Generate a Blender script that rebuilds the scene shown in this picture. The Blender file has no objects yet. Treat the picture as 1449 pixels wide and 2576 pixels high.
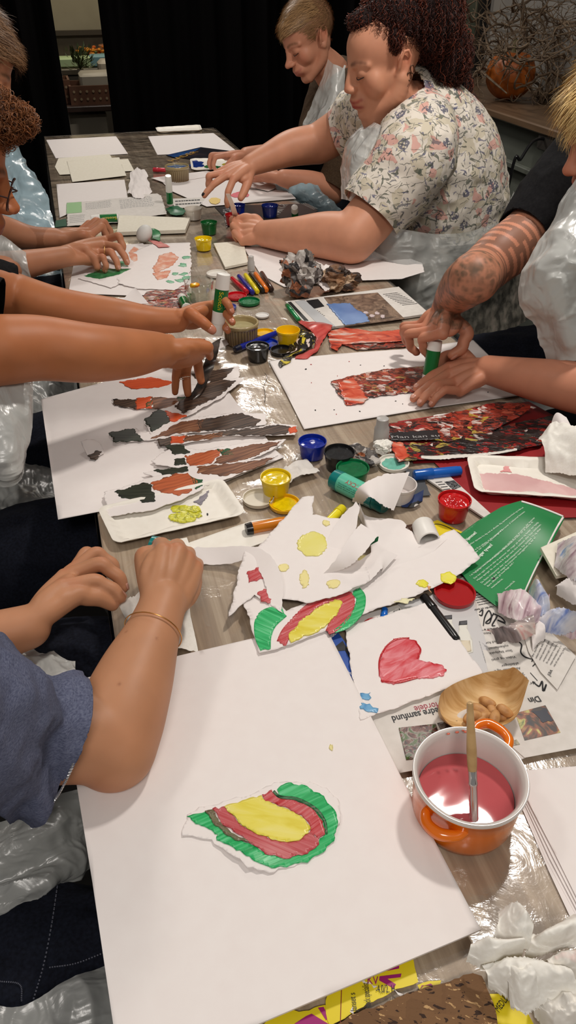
import bpy, bmesh, math, random
import numpy as np
from mathutils import Vector, Matrix, Euler, Quaternion
from mathutils.geometry import delaunay_2d_cdt
random.seed(7); rng = np.random.default_rng(7)
COL = bpy.context.scene.collection
D2 = bpy.data
T = 0.74                      # table top height
# ---------------------------------------------------------------- camera
F_PX = 1900.0; CX, CY = 724.5, 1288.0; CAMZ = 1.40
TH = math.atan(1398/1900.0)
CT, ST = math.cos(TH), math.sin(TH)
cam_d = D2.cameras.new('camera'); cam = D2.objects.new('camera', cam_d); COL.objects.link(cam)
YAW = -math.atan2(677.5, 2359.0); CYW, SYW = math.cos(YAW), math.sin(YAW)
cam.location = (0, 0, CAMZ); cam.rotation_euler = (math.pi/2 - TH, 0, YAW)
cam_d.sensor_fit = 'VERTICAL'; cam_d.sensor_height = 24.0; cam_d.lens = 24.0*F_PX/2576.0
cam_d.clip_start = 0.02; cam_d.clip_end = 60
bpy.context.scene.camera = cam
def ray(px, py):
    r = (px-CX)/F_PX; u = (CY-py)/F_PX
    y = CT+u*ST
    return Vector((r*CYW-y*SYW, r*SYW+y*CYW, -ST+u*CT))
def RW(x, y, z): return Vector((x*CYW-y*SYW, x*SYW+y*CYW, z))
def P(px, py, h=0.0):         # photo pixel -> point at height h above the table top
    d = ray(px, py); t = (T+h-CAMZ)/d.z
    return Vector((d.x*t, d.y*t, T+h))
def PZ(px, py, z):
    return P(px, py, z-T)
def Q(px, py, y):             # photo pixel -> point at distance y along the table
    d = ray(px, py); t = y/d.y
    return Vector((d.x*t, y, CAMZ+d.z*t))
TU = Vector((0, 1, 0))      # along the table
TV = Vector((TU.y, -TU.x, 0))                      # across the table, to the right
def UV(u, v, z): return Vector((TU.x*u+TV.x*v, TU.y*u+TV.y*v, z))
def uvof(p): return (p.x*TU.x+p.y*TU.y, p.x*TV.x+p.y*TV.y)
# ---------------------------------------------------------------- noise
def _h(ix, iy, iz, s):
    n = (ix*73856093) ^ (iy*19349663) ^ (iz*83492791) ^ (s*2654435761 & 0xffffffff)
    n = (n ^ (n >> 13)) * 1274126177 & 0xffffffff
    n = (n ^ (n >> 16)) & 0xffffffff
    return n / 4294967295.0*2-1
def vn(p, scale=1.0, seed=0):
    p = np.asarray(p, float)*scale
    i = np.floor(p).astype(np.int64); f = p-i; f = f*f*(3-2*f); r = 0
    for dx in (0, 1):
        for dy in (0, 1):
            for dz in (0, 1):
                w = (f[:,0] if dx else 1-f[:,0])*(f[:,1] if dy else 1-f[:,1])*(f[:,2] if dz else 1-f[:,2])
                r = r + w*_h(i[:,0]+dx, i[:,1]+dy, i[:,2]+dz, seed)
    return r
def fbm(p, scale, seed=0, oct=3):
    r = 0; a = 1
    for k in range(oct):
        r = r + a*vn(p, scale, seed+k); scale *= 2.03; a *= .5
    return r
def ridge(p, scale, seed=0, oct=2):
    r = 0; a = 1
    for k in range(oct):
        r = r + a*(1-2*np.abs(vn(p, scale, seed+k))); scale *= 2.1; a *= .45
    return r
# ---------------------------------------------------------------- materials
MATS = {}
def nt(m):
    m.use_nodes = True; t = m.node_tree; return t, t.nodes, t.links
def bsdf(name, col, rough=.6, metal=0, spec=.5, trans=0, sss=0, coat=0, ior=1.45, alpha=1):
    if name in MATS: return MATS[name]
    m = D2.materials.new(name); t, n, l = nt(m); b = n['Principled BSDF']
    b.inputs['Base Color'].default_value = (*col, 1); b.inputs['Roughness'].default_value = rough
    b.inputs['Metallic'].default_value = metal; b.inputs['Specular IOR Level'].default_value = spec
    b.inputs['Transmission Weight'].default_value = trans; b.inputs['IOR'].default_value = ior
    b.inputs['Coat Weight'].default_value = coat; b.inputs['Coat Roughness'].default_value = .08
    b.inputs['Alpha'].default_value = alpha
    if sss:
        b.inputs['Subsurface Weight'].default_value = sss
        b.inputs['Subsurface Radius'].default_value = (1, .35, .2); b.inputs['Subsurface Scale'].default_value = .006
    m.diffuse_color = (*col, 1)
    MATS[name] = m; return m
def s2l(r, g, b):
    f = lambda c: (c/255/12.92) if c/255 <= .04045 else ((c/255+.055)/1.055)**2.4
    return (f(r), f(g), f(b))
def mapping(t, scale=(1,1,1), rot=(0,0,0), src='Object', loc=(0,0,0)):
    tc = t.nodes.new('ShaderNodeTexCoord'); mp = t.nodes.new('ShaderNodeMapping')
    mp.inputs['Scale'].default_value = scale; mp.inputs['Rotation'].default_value = rot; mp.inputs['Location'].default_value = loc
    # rotate first, then scale
    mp.vector_type = 'POINT'
    if any(abs(r) > 1e-6 for r in rot):
        m0 = t.nodes.new('ShaderNodeMapping'); m0.inputs['Rotation'].default_value = rot
        mp.inputs['Rotation'].default_value = (0,0,0)
        t.links.new(tc.outputs[src], m0.inputs['Vector']); t.links.new(m0.outputs[0], mp.inputs['Vector'])
    else: t.links.new(tc.outputs[src], mp.inputs['Vector'])
    return mp.outputs[0]
def noise(t, vec, scale, detail=4, dist=0, rough=.5):
    n = t.nodes.new('ShaderNodeTexNoise'); n.inputs['Scale'].default_value = scale; n.inputs['Detail'].default_value = detail
    n.inputs['Distortion'].default_value = dist; n.inputs['Roughness'].default_value = rough
    t.links.new(vec, n.inputs['Vector']); return n.outputs['Fac']
def ramp(t, fac, stops, const=False):
    r = t.nodes.new('ShaderNodeValToRGB'); e = r.color_ramp.elements
    if const: r.color_ramp.interpolation = 'CONSTANT'
    while len(e) < len(stops): e.new(.5)
    for i, (p, c) in enumerate(stops):
        e[i].position = p; e[i].color = (*c, 1)
    t.links.new(fac, r.inputs[0]); return r.outputs[0]
def bump(t, fac, strength=.3, dist=.001):
    b = t.nodes.new('ShaderNodeBump'); b.inputs['Strength'].default_value = strength; b.inputs['Distance'].default_value = dist
    t.links.new(fac, b.inputs['Height']); return b.outputs[0]
def math_n(t, op, a, b=None):
    m = t.nodes.new('ShaderNodeMath'); m.operation = op
    for i, v in enumerate((a, b)):
        if v is None: continue
        if isinstance(v, (int, float)): m.inputs[i].default_value = v
        else: t.links.new(v, m.inputs[i])
    return m.outputs[0]
def mix(t, fac, a, b):
    m = t.nodes.new('ShaderNodeMix'); m.data_type = 'RGBA'
    if isinstance(fac, (int, float)): m.inputs[0].default_value = fac
    else: t.links.new(fac, m.inputs[0])
    for i, v in ((6, a), (7, b)):
        if isinstance(v, tuple): m.inputs[i].default_value = (*v, 1)
        else: t.links.new(v, m.inputs[i])
    return m.outputs[2]
def noisy(name, stops, scale, sc=(1,1,1), rot=(0,0,0), rough=.6, dist=0, detail=4, bmp=.2, bd=.0008, const=False, spec=.5, coat=0, metal=0):
    if name in MATS: return MATS[name]
    m = bsdf(name, stops[len(stops)//2][1], rough, spec=spec, coat=coat, metal=metal); t = m.node_tree; b = t.nodes['Principled BSDF']
    v = mapping(t, sc, rot); f = noise(t, v, scale, detail, dist)
    t.links.new(ramp(t, f, stops, const), b.inputs['Base Color'])
    if bmp: t.links.new(bump(t, f, bmp, bd), b.inputs['Normal'])
    return m
def stroke(name, cols, ang=0, rough=.28, scale=1.0, along=9, across=170, bmp=.5, const=False):
    """thick brushed paint: streaks run along the given angle on the table"""
    n = len(cols); st = [(.28+.44*i/max(1, n-1), c) for i, c in enumerate(cols)]
    return noisy(name, st, scale, (along, across, 40), (0, 0, -ang), rough, .6, 5, bmp, .0007, const)
PAPER = noisy('white_paper', [(.3, s2l(233,226,223)), (.7, s2l(235,229,226))], 60, rough=.62, bmp=.04, bd=.0003, spec=.25)
CREAM = noisy('cream_paper', [(.3, s2l(226,220,203)), (.7, s2l(234,229,214))], 120, rough=.8, bmp=.12, bd=.0004, spec=.2)
CARD = noisy('tray_card', [(.3, s2l(236,231,220)), (.7, s2l(242,238,228))], 60, rough=.45, bmp=.03, spec=.35)
NEWS = noisy('newsprint', [(.3, s2l(212,207,200)), (.7, s2l(222,217,211))], 80, rough=.7, bmp=.05, spec=.2)
TISSUE = noisy('tissue_paper', [(.3, s2l(236,233,224)), (.7, s2l(243,241,234))], 300, rough=.95, bmp=.2, bd=.0006, spec=.1)
INK = bsdf('black_ink', (.012,.012,.014), .5)
BLACKP = bsdf('black_plastic', (.010,.010,.011), .25)
WHITEP = bsdf('white_plastic', s2l(238,236,230), .35)
# ---------------------------------------------------------------- objects
ORG = {}
def tag(o, label=None, cat=None, group=None, kind=None):
    if label: o['label'] = label
    if cat: o['category'] = cat
    if group: o['group'] = group
    if kind: o['kind'] = kind
    return o
def thing(name, loc, label, cat, group=None):
    o = D2.objects.new(name, None); COL.objects.link(o); o.location = loc; o.empty_display_size = .02
    ORG[o] = Vector(loc); return tag(o, label, cat, group)
def mesh(name, V, Fc, mat, parent=None, smooth=True, label=None, cat=None, group=None, kind=None, colattr=None, matidx=None, org=None):
    V = np.asarray([tuple(v) for v in V] if not isinstance(V, np.ndarray) else V, float)
    c = V.mean(0); base = Vector((c[0], c[1], V[:,2].min())) if org is None else Vector(org)
    me = D2.meshes.new(name); me.from_pydata((V-np.array(base)).tolist(), [], [list(f) for f in Fc] if not isinstance(Fc, list) else Fc)
    mats = mat if isinstance(mat, (list, tuple)) else [mat]
    for m in mats: me.materials.append(m)
    if smooth: me.polygons.foreach_set('use_smooth', [True]*len(me.polygons))
    if matidx is not None: me.polygons.foreach_set('material_index', matidx)
    if colattr is not None:
        a = me.color_attributes.new('Col', 'FLOAT_COLOR', 'POINT')
        a.data.foreach_set('color', np.hstack([colattr, np.ones((len(V), 1))]).astype(np.float32).ravel())
    me.validate(); me.update()
    if smooth and colattr is None and matidx is None:
        try: me.set_sharp_from_angle(angle=.75)
        except Exception: pass
    o = D2.objects.new(name, me); COL.objects.link(o); ORG[o] = base
    if parent is not None:
        o.parent = parent; o.location = base-ORG[parent]
    else: o.location = base
    return tag(o, label, cat, group, kind)
class MB:
    def __init__(s): s.v = []; s.f = []
    def add(s, V, Fc):
        o = len(s.v); s.v += [tuple(v) for v in V]; s.f += [[i+o for i in f] for f in Fc]; return s
    def build(s, name, mat, parent=None, **k): return mesh(name, s.v, s.f, mat, parent, **k)
def frame_of(d):
    d = Vector(d).normalized(); a = Vector((0,0,1)) if abs(d.z) < .9 else Vector((1,0,0))
    x = a.cross(d).normalized(); return x, d.cross(x), d
def box(c, sx, sy, sz, X=(1,0,0), Y=(0,1,0), bev=0):
    """box with base centre c; X, Y its horizontal axes"""
    X = Vector(X).normalized(); Y = Vector(Y).normalized(); Z = X.cross(Y); c = Vector(c); V = []; 
    if bev <= 0:
        for k in (0, 1):
            for i, j in ((-1,-1),(1,-1),(1,1),(-1,1)): V.append(c+X*(i*sx/2)+Y*(j*sy/2)+Z*(k*sz))
        return V, [[3,2,1,0],[4,5,6,7],[0,1,5,4],[1,2,6,5],[2,3,7,6],[3,0,4,7]]
    prof = [(bev, 0), (0, bev), (0, sz-bev), (bev, sz)]; Fs = []
    for ins, z in prof:
        a, b = sx/2-ins, sy/2-ins
        k = bev*.7
        for i, j in ((-a+k,-b),(a-k,-b),(a,-b+k),(a,b-k),(a-k,b),(-a+k,b),(-a,b-k),(-a,-b+k)): V.append(c+X*i+Y*j+Z*z)
    for r in range(3):
        for i in range(8):
            j = (i+1) % 8; Fs.append([r*8+i, r*8+j, r*8+8+j, r*8+8+i])
    Fs.append(list(range(7,-1,-1))); Fs.append([24+i for i in range(8)])
    return V, Fs
def lathe(c, prof, seg=40, axis=(0,0,1), closed=False, ripple=None, caps=True):
    x, y, z = frame_of(axis); c = Vector(c)
    if abs(Vector(axis).z) > .999: x, y, z = Vector((1,0,0)), Vector((0,1,0)), Vector((0,0,1))
    V = []; Fs = []
    for k, (r, h) in enumerate(prof):
        for i in range(seg):
            a = 2*math.pi*i/seg; rr = r*(ripple(a, k) if ripple else 1)
            V.append(c+x*(rr*math.cos(a))+y*(rr*math.sin(a))+z*h)
    n = len(prof)
    for k in range(n-1 if not closed else n):
        for i in range(seg):
            j = (i+1) % seg; k2 = (k+1) % n
            Fs.append([k*seg+i, k*seg+j, k2*seg+j, k2*seg+i])
    if not closed and caps:
        if prof[0][0] > 1e-6: Fs.append(list(range(seg-1, -1, -1)))
        if prof[-1][0] > 1e-6: Fs.append([(n-1)*seg+i for i in range(seg)])
    return V, Fs
def rod(p0, p1, prof, seg=24):
    """prof: (fraction along, radius)"""
    p0 = Vector(p0); p1 = Vector(p1); L = (p1-p0).length
    return lathe(p0, [(r, f*L) for f, r in prof], seg, p1-p0)
def cyl(p0, p1, r, bev=None, seg=24):
    L = (Vector(p1)-Vector(p0)).length; b = min(r*.15 if bev is None else bev, L*.3); f = b/L
    return rod(p0, p1, [(0, r-b), (f, r), (1-f, r), (1, r-b)], seg)
def crom(pts, n):
    """resample a list of tuples/Vectors of any dimension by Catmull-Rom"""
    A = np.array([tuple(p) for p in pts], float); m = len(A)
    if m == 1: return np.repeat(A, n, 0)
    if m == 2:
        t = np.linspace(0, 1, n)[:,None]; return A[0]*(1-t)+A[1]*t
    B = np.vstack([2*A[0]-A[1], A, 2*A[-1]-A[-2]]); out = []
    for s in np.linspace(0, m-1, n):
        i = min(int(s), m-2); f = s-i; p0, p1, p2, p3 = B[i], B[i+1], B[i+2], B[i+3]
        out.append(.5*((2*p1)+(-p0+p2)*f+(2*p0-5*p1+4*p2-p3)*f*f+(-p0+3*p1-3*p2+p3)*f**3))
    return np.array(out)
def tubecurve(pts, r, seg=8, n=None, closed=False, cap=True):
    """tube along a smooth curve; r number or list"""
    n = n or max(6, len(pts)*6); C = crom(pts, n)
    R = np.full(n, r) if isinstance(r, (int, float)) else crom([(q,) for q in r], n)[:,0]
    V = []; Fs = []; d0 = Vector(C[1]-C[0]); x, y, z = frame_of(d0)
    for i in range(n):
        d = Vector(C[min(i+1, n-1)]-C[max(i-1, 0)])
        if d.length < 1e-9: d = z
        d.normalize(); x = (x-d*x.dot(d)).normalized(); y = d.cross(x); c = Vector(C[i])
        for k in range(seg):
            a = 2*math.pi*k/seg; V.append(c+x*(R[i]*math.cos(a))+y*(R[i]*math.sin(a)))
    for i in range(n-1):
        for k in range(seg):
            j = (k+1) % seg; Fs.append([i*seg+k, i*seg+j, (i+1)*seg+j, (i+1)*seg+k])
    if cap: Fs.append(list(range(seg-1, -1, -1))); Fs.append([(n-1)*seg+k for k in range(seg)])
    return V, Fs
def ellips(c, r, rot=None, seg=20, rings=14):
    V = []; Fs = []; c = Vector(c); R = rot or Matrix.Identity(3)
    r = (r, r, r) if isinstance(r, (int, float)) else r
    for i in range(1, rings):
        p = math.pi*i/rings
        for j in range(seg):
            a = 2*math.pi*j/seg
            V.append(c+R@Vector((r[0]*math.sin(p)*math.cos(a), r[1]*math.sin(p)*math.sin(a), r[2]*math.cos(p))))
    V.append(c+R@Vector((0,0,r[2]))); V.append(c+R@Vector((0,0,-r[2]))); t, b = len(V)-2, len(V)-1
    for i in range(rings-2):
        for j in range(seg):
            k = (j+1) % seg; Fs.append([i*seg+j, (i+1)*seg+j, (i+1)*seg+k, i*seg+k])
    for j in range(seg):
        k = (j+1) % seg; Fs.append([t, j, k]); Fs.append([b, (rings-2)*seg+k, (rings-2)*seg+j])
    return V, Fs
# ---------------------------------------------------------------- flat sheets on the table
def jagged(pts, step, amp, closed=True, seed=0):
    r = np.random.default_rng(seed+11); out = []; n = len(pts)
    for i in range(n if closed else n-1):
        a = np.array(pts[i]); b = np.array(pts[(i+1) % n]); L = np.linalg.norm(b-a); k = max(1, int(L/step))
        nrm = np.array([-(b-a)[1], (b-a)[0]])/max(L, 1e-9)
        for q in range(k):
            p = a+(b-a)*q/k
            if q > 0: p = p+nrm*r.normal()*amp+nrm*amp*1.5*math.sin(q*.7+seed)
            out.append(tuple(p))
    return out
def inpoly(X, Y, poly):
    c = np.zeros(len(X), bool); n = len(poly)
    for i in range(n):
        x1, y1 = poly[i]; x2, y2 = poly[(i+1) % n]
        if abs(y2-y1) < 1e-12: continue
        k = ((y1 > Y) != (y2 > Y)) & (X < (x2-x1)*(Y-y1)/(y2-y1)+x1); c ^= k
    return c
def mk_fz(lifts=(), wav=.0, wsc=14, seed=0, h=0):
    L = [(P(a, b, h), dz, rad) for (a, b), dz, rad in lifts]
    def fz(X, Y):
        z = np.zeros(len(X))
        for p, dz, rad in L: z += dz*np.exp(-((X-p.x)**2+(Y-p.y)**2)/(rad*rad))
        if wav:
            z += wav*(.5+.5*vn(np.stack([X, Y, X*0], 1), wsc, seed))
        return z
    return fz
class Sheet: pass
SH = {}
def sheet(name, out, h, mat=None, label=None, cat='paper', th=.0005, jag=0, step=.004, res=None, lifts=(), wav=0, wsc=14, seed=1, parent=None,
          group=None, fz=None, smooth=True, kind=None, world=False, jagsides=None):
    mat = mat or PAPER
    pts = [(q[0], q[1]) for q in out] if world else [tuple(P(a, b, h))[:2] for a, b in out]
    if jag:
        if jagsides is None: pts = jagged(pts, step, jag, True, seed)
        else:
            o2 = []
            for i in range(len(pts)):
                if i in jagsides: o2 += jagged([pts[i], pts[(i+1) % len(pts)]], step, jag, False, seed+i)
                else: o2.append(pts[i])
            pts = o2
    fz = fz or mk_fz(lifts, wav, wsc, seed, h)
    A = np.array(pts); mn, mx = A.min(0), A.max(0); sz = max(mx-mn)
    curved = bool(lifts) or wav or getattr(fz, 'curved', False)
    fz.curved = curved
    if res is None: res = (max(sz/70, .0028) if wsc > 16 or sz < .2 else max(sz/50, .004)) if curved else sz
    inner = []
    if curved:
        gx, gy = np.meshgrid(np.arange(mn[0]+res/2, mx[0], res), np.arange(mn[1]+res/2, mx[1], res)); gx = gx.ravel(); gy = gy.ravel()
        k = inpoly(gx, gy, pts); inner = list(zip(gx[k], gy[k]))
    n = len(pts)
    vs = [Vector(p) for p in pts]+[Vector(p) for p in inner]
    r = delaunay_2d_cdt(vs, [(i, (i+1) % n) for i in range(n)], [list(range(n))], 1, 1e-7)
    vo = np.array([tuple(v) for v in r[0]]); fo = [list(f) for f in r[2]]
    z = T+h+fz(vo[:,0], vo[:,1]); m = len(vo)
    V = np.vstack([np.column_stack([vo, z]), np.column_stack([vo, z-th])])
    cnt = {}
    for f in fo:
        a, b, c = [vo[i] for i in f]
        if (b[0]-a[0])*(c[1]-a[1])-(b[1]-a[1])*(c[0]-a[0]) < 0: f.reverse()
        for i in range(3):
            e = (f[i], f[(i+1) % 3]); cnt[e] = 1
    Fs = fo+[[i+m for i in reversed(f)] for f in fo]
    for (a, b) in cnt:
        if (b, a) not in cnt: Fs.append([b, a, a+m, b+m])
    o = mesh(name, V, Fs, mat, parent, smooth=False, label=label, cat=cat if parent is None else None, group=group, kind=kind)
    if smooth and curved: 
        me = o.data; k = len(fo); me.polygons.foreach_set('use_smooth', [i < 2*k for i in range(len(me.polygons))])
    s = Sheet(); s.o = o; s.h = h; s.fz = fz; return s
def paint(s, out, mat, name='paint_patch', jag=.0006, up=None, seed=3, step=.0025, label=None):
    up = (up or .0004)*(2.2 if s.fz.curved else 1)
    o = sheet(name, out, s.h+up, mat, None, th=up*.8, jag=jag, step=step, seed=seed, parent=s.o, fz=s.fz, res=.0035).o
    return tag(o, label) if label else o
def blob_out(cx, cy, rx, ry, n=18, w=.15, seed=0, rot=0):
    r = random.Random(seed); o = []
    for i in range(n):
        a = 2*math.pi*i/n; k = 1+r.uniform(-w, w); x, y = rx*k*math.cos(a), ry*k*math.sin(a)
        o.append((cx+x*math.cos(rot)-y*math.sin(rot), cy+x*math.sin(rot)+y*math.cos(rot)))
    return o
def loft2(name, A, B, mat, n=40, m=8, th=.0005, parent=None, jag=0, seed=0, crinkle=0, csc=60, bulge=0, world=False, **k):
    """curled paper between two edge curves given as (px, py, h)"""
    f = (lambda L: [tuple(q) for q in L]) if world else (lambda L: [tuple(P(*q)) for q in L])
    a = crom(f(A), n); b = crom(f(B), n); r = np.random.default_rng(seed)
    d = b-a; dl = np.linalg.norm(d, axis=1, keepdims=True)+1e-9
    if jag:
        ja = d/dl*(r.normal(size=(n, 1))*jag); jb = d/dl*(r.normal(size=(n, 1))*jag)
    V = np.zeros((n, m, 3))
    for j in range(m):
        t = j/(m-1); V[:,j] = a*(1-t)+b*t; V[:,j,2] += bulge*4*t*(1-t)
    if jag: V[:,0] += ja; V[:,-1] += jb
    V = V.reshape(-1, 3)
    if crinkle:
        V[:,2] += crinkle*ridge(V, csc, seed)*.5+crinkle*.35*vn(V, csc*2.5, seed+4)+crinkle*.22*ridge(V, csc*3.1, seed+5)
        V[:,0] += crinkle*.5*vn(V, csc, seed+7)
    G = V.reshape(n, m, 3); du = np.gradient(G, axis=0); dv = np.gradient(G, axis=1); N = np.cross(du, dv); N /= (np.linalg.norm(N, axis=2, keepdims=True)+1e-12)
    W2 = (G-N*th).reshape(-1, 3); q = n*m; Fs = []
    for i in range(n-1):
        for j in range(m-1):
            a0 = i*m+j; Fs.append([a0, a0+1, a0+m+1, a0+m]); Fs.append([a0+q, a0+m+q, a0+m+1+q, a0+1+q])
    for i in range(n-1):
        Fs.append([i*m, i*m+m, i*m+m+q, i*m+q]); Fs.append([i*m+m-1, i*m+m-1+q, i*m+2*m-1+q, i*m+2*m-1])
    for j in range(m-1):
        Fs.append([j, j+q, j+1+q, j+1]); e = (n-1)*m+j; Fs.append([e, e+1, e+1+q, e+q])
    return mesh(name, np.vstack([V, W2]), Fs, mat, parent, **k)
# ---------------------------------------------------------------- lettering
def letters(s, p0, p1, h, mat, parent, name='lettering', hgt=None, fz=None, bold=0, shear=0, font_sp=1.0, up=.0003, world=None, flip=False):
    cu = D2.curves.new('tmp', 'FONT'); cu.body = s; cu.size = 1; cu.shear = shear; cu.offset = bold; cu.resolution_u = 3; cu.space_character = font_sp
    o = D2.objects.new('tmp', cu); COL.objects.link(o); dg = bpy.context.evaluated_depsgraph_get(); me = D2.meshes.new_from_object(o.evaluated_get(dg))
    V = np.array([v.co[:] for v in me.vertices]); Fs = [list(p.vertices) for p in me.polygons]
    D2.objects.remove(o); D2.curves.remove(cu); D2.meshes.remove(me)
    if len(V) == 0: return None
    w = V[:,0].max()-V[:,0].min(); x0 = V[:,0].min()
    if world: a, X, Y, N, wid = world
    else:
        a = P(p0[0], p0[1], h); b = P(p1[0], p1[1], h); X = (b-a); wid = X.length; X.normalize(); N = Vector((0,0,1)); Y = N.cross(X)
    sc = wid/w; sy = (hgt/.72) if hgt else sc
    R = np.array([tuple(a+X*((v[0]-x0)*sc)+Y*(v[1]*sy)) for v in V])
    if world is None:
        R[:,2] += up
        if fz: R[:,2] += fz(R[:,0], R[:,1])
    else: R += np.array(tuple(N))*up
    return mesh(name, R, Fs, mat, parent, smooth=False)
def greek(s, p0, p1, p2, rows, mat, name='printed_text', seed=0, fill=.55, wl=(.03,.09), ragged=.1, up=.0002):
    """rows of tiny print too small to read: p0->p1 along a row, p0->p2 across the rows"""
    r = random.Random(seed); h = s.h; a = P(*p0, h); X = P(*p1, h)-a; Y = P(*p2, h)-a; V = []; Fs = []
    for i in range(rows):
        t0 = (i+.15)/rows; t1 = t0+fill/rows*.62; x = 0; end = 1-r.uniform(0, ragged)
        while x < end:
            w = r.uniform(*wl); e = min(x+w, end)
            o = len(V)
            for (u, v) in ((x, t0), (e, t0), (e, t1), (x, t1)): V.append(a+X*u+Y*v)
            Fs.append([o, o+1, o+2, o+3]); x = e+.018
    V = np.array([tuple(v) for v in V]); V[:,2] += up+s.fz(V[:,0], V[:,1])
    n = X.cross(Y).z
    if n < 0: Fs = [f[::-1] for f in Fs]
    return mesh(name, V, Fs, mat, s.o, smooth=False)
# ================================================================ table, film, room
VL = (uvof(P(200, 970))[1]+uvof(P(165,730))[1])/2; VR = uvof(P(1070, 790))[1]; UF = uvof(P(330, 333))[0]; UN = -0.55
WOOD = None
def wood_mat(name, stops, across=26, along=1.6, rough=.4):
    m = bsdf(name, stops[0][1], rough); t = m.node_tree; b = t.nodes['Principled BSDF']
    a = math.atan2(TU.y, TU.x)
    v = mapping(t, (along, across, across), (0, 0, -a)); f = noise(t, v, 1.3, 7, .9, .62)
    v2 = mapping(t, (along*4, across*9, across*9), (0, 0, -a)); g = noise(t, v2, 1.0, 3, .3)
    s = math_n(t, 'ADD', math_n(t, 'MULTIPLY', f, .7), math_n(t, 'MULTIPLY', g, .3))
    t.links.new(ramp(t, s, stops), b.inputs['Base Color']); t.links.new(bump(t, g, .12, .0004), b.inputs['Normal']); return m
WOOD = wood_mat('oak_laminate', [(.34, s2l(150,129,109)), (.46, s2l(168,145,122)), (.55, s2l(188,167,144)), (.68, s2l(204,185,163))])
tb = thing('table', UV((UF+UN)/2, (VL+VR)/2, 0), 'long oak laminate worktable covered with clear plastic film and craft clutter', 'table')
V, Fc = box(UV((UF+UN)/2, (VL+VR)/2, T-.028), VR-VL, UF-UN, .028, TV, TU, .002)
mesh('tabletop', V, Fc, WOOD, tb, smooth=False)
GREYM = bsdf('grey_metal', (.25,.25,.26), .35, .8)
for u in (UN+.12, UF-.12):
    for v in (VL+.12, VR-.12):
        V, Fc = box(UV(u, v, 0), .045, .045, T-.028, TV, TU, .004); mesh('leg', V, Fc, GREYM, tb, smooth=False)
V, Fc = box(UV((UF+UN)/2, (VL+VR)/2, T-.085), VR-VL-.3, .03, .055, TV, TU); mesh('crossbar', V, Fc, GREYM, tb, smooth=False)
def film_mat(name, milk=.03, gl=1.5, rough=.13, bs=.35, tint=(.97,.97,.95), dc=(222,224,220)):
    m = D2.materials.new(name); t, n, l = nt(m); n.remove(n['Principled BSDF']); out = n['Material Output']
    tr = n.new('ShaderNodeBsdfTransparent'); tr.inputs[0].default_value = (*tint, 1)
    gs = n.new('ShaderNodeBsdfGlossy'); gs.inputs['Roughness'].default_value = rough; gs.inputs[0].default_value = (1,1,1,1)
    df = n.new('ShaderNodeBsdfDiffuse'); df.inputs[0].default_value = (*s2l(*dc), 1)
    fr = n.new('ShaderNodeLayerWeight'); fr.inputs[0].default_value = .5
    v = mapping(t, (1, 1, 1), (0,0,0)); f = noise(t, v, 22, 5, 1.4, .55); g = noise(t, v, 95, 2, .5)
    h = math_n(t, 'ADD', f, math_n(t, 'MULTIPLY', g, .12))
    bn = bump(t, h, bs, .004); l.new(bn, gs.inputs['Normal']); l.new(bn, fr.inputs['Normal'])
    fac = math_n(t, 'MULTIPLY', math_n(t, 'ADD', math_n(t, 'MULTIPLY', math_n(t, 'POWER', fr.outputs['Facing'], 4.5), .85), .045), gl)
    m1 = n.new('ShaderNodeMixShader'); m1.inputs[0].default_value = milk; l.new(tr.outputs[0], m1.inputs[1]); l.new(df.outputs[0], m1.inputs[2])
    m2 = n.new('ShaderNodeMixShader'); l.new(fac, m2.inputs[0]); l.new(m1.outputs[0], m2.inputs[1]); l.new(gs.outputs[0], m2.inputs[2])
    l.new(m2.outputs[0], out.inputs['Surface']); return m
FILM = film_mat('clear_film', .05, 1.9, .13, .30); FILMS = film_mat('film_side', .30, 1.6, .2, .5)
APRON = film_mat('apron_plastic', .66, 1.5, .30, .3, (.92,.94,.94))
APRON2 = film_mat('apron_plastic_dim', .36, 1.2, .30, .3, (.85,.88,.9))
APRONB = film_mat('apron_plastic_blue', .7, 1.3, .3, .35, (.7,.86,.95), (176,206,218))
cv = thing('plastic_table_cover', UV((UF+UN)/2, (VL+VR)/2, T), 'clear crinkled plastic film stretched over the table and hanging from its edges', 'table cover')
nu, nv = 420, 90
us = np.linspace(UN, UF, nu); vs = np.linspace(VL, VR, nv); G = np.array([[tuple(UV(u, v, T+.0004)) for v in vs] for u in us]).reshape(-1, 3)
Lc = np.column_stack([G[:,0]*TU.x+G[:,1]*TU.y, G[:,0]*TV.x+G[:,1]*TV.y, G[:,0]*0])
w = ridge(Lc*np.array([9, 3.2, 1])+.6*np.column_stack([vn(Lc, 3, 5), vn(Lc, 3, 6), Lc[:,2]]), 1.0, 21, 3)
w2 = ridge(Lc@np.array([[.8,.6,0],[-.6,.8,0],[0,0,1]])*np.array([5, 16, 1])+.8*np.column_stack([vn(Lc, 4, 8), vn(Lc, 4, 9), Lc[:,2]]), 1.0, 31, 2)
G[:,2] += np.minimum(.0016*np.clip(w-.5, 0, 1.2)+.0015*np.clip(w2-.55, 0, 1.2), .0016)
Fc = [[i*nv+j, i*nv+j+1, (i+1)*nv+j+1, (i+1)*nv+j] for i in range(nu-1) for j in range(nv-1)]
mesh('cover_top', G, Fc, FILM, cv)
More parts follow.
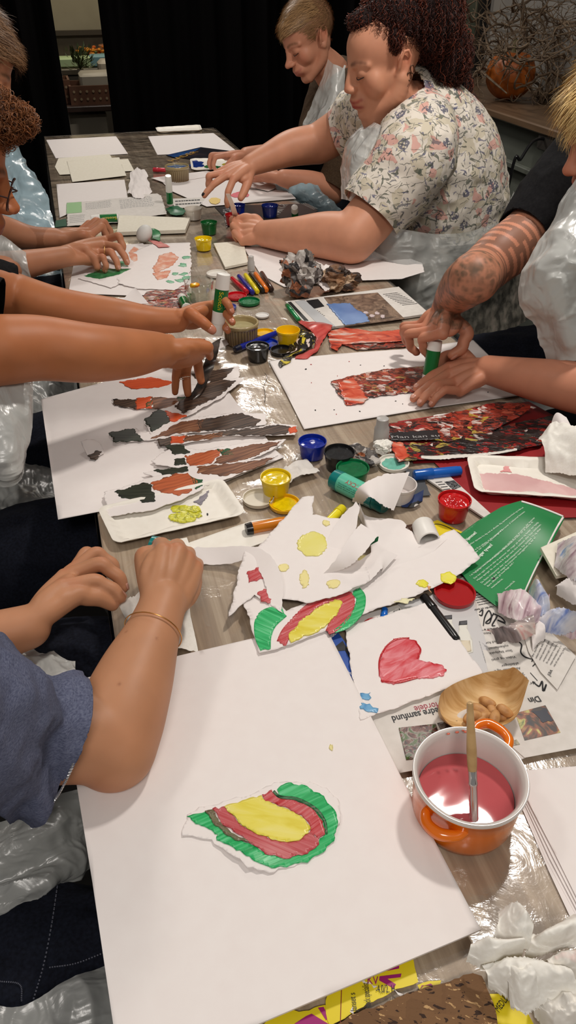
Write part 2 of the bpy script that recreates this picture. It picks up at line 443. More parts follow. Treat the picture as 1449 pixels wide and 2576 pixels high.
def drop(pa, pb, out, n=160, m=24, L=.42, seed=0, flare=.05):
    V = []; a = Vector(pa); b = Vector(pb)
    S = np.linspace(0, 1, n); Ln = (b-a).length
    q = np.column_stack([S*Ln*7, S*0, S*0]); ww = vn(q, 1, seed)+.5*vn(q, 2.3, seed+2)
    for i, s in enumerate(S):
        for j in range(m):
            t = j/(m-1); o = (.004+flare*t*(.5+.5*ww[i])+.012*t*math.sin(s*40+seed))
            V.append(a.lerp(b, s)+Vector(out)*o+Vector((0,0,-L*t*(.9+.1*ww[i]))))
    return V, [[i*m+j, i*m+j+1, (i+1)*m+j+1, (i+1)*m+j] for i in range(n-1) for j in range(m-1)]
zt = T+.0012
V, Fc = drop(UV(UN, VL, zt), UV(UF, VL, zt), -TV, seed=3); mesh('side_drop', V, Fc, FILMS, cv)
V, Fc = drop(UV(UF, VL, zt), UV(UF, VR, zt), TU, 60, seed=5); mesh('side_drop', V, Fc, FILMS, cv)
V, Fc = drop(UV(UF, VR, zt), UV(UN, VR, zt), TV, seed=7, flare=.03); mesh('side_drop', V, Fc, FILMS, cv)
# ---- room
def quad(name, pts, mat, kind='structure', th=None):
    V = [Vector(p) for p in pts]; return mesh(name, V, [[0,1,2,3]], mat, None, smooth=False, kind=kind)
FLOORM = noisy('dark_floor', [(.3, s2l(46,44,42)), (.7, s2l(66,63,60))], 6, rough=.5, bmp=.05)
V, Fc = box(UV(2.5, .3, -.1), 7.5, 10, .1, TV, TU); mesh('floor', V, Fc, FLOORM, None, smooth=False, kind='structure')
VW = VR+1.62                                # right wall
UB = UF+2.75                                 # back wall beyond the curtain
WALLG = noisy('grey_wall', [(.3, s2l(118,116,108)), (.7, s2l(132,129,121))], 12, rough=.8, bmp=.06)
V, Fc = box(UV(2.2, VW+.06, 0), .12, 9.4, 2.7, TV, TU); mesh('wall_right', V, Fc, WALLG, None, smooth=False, kind='structure')
BEIGE = noisy('beige_wall', [(.3, s2l(150,142,118)), (.7, s2l(162,154,130))], 5, rough=.8, bmp=.03)
V, Fc = box(UV(UB+.06, -.3, 0), 5.4, .12, 2.7, TV, TU); mesh('wall_back', V, Fc, BEIGE, None, smooth=False, kind='structure')
# ---- black curtains
CLOTHB = noisy('black_curtain_cloth', [(.3, (.0022,.0020,.0022)), (.7, (.0034,.0030,.0032))], 300, rough=.95, bmp=.1, spec=.05)
UC = UF+.42
def curtain(v0, v1, label, seed, lean=0):
    n = int((v1-v0)*110); m = 26; V = []
    for i in range(n):
        s = i/(n-1)
        for j in range(m):
            z = .02+2.5*j/(m-1); fold = .03*math.sin(s*(v1-v0)*42+seed+.25*math.sin(z*3))*(1-.25*j/m)+.01*math.sin(s*(v1-v0)*97+seed)
            V.append(UV(UC+fold, v0+(v1-v0)*s+lean*(1 if v1 < VL+.5 else 1)*(2.5-z)/2.5, z))
    F1 = [[i*m+j, i*m+j+1, (i+1)*m+j+1, (i+1)*m+j] for i in range(n-1) for j in range(m-1)]
    k = len(V); V2 = [v+TU*.003 for v in V]
    return mesh('curtain', V+V2, F1+[[a+k for a in reversed(f)] for f in F1], CLOTHB, None, label=label, cat='curtain', group='black curtains behind the table')
def v_at(px, py, u):      # across-coordinate where the pixel's ray meets the plane u = const
    d = ray(px, py); t = u/(d.x*TU.x+d.y*TU.y); return t*(d.x*TV.x+d.y*TV.y), CAMZ+d.z*t
vg0 = v_at(150, 150, UC)[0]; vg1 = v_at(272, 200, UC)[0]; 
curtain(VL-1.3, vg0, 'narrow black curtain hanging at the far left behind the brown-haired heads', 1)
curtain(vg1, v_at(1135, 120, UC)[0]+.05, 'wide black curtain hanging behind the far end of the table and the two seated people', 2)
# ---- pantry table seen through the gap
UG = UF+1.05
def G2(px, py, u): v, z = v_at(px, py, u); return v, z
DARKW = noisy('dark_stained_wood', [(.3, s2l(44,30,24)), (.7, s2l(62,42,33))], 5, (1,20,20), rough=.4, bmp=.05)
va, za = G2(160, 268, UG); vb, zb = G2(290, 268, UG); zt2 = za
st = thing('side_table', UV(UG+.25, (va+vb)/2, 0), 'small dark wooden table holding baskets, seen through the curtain gap', 'table')
V, Fc = box(UV(UG+.28, (va+vb)/2, zt2-.03), vb-va+.3, .62, .03, TV, TU, .004); mesh('tabletop', V, Fc, DARKW, st, smooth=False)
for v in (va-.08, vb+.06):
    for u in (UG+.03, UG+.52):
        V, Fc = box(UV(u, v, 0), .05, .05, zt2-.03, TV, TU, .003); mesh('leg', V, Fc, DARKW, st, smooth=False)
BOXW = bsdf('box_white', s2l(190,180,160), .6)
vc, _ = G2(213, 300, UG+.6)
V, Fc = box(UV(UG+.28, vc, 0), .22, .3, zt2-.06, TV, TU, .006); mesh('storage_box', V, Fc, BOXW, label='pale storage box standing on the floor under the dark side table', cat='box')
COUNT = noisy('counter_stone', [(.3, s2l(78,70,56)), (.7, s2l(92,84,68))], 14, rough=.4, bmp=.02)
# back counter and its dark splashback
vz0, z0 = G2(190, 172, UB-.6); 
kc = thing('kitchen_counter', UV(UB-.3, vz0, 0), 'brown kitchen counter with dark splashback against the far wall', 'counter')
V, Fc = box(UV(UB-.34, vz0+.2, 0), 2.6, .6, z0-.035, TV, TU, .004); mesh('cabinet', V, Fc, bsdf('counter_front', s2l(70,64,54), .5), kc, smooth=False)
V, Fc = box(UV(UB-.335, vz0+.2, z0-.035), 2.64, .63, .035, TV, TU, .004); mesh('worktop', V, Fc, COUNT, kc, smooth=False)
_, zs = G2(190, 88, UB-.02)
V, Fc = box(UV(UB-.015, vz0+.2, z0), 2.6, .03, zs-z0, TV, TU); mesh('splashback', V, Fc, COUNT, kc, smooth=False)
V, Fc = box(UV(UB-.03, vz0+.2, zs), 2.6, .05, .03, TV, TU); mesh('splashback_ledge', V, Fc, bsdf('ledge', s2l(70,62,50), .5), kc, smooth=False)
def gitem(px, py, u, w, d, hh, mat, name, label, cat, parent=None, bev=.004):
    v, z = G2(px, py, u); V, Fc = box(UV(u+d/2, v, z), w, d, hh, TV, TU, bev); return mesh(name, V, Fc, mat, parent, smooth=False, label=label, cat=cat)
vq, zq = G2(170, 168, UB-.45)
V, Fc = box(UV(UB-.5, vq, z0), .32, .16, .06, TV, TU, .01); mesh('green_tray', V, Fc, bsdf('pale_green', s2l(178,200,150), .5), label='pale green tray on the kitchen counter behind the curtain gap', cat='tray')
# boxes of cups
vq, zq = G2(262, 170, UB-.52)
V, Fc = box(UV(UB-.52, vq, z0), .18, .14, .07, TV, TU, .01); mesh('storage_box', V, Fc, bsdf('teal_box', s2l(120,160,165), .5), label='teal and white box on the kitchen counter, right of the green tray', cat='box')
# crates
def crate(px, py, u, w, d, hh, label, rows=2, cols=8):
    v, z = G2(px, py, u); z = zt2; c = thing('wooden_crate', UV(u+d/2, v, z), label, 'crate')
    CW = noisy('crate_wood', [(.3, s2l(88,56,38)), (.7, s2l(110,72,48))], 8, rough=.6)
    for s, (a, b, du, dv) in enumerate(((w, .012, -d/2+.006, 0), (w, .012, d/2-.006, 0), (.012, d-.024, 0, -w/2+.006), (.012, d-.024, 0, w/2-.006))):
        V, Fc = box(UV(u+d/2+du, v+dv, z), a, b, hh, TV, TU); mesh('side_panel', V, Fc, CW, c, smooth=False)
    V, Fc = box(UV(u+d/2, v, z), w-.024, d-.024, .008, TV, TU); mesh('base_board', V, Fc, CW, c, smooth=False)
    mb = MB(); 
    for r in range(rows):
        for k in range(cols):
            cc = UV(u-.001, v-w/2+w*(k+.7)/(cols+.4), z+hh*(.3+.4*r)); mb.add(*lathe(cc, [(.007, 0), (.007, .002)], 10, -TU))
    tag(mb.build('hole_pattern', bsdf('hole_light', s2l(150,130,100), .7), c, smooth=False), kind='stuff'); return c, v
cr, vcr = crate(247, 262, UG+.03, .30, .26, .095, 'brown wooden crate with round holes on the dark side table, right one')
cr2, vcr2 = crate(156, 256, UG+.10, .12, .2, .12, 'small brown wooden crate holding a paper roll, left end of the dark side table', 2, 3)
# white napkin box in crate, roll, vase with plant, flowers
v, z = G2(250, 235, UG+.12); V, Fc = box(UV(UG+.16, v+.0, zt2+.01), .2, .2, .14, TV, TU, .015); mesh('white_tub', V, Fc, bsdf('tubw', s2l(168,160,142), .5), label='white plastic tub standing in the right wooden crate', cat='tub')
v, z = G2(265, 190, UG+.35); V, Fc = box(UV(UG+.38, v+.03, zt2+.001), .13, .13, .19, TV, TU, .02); mesh('white_carton', V, Fc, bsdf('tubw2', s2l(176,166,146), .5), label='tall white carton behind the white tub on the side table', cat='carton')
v = vcr2; V, Fc = lathe(UV(UG+.19, v, zt2+.01), [(.02, 0), (.026, .005), (.026, .165), (.022, .17), (.01, .17), (.01, .1)], 24); mesh('paper_roll', V, Fc, bsdf('rollw', s2l(205,195,170), .8), label='white paper roll standing in the small wooden crate', cat='paper roll')
v, z = G2(213, 225, UG+.2)
vs_ = thing('flower_vase', UV(UG+.4, v, zt2), 'slim glass vase with a leafy green bouquet on the side table', 'vase')
GLASS = bsdf('clear_glass', (.95,.97,.96), .02, trans=1, ior=1.45)
V, Fc = lathe(UV(UG+.4, v, zt2), [(.02, 0), (.024, .004), (.013, .05), (.019, .14), (.017, .14), (.011, .052), (.018, .01)], 24); mesh('vase_body', V, Fc, bsdf('vase_glass', s2l(150,140,120), .1, trans=.5), vs_)
mb = MB(); r = random.Random(3); LEAF = noisy('leaf_green', [(.3, s2l(38,52,24)), (.7, s2l(92,104,58))], 20, rough=.5)
mst = MB()
for k in range(90):
    a = r.uniform(0, 6.28); rad = r.uniform(.01, .085); b = UV(UG+.4, v, zt2+.14); e = b+Vector((math.cos(a)*rad, math.sin(a)*rad, r.uniform(.0, .11)))
    if k < 26: mst.add(*tubecurve([b, b.lerp(e, .5)+Vector((0,0,.02)), e], .0018, 5, 6))
    d = (e-b).normalized(); x, y, zz = frame_of(d); L = r.uniform(.03, .055); wv = r.uniform(.005, .010); bb = e-d*L*.3
    mb.add([bb, bb+d*L*.5+x*wv, bb+d*L+y*.01, bb+d*L*.5-x*wv, bb+d*L*.5+y*.004], [[0,1,4],[1,2,4],[2,3,4],[3,0,4]])
mb.build('foliage', LEAF, vs_); mst.build('stems', LEAF, vs_)
v, z = G2(233, 145, UB-.30); fb = thing('flower_pot', UV(UB-.3, v, z0), 'pot of yellow and orange flowers on the kitchen counter', 'flowers')
V, Fc = lathe(UV(UB-.3, v, z0), [(.04, 0), (.05, .03), (.045, .03), (.04, .025)], 20); mesh('pot', V, Fc, bsdf('potb', s2l(90,60,40), .6), fb)
mb = MB()
for k in range(60):
    c = UV(UB-.3+r.uniform(-.08, .08), v+r.uniform(-.11, .11), z0+.05+r.uniform(0, .045)); mb.add(*ellips(c, (.014, .014, .010), None, 8, 5))
mb.build('blossoms', noisy('blossom', [(.35, s2l(150,50,20)), (.5, s2l(225,150,30)), (.65, s2l(200,90,30))], 26, rough=.6), fb)
mb = MB()
for k in range(60):
    c = UV(UB-.3+r.uniform(-.1, .1), v+r.uniform(-.12, .12), z0+.03+r.uniform(0, .04)); mb.add(*ellips(c, (.012, .02, .01), None, 8, 5))
mb.build('foliage', LEAF, fb)
v, z = G2(270, 128, UB-.1); V, Fc = lathe(UV(UB-.1, v, z0), [(.05, 0), (.06, .02), (.06, .09), (.055, .095), (.05, .03)], 28); mesh('wicker_basket', V, Fc, noisy('wicker', [(.3, s2l(150,100,66)), (.7, s2l(190,138,96))], 60, (1,1,4), rough=.7, bmp=.5), label='tan wicker basket beside the flowers on the kitchen counter', cat='basket')
# ---- right side: ledge, panels, pumpkin, branches, window, cable, stools
dl = ray(1449, 345); zl = .86; tl = (zl-CAMZ)/dl.z; pl = Vector((dl.x*tl, dl.y*tl, zl)); VLG = uvof(pl)[1]
VW2 = VW
LEDGE = noisy('ledge_wood', [(.3, s2l(96,76,58)), (.7, s2l(118,94,72))], 3, (14,1,14), (0,0,0), rough=.35, bmp=.03)
V, Fc = box(UV(2.4, (VLG+VW2)/2, zl-.03), VW2-VLG, 8.6, .03, TV, TU, .005); mesh('trim_1', V, Fc, LEDGE, smooth=False, kind='structure')
PANEL = noisy('panel_green_grey', [(.3, s2l(92,96,88)), (.7, s2l(108,112,103))], 5, rough=.55, bmp=.03)
V, Fc = box(UV(2.4, VLG+.10, 0), .1, 8.6, zl-.03, TV, TU); mesh('wall_ledge', V, Fc, PANEL, smooth=False, kind='structure')
for z_, hh, dd in ((zl-.20, .022, .03), (zl-.34, .02, .022), (.02, .1, .02)):
    V, Fc = box(UV(2.4, VLG+.05-dd/2, z_), dd, 8.6, hh, TV, TU, .003); mesh('baseboard_right' if z_ < .1 else 'trim_2', V, Fc, PANEL, smooth=False, kind='structure')
# window pane left of the branches
u1 = None
def uw_at(px, py, v):
    d = ray(px, py); t = v/(d.x*TV.x+d.y*TV.y); return t*(d.x*TU.x+d.y*TU.y), CAMZ+d.z*t
ua, _ = uw_at(1222, 60, VW); ub, _ = uw_at(1080, 60, VW)
WG = noisy('window_glass', [(.25, s2l(52,60,52)), (.5, s2l(88,96,84)), (.8, s2l(120,122,108))], 1.6, (1,1,3), rough=.12, bmp=0, spec=.6)
V, Fc = box(UV((ua+ub)/2+.3, VW-.006, zl+.02), .012, (ub-ua)+.6, 1.6, TV, TU); mesh('window_1', V, Fc, WG, smooth=False, kind='structure')
V, Fc = box(UV(ua-.02, VW-.03, zl), .06, .05, 1.8, TV, TU, .004); mesh('trim_3', V, Fc, bsdf('dark_frame', (.012,.011,.010), .5), smooth=False, kind='structure')
V, Fc = box(UV((ua+ub)/2+.3, VW-.02, zl), .04, ub-ua+.6, .03, TV, TU); mesh('trim_4', V, Fc, bsdf('pale_frame', s2l(120,118,104), .5), smooth=False, kind='structure')
# whitewashed brick beyond
m = bsdf('painted_brick', s2l(134,130,122), .8); t = m.node_tree; br = t.nodes.new('ShaderNodeTexBrick'); br.inputs['Scale'].default_value = 1
tcx = mapping(t, (1,1,1), (0,0,0)); cmb = t.nodes.new('ShaderNodeCombineXYZ'); sp = t.nodes.new('ShaderNodeSeparateXYZ'); t.links.new(tcx, sp.inputs[0])
t.links.new(math_n(t, 'ADD', math_n(t, 'MULTIPLY', sp.outputs[0], TU.x), math_n(t, 'MULTIPLY', sp.outputs[1], TU.y)), cmb.inputs[0]); t.links.new(sp.outputs[2], cmb.inputs[1])
t.links.new(cmb.outputs[0], br.inputs['Vector']); br.inputs['Brick Width'].default_value = .25; br.inputs['Row Height'].default_value = .075; br.inputs['Mortar Size'].default_value = .006
br.inputs['Color1'].default_value = (*s2l(146,142,136), 1); br.inputs['Color2'].default_value = (*s2l(132,128,122), 1); br.inputs['Mortar'].default_value = (*s2l(112,108,102), 1)
t.links.new(br.outputs['Color'], t.nodes['Principled BSDF'].inputs['Base Color']); t.links.new(bump(t, br.outputs['Fac'], -.4, .004), t.nodes['Principled BSDF'].inputs['Normal'])
V, Fc = box(UV(ua-1.7, VW-.006, zl), .012, 3.3, 1.8, TV, TU); mesh('wall_brick', V, Fc, m, smooth=False, kind='structure')
# pumpkin
pd = ray(1281, 208); VP = VLG+.2; tt = VP/(pd.x*TV.x+pd.y*TV.y); pp = Vector((pd.x*tt, pd.y*tt, CAMZ+pd.z*tt)); 
pu = uvof(pp)[0]
d2 = ray(1281, 158); rp = .112
pk = thing('pumpkin', UV(pu, VP, zl), 'orange pumpkin on the wooden ledge under twisted branches', 'pumpkin')
V, Fc = lathe(UV(pu, VP, zl), [(rp*math.sin(a)+.0005, .105-.105*math.cos(a)-.02*math.exp(-((math.pi-a)/.5)**2)) for a in np.linspace(.02, math.pi-.02, 30)], 96, ripple=lambda a, k: 1-.035*abs(math.cos(a*6))**3)
mesh('pumpkin_flesh', V, Fc, noisy('pumpkin_skin', [(.3, s2l(136,68,18)), (.6, s2l(180,96,30)), (.8, s2l(190,118,46))], 7, rough=.45, bmp=.05), pk)
V, Fc = tubecurve([UV(pu, VP, zl+.18), UV(pu+.005, VP, zl+.21), UV(pu+.02, VP+.01, zl+.235)], [.014, .009, .012], 8); mesh('stem', V, Fc, bsdf('pumpkin_stem', s2l(92,84,54), .8), pk)
# twisted branches
rb = random.Random(11)
TWIG = noisy('twig_bark', [(.3, s2l(76,62,48)), (.7, s2l(128,108,86))], 30, rough=.8, bmp=.3)
br_t = thing('branch_arrangement', UV(pu-.1, VP+.08, zl), 'tangle of bare corkscrew hazel branches spreading above the pumpkin', 'branches')
def twig(p, d, L, r0, depth, mb):
    n = max(4, int(L/.022)); pts = [p.copy()]; q = p.copy(); dd = d.normalized(); ax = Vector((rb.uniform(-1,1), rb.uniform(-1,1), rb.uniform(-1,1))).normalized()
    for i in range(n):
        dd = (dd+Vector((rb.gauss(0,.36), rb.gauss(0,.36), rb.gauss(0,.30)))+ax*.14*math.sin(i*.9)).normalized(); q = q+dd*(L/n)
        uu, vv = uvof(q)
        if vv > VW-.03: q += TV*(VW-.03-vv); dd = (dd-TV*.5).normalized()
        if q.z < zl+.004 and vv > VLG: q.z = zl+.004; dd.z = abs(dd.z)
        pts.append(q.copy())
    mb.add(*tubecurve(pts, [r0, r0*.8, r0*.45], 5, len(pts)*2))
    if depth > 0:
        for k in range(rb.randint(3, 5)):
            i = rb.randint(1, len(pts)-1); nd = (pts[i]-pts[i-1]).normalized()+Vector((rb.gauss(0,.8), rb.gauss(0,.8), rb.gauss(0,.8)))
            twig(pts[i], nd, L*rb.uniform(.4, .65), r0*.55, depth-1, mb)
roots = [(1230,120),(1290,70),(1350,100),(1400,180),(1310,30),(1250,30),(1420,60),(1380,250),(1340,200),(1440,150)]
for i, (a, b) in enumerate(roots):
    mb = MB(); u_, z_ = uw_at(a, b, VP+.1+.02*(i % 3)); z_ = max(z_, zl+.03)
    d = TU*rb.uniform(-1,1)-TV*.25+Vector((0,0,rb.uniform(-.3,.9)))
    st0 = UV(u_, VP+.08, z_)
    for k in range(3): twig(st0, d+Vector((rb.gauss(0,.9), rb.gauss(0,.9), rb.gauss(0,.9))), rb.uniform(.3, .5), .0058, 2, mb)
    mb.build('branch', TWIG, br_t)
mb = MB()
for (a, b, c_) in (((1225,150),(1190,195),(1155,190)), ((1200,170),(1240,205),(1275,235)), ((1290,120),(1235,130),(1215,60)), ((1330,110),(1290,150),(1262,200))):
    L_ = []
    for (x, y) in (a, b, c_):
        u_, z_ = uw_at(x, y, VP-.14); L_.append(UV(u_, VP-.14, z_))
    twig(L_[0], L_[1]-L_[0], .2, .005, 2, mb); mb.add(*tubecurve(L_, [.006, .005, .003], 6, 20))
mb.build('branch', TWIG, br_t)
# cable, folding stools under the ledge
u_, z_ = uw_at(1375, 350, VLG+.03); c0 = UV(u_, VLG+.045, z_); u2, z2 = uw_at(1310, 400, VLG-.12); u3, z3 = uw_at(1285, 440, VLG-.15)
V, Fc = tubecurve([c0, UV((u_+u2)/2, VLG-.05, (z_+z2)/2+.03), UV(u2, VLG-.12, z2), UV(u3, VLG-.15, z3), UV(u3+.02, VLG-.16, .02)], .006, 8, 40)
mesh('power_cable', V, Fc, BLACKP, label='black power cable curving down from the socket box under the ledge', cat='cable')
V, Fc = box(UV(u_-.07, VLG+.03, z_-.04), .045, .2, .07, TV, TU, .006); mesh('socket_box', V, Fc, bsdf('socket_dark', s2l(58,54,50), .5), label='dark socket box fixed on the panel under the ledge', cat='socket')
def onplane(px, py, z):
    p = PZ(px, py, z); return p
SEATW = noisy('stool_wood', [(.3, s2l(92,64,40)), (.7, s2l(120,86,56))], 4, (1,9,9), rough=.45)
TANW = noisy('tan_wood', [(.3, s2l(168,124,72)), (.7, s2l(186,142,88))], 4, (1,9,9), rough=.45)
def plank(name, pts, z, th, mat, **k):
    V = [onplane(a, b, z) for a, b in pts]; n = len(V); V2 = [v-Vector((0,0,th)) for v in V]
    return mesh(name, V+V2, [list(range(n-1,-1,-1)), [n+i for i in range(n)]]+[[i, (i+1) % n, n+(i+1) % n, n+i] for i in range(n)], mat, smooth=False, **k)
c1 = thing('chair', onplane(1330, 440, .0)*1, 'dark wooden chair pushed under the ledge behind the floral top', 'chair')
c1.location = (onplane(1300, 430, .45).x, onplane(1300, 430, .45).y, 0); ORG[c1] = Vector(c1.location)
plank('seat', [(1255,395),(1290,398),(1362,432),(1350,443),(1250,446)], .56, .03, SEATW, parent=c1)
for a, b in ((1262,402),(1350,436),(1262,440)):
    p = onplane(a, b, .53); V, Fc = box(Vector((p.x, p.y, 0)), .03, .03, .53); mesh('leg', V, Fc, SEATW, c1, smooth=False)
c2 = thing('bench', (onplane(1350, 480, .48).x, onplane(1350, 480, .48).y, 0), 'tan wooden bench behind the chair under the ledge', 'bench')
plank('seat', [(1285,452),(1400,505),(1470,560),(1440,590),(1280,478)], .48, .045, TANW, parent=c2)
plank('shelf_board', [(1300,445),(1420,452),(1470,500),(1430,520)], .44, .02, SEATW, parent=c2)
for a, b in ((1295,462),(1440,560)):
    p = onplane(a, b, .435); V, Fc = box(Vector((p.x, p.y, 0)), .04, .04, .435); mesh('leg', V, Fc, TANW, c2, smooth=False)
# ---- light
def area(name, loc, sx, sy, power, col=(1,.95,.90), tgt=None):
    l = D2.lights.new(name, 'AREA'); l.shape = 'RECTANGLE'; l.size = sx; l.size_y = sy; l.energy = power; l.color = col
    o = D2.objects.new(name, l); COL.objects.link(o); o.location = loc
    d = (Vector(tgt)-Vector(loc)) if tgt else Vector((0,0,-1)); o.rotation_euler = d.to_track_quat('-Z', 'Y').to_euler(); return o
area('ceiling_light', RW(.62, 1.50, 2.62), .14, .18, 26, (1,.93,.86))
area('ceiling_light', RW(-.45, 4.3, 2.62), .5, .5, 36, (1,.93,.86))
area('ceiling_light', RW(-1.1, 1.0, 2.62), .3, .3, 7, (1,.92,.84))
area('ceiling_light', RW(.1, -.9, 2.62), .6, .6, 26, (1,.94,.88))
area('ceiling_light', tuple(UV(UB-.6, vg0+.2, 2.5)), .3, .3, 10, (1,.85,.62))
w = D2.worlds.new('world'); bpy.context.scene.world = w; w.use_nodes = True; w.node_tree.nodes['Background'].inputs[0].default_value = (1,.93,.86,1); w.node_tree.nodes['Background'].inputs[1].default_value = .22
sc = bpy.context.scene; sc.view_settings.view_transform = 'Standard'; sc.view_settings.look = 'None'; sc.view_settings.exposure = -0.13; sc.view_settings.gamma = 1
sc.view_settings.use_curve_mapping = False
sc.cycles.transparent_max_bounces = 16; sc.cycles.max_bounces = 7; sc.cycles.caustics_reflective = False; sc.cycles.caustics_refractive = False
# ================================================================ small things on the table
def H(mm): return mm/1000.0
def base_at(px, py, h=.002): return P(px, py, h)
def pxw(px, py, w, h=.03):        # real width of w photo pixels at that place
    return (P(px+w/2, py, h)-P(px-w/2, py, h)).length
RED = s2l(172,22,26); YEL = s2l(238,206,10); BLU = s2l(14,40,150); GRN = s2l(6,104,58); ORA = s2l(214,92,40); BRN = s2l(70,44,32)
def paint_mat(name, col, dark=.75):
    return noisy(name, [(.35, tuple(c*dark for c in col)), (.6, col), (.8, tuple(min(1, c*1.15+.01) for c in col))], 55, rough=.16, bmp=.5, bd=.0015, dist=1.2, coat=.4)
def pot(px, pyb, wpx, ratio, col, label, group='small open paint pots', fill=.75, rimcol=None, h0=.0025, clear=False, lump=1.0):
    """px, pyb: photo position of the middle of the bottom; wpx: photo width of the rim"""
    b = P(px, pyb, h0); R = pxw(px, pyb-wpx*.5, wpx)/2; Hh = 2*R*ratio; rb_ = R*.82
    t_ = thing('paint_pot', b, label, 'paint pot', group)
    cm = bsdf('potplastic_%02d%02d%02d' % tuple(int(c*99) for c in (rimcol or col)), rimcol or col, .22, spec=.5, coat=.2)
    prof = [(.001, 0), (rb_*.9, 0), (rb_, .0015), (R*.95, Hh*.86), (R, Hh*.88), (R*1.0, Hh), (R*.945, Hh), (R*.90, Hh*.86), (rb_*.9, Hh*.12), (.001, Hh*.1)]
    V, Fc = lathe(b, prof, 44); mesh('cup', V, Fc, cm, t_)
    z0 = Hh*fill; rr = R*.9*(.85+.15*fill); n = 14; V = []; Fs = []
    for i in range(n):
        for k in range(36):
            a = 2*math.pi*k/36; r_ = rr*(i+.02)/(n-1+.02)*.992; V.append((b.x+r_*math.cos(a), b.y+r_*math.sin(a), b.z+z0))
    V = np.array(V); V[:,2] += lump*R*.1*fbm(V, 2.2/R, int(px), 2)*np.clip(1-((np.hypot(V[:,0]-b.x, V[:,1]-b.y)/rr)**4), 0, 1)
    for i in range(n-1):
        for k in range(36):
            j = (k+1) % 36; Fs.append([i*36+k, (i+1)*36+k, (i+1)*36+j, i*36+j])
    Fs.append(list(range(36)))
    mesh('paint', V, Fs, paint_mat('wetpaint_%02d%02d%02d' % tuple(int(c*99) for c in col), col), t_); return t_
pot(785, 1147, 72, .62, BLU, 'open blue paint pot at the end of the brown strips, left of the black pot', fill=.8, lump=.3)
pot(852, 1176, 78, .62, (.012,.012,.013), 'open black paint pot between the blue pot and the green pot', fill=.86, lump=.1)
pot(885, 1214, 84, .55, GRN, 'open green paint pot with a thick rim above the teal glue stick', fill=.9, lump=.15)
pot(694, 1238, 78, .62, YEL, 'full yellow paint pot right of the cream paper tray', fill=.86, rimcol=s2l(226,196,20), lump=.4)
pot(1137, 1300, 84, .66, s2l(200,22,26), 'open red paint pot full of lumpy red paint', fill=.88, rimcol=s2l(190,26,30), lump=2.2)
pot(1003, 1256, 84, .58, s2l(226,216,212), 'empty white paint pot beside the blue marker, half covered by torn paper', fill=.3, rimcol=s2l(228,222,218), lump=.3)
pot(649, 904, 60, .62, (.012,.012,.013), 'open black paint pot beside the brown ramekin with a clear rim', fill=.9, lump=.3)
pot(725, 864, 60, .62, s2l(236,190,12), 'yellow paint pot with an orange smear, below the magazine picture', fill=.5, rimcol=s2l(240,198,20))
pot(513, 628, 44, .66, YEL, 'small yellow paint pot in the middle of the table near the green one', fill=.8)
pot(527, 588, 42, .7, s2l(12,92,40), 'small green paint pot just beyond the yellow one', fill=.85)
pot(488, 551, 44, .62, s2l(214,206,196), 'small white paint pot beside the upright glue stick', fill=.5, rimcol=s2l(216,210,200))
pot(600, 541, 36, .72, BLU, 'small blue paint pot behind the red one at the floral-top person\'s hands', fill=.8)
pot(679, 545, 42, .68, s2l(14,34,110), 'small blue paint pot standing on the black magazine strip', fill=.85)
pot(585, 566, 36, .75, RED, 'small red paint pot partly behind the fist of the floral-top person', fill=.8)
def lid(px, py, wpx, col, label, ins=None, h0=.0025, group='round pot lids', hh=.006, glit=False, tiltv=(0,0,1)):
    b = P(px, py, h0); R = pxw(px, py, wpx, h0)/2; t_ = thing('pot_lid', b, label, 'lid', group)
    m = bsdf('lidp_%02d%02d%02d' % tuple(int(c*99) for c in col), col, .22, coat=.2)
    prof = [(.001, 0), (R*.96, 0), (R, .001), (R, hh), (R*.93, hh), (R*.9, hh*.35), (.001, hh*.3)]
    V, Fc = lathe(b, prof, 48, tiltv); mesh('lid_body', V, Fc, m, t_)
    if ins:
        im = noisy('glitter_%02d%02d%02d' % tuple(int(c*99) for c in ins), [(.45, tuple(c*.6 for c in ins)), (.6, ins), (.7, tuple(min(1, c+.4) for c in ins))], 900, rough=.15, bmp=1, bd=.001) if glit else paint_mat('wetpaint_%02d%02d%02d' % tuple(int(c*99) for c in ins), ins)
        V = []; r_ = random.Random(int(px)); o = blob_out(0, 0, R*.72, R*.72, 26, .1, int(px)); c = b+Vector(tiltv).normalized()*hh*.45
        V = [(c.x, c.y, c.z+.0006)]+[(c.x+x, c.y+y, c.z) for x, y in o]; n = len(o)
        mesh('dried_paint', V, [[0, 1+i, 1+(i+1) % n] for i in range(n)], im, t_)
    return t_
lid(1143, 1497, 104, s2l(166,12,18), 'big red pot lid under the corner of the white painted sheet', hh=.006, h0=.0088)
lid(716, 1272, 78, s2l(232,178,14), 'yellow pot lid half under the torn white paper, near the yellow pot', ins=YEL)
lid(990, 1170, 78, s2l(230,226,216), 'white pot lid smeared with turquoise and black paint', ins=s2l(120,196,176))
lid(650, 1258, 80, s2l(205,196,176), 'clear plastic lid with a dark scrap stuck on it beside the cream tray')
lid(595, 748, 52, s2l(196,16,28), 'red glitter lid beyond the green glitter lid', ins=s2l(200,20,34), glit=True)
lid(627, 762, 54, s2l(10,110,60), 'green glitter lid behind the brown ramekin', ins=s2l(14,128,72), glit=True)
lid(660, 796, 34, s2l(228,226,222), 'small clear white lid right of the brown ramekin', hh=.004)
lid(546, 692, 52, s2l(232,228,220), 'white oval lid beyond the drinking glass')
lid(708, 886, 56, (.010,.010,.011), 'black pot lid beside the open black pot', hh=.007)
lid(672, 868, 56, s2l(16,50,170), 'blue pot lid under the blue marker beside the yellow pot')
lid(665, 842, 50, s2l(236,186,14), 'yellow pot lid behind the blue marker')
lid(575, 776, 40, s2l(90,96,170), 'violet blue lid behind the brown ramekin')
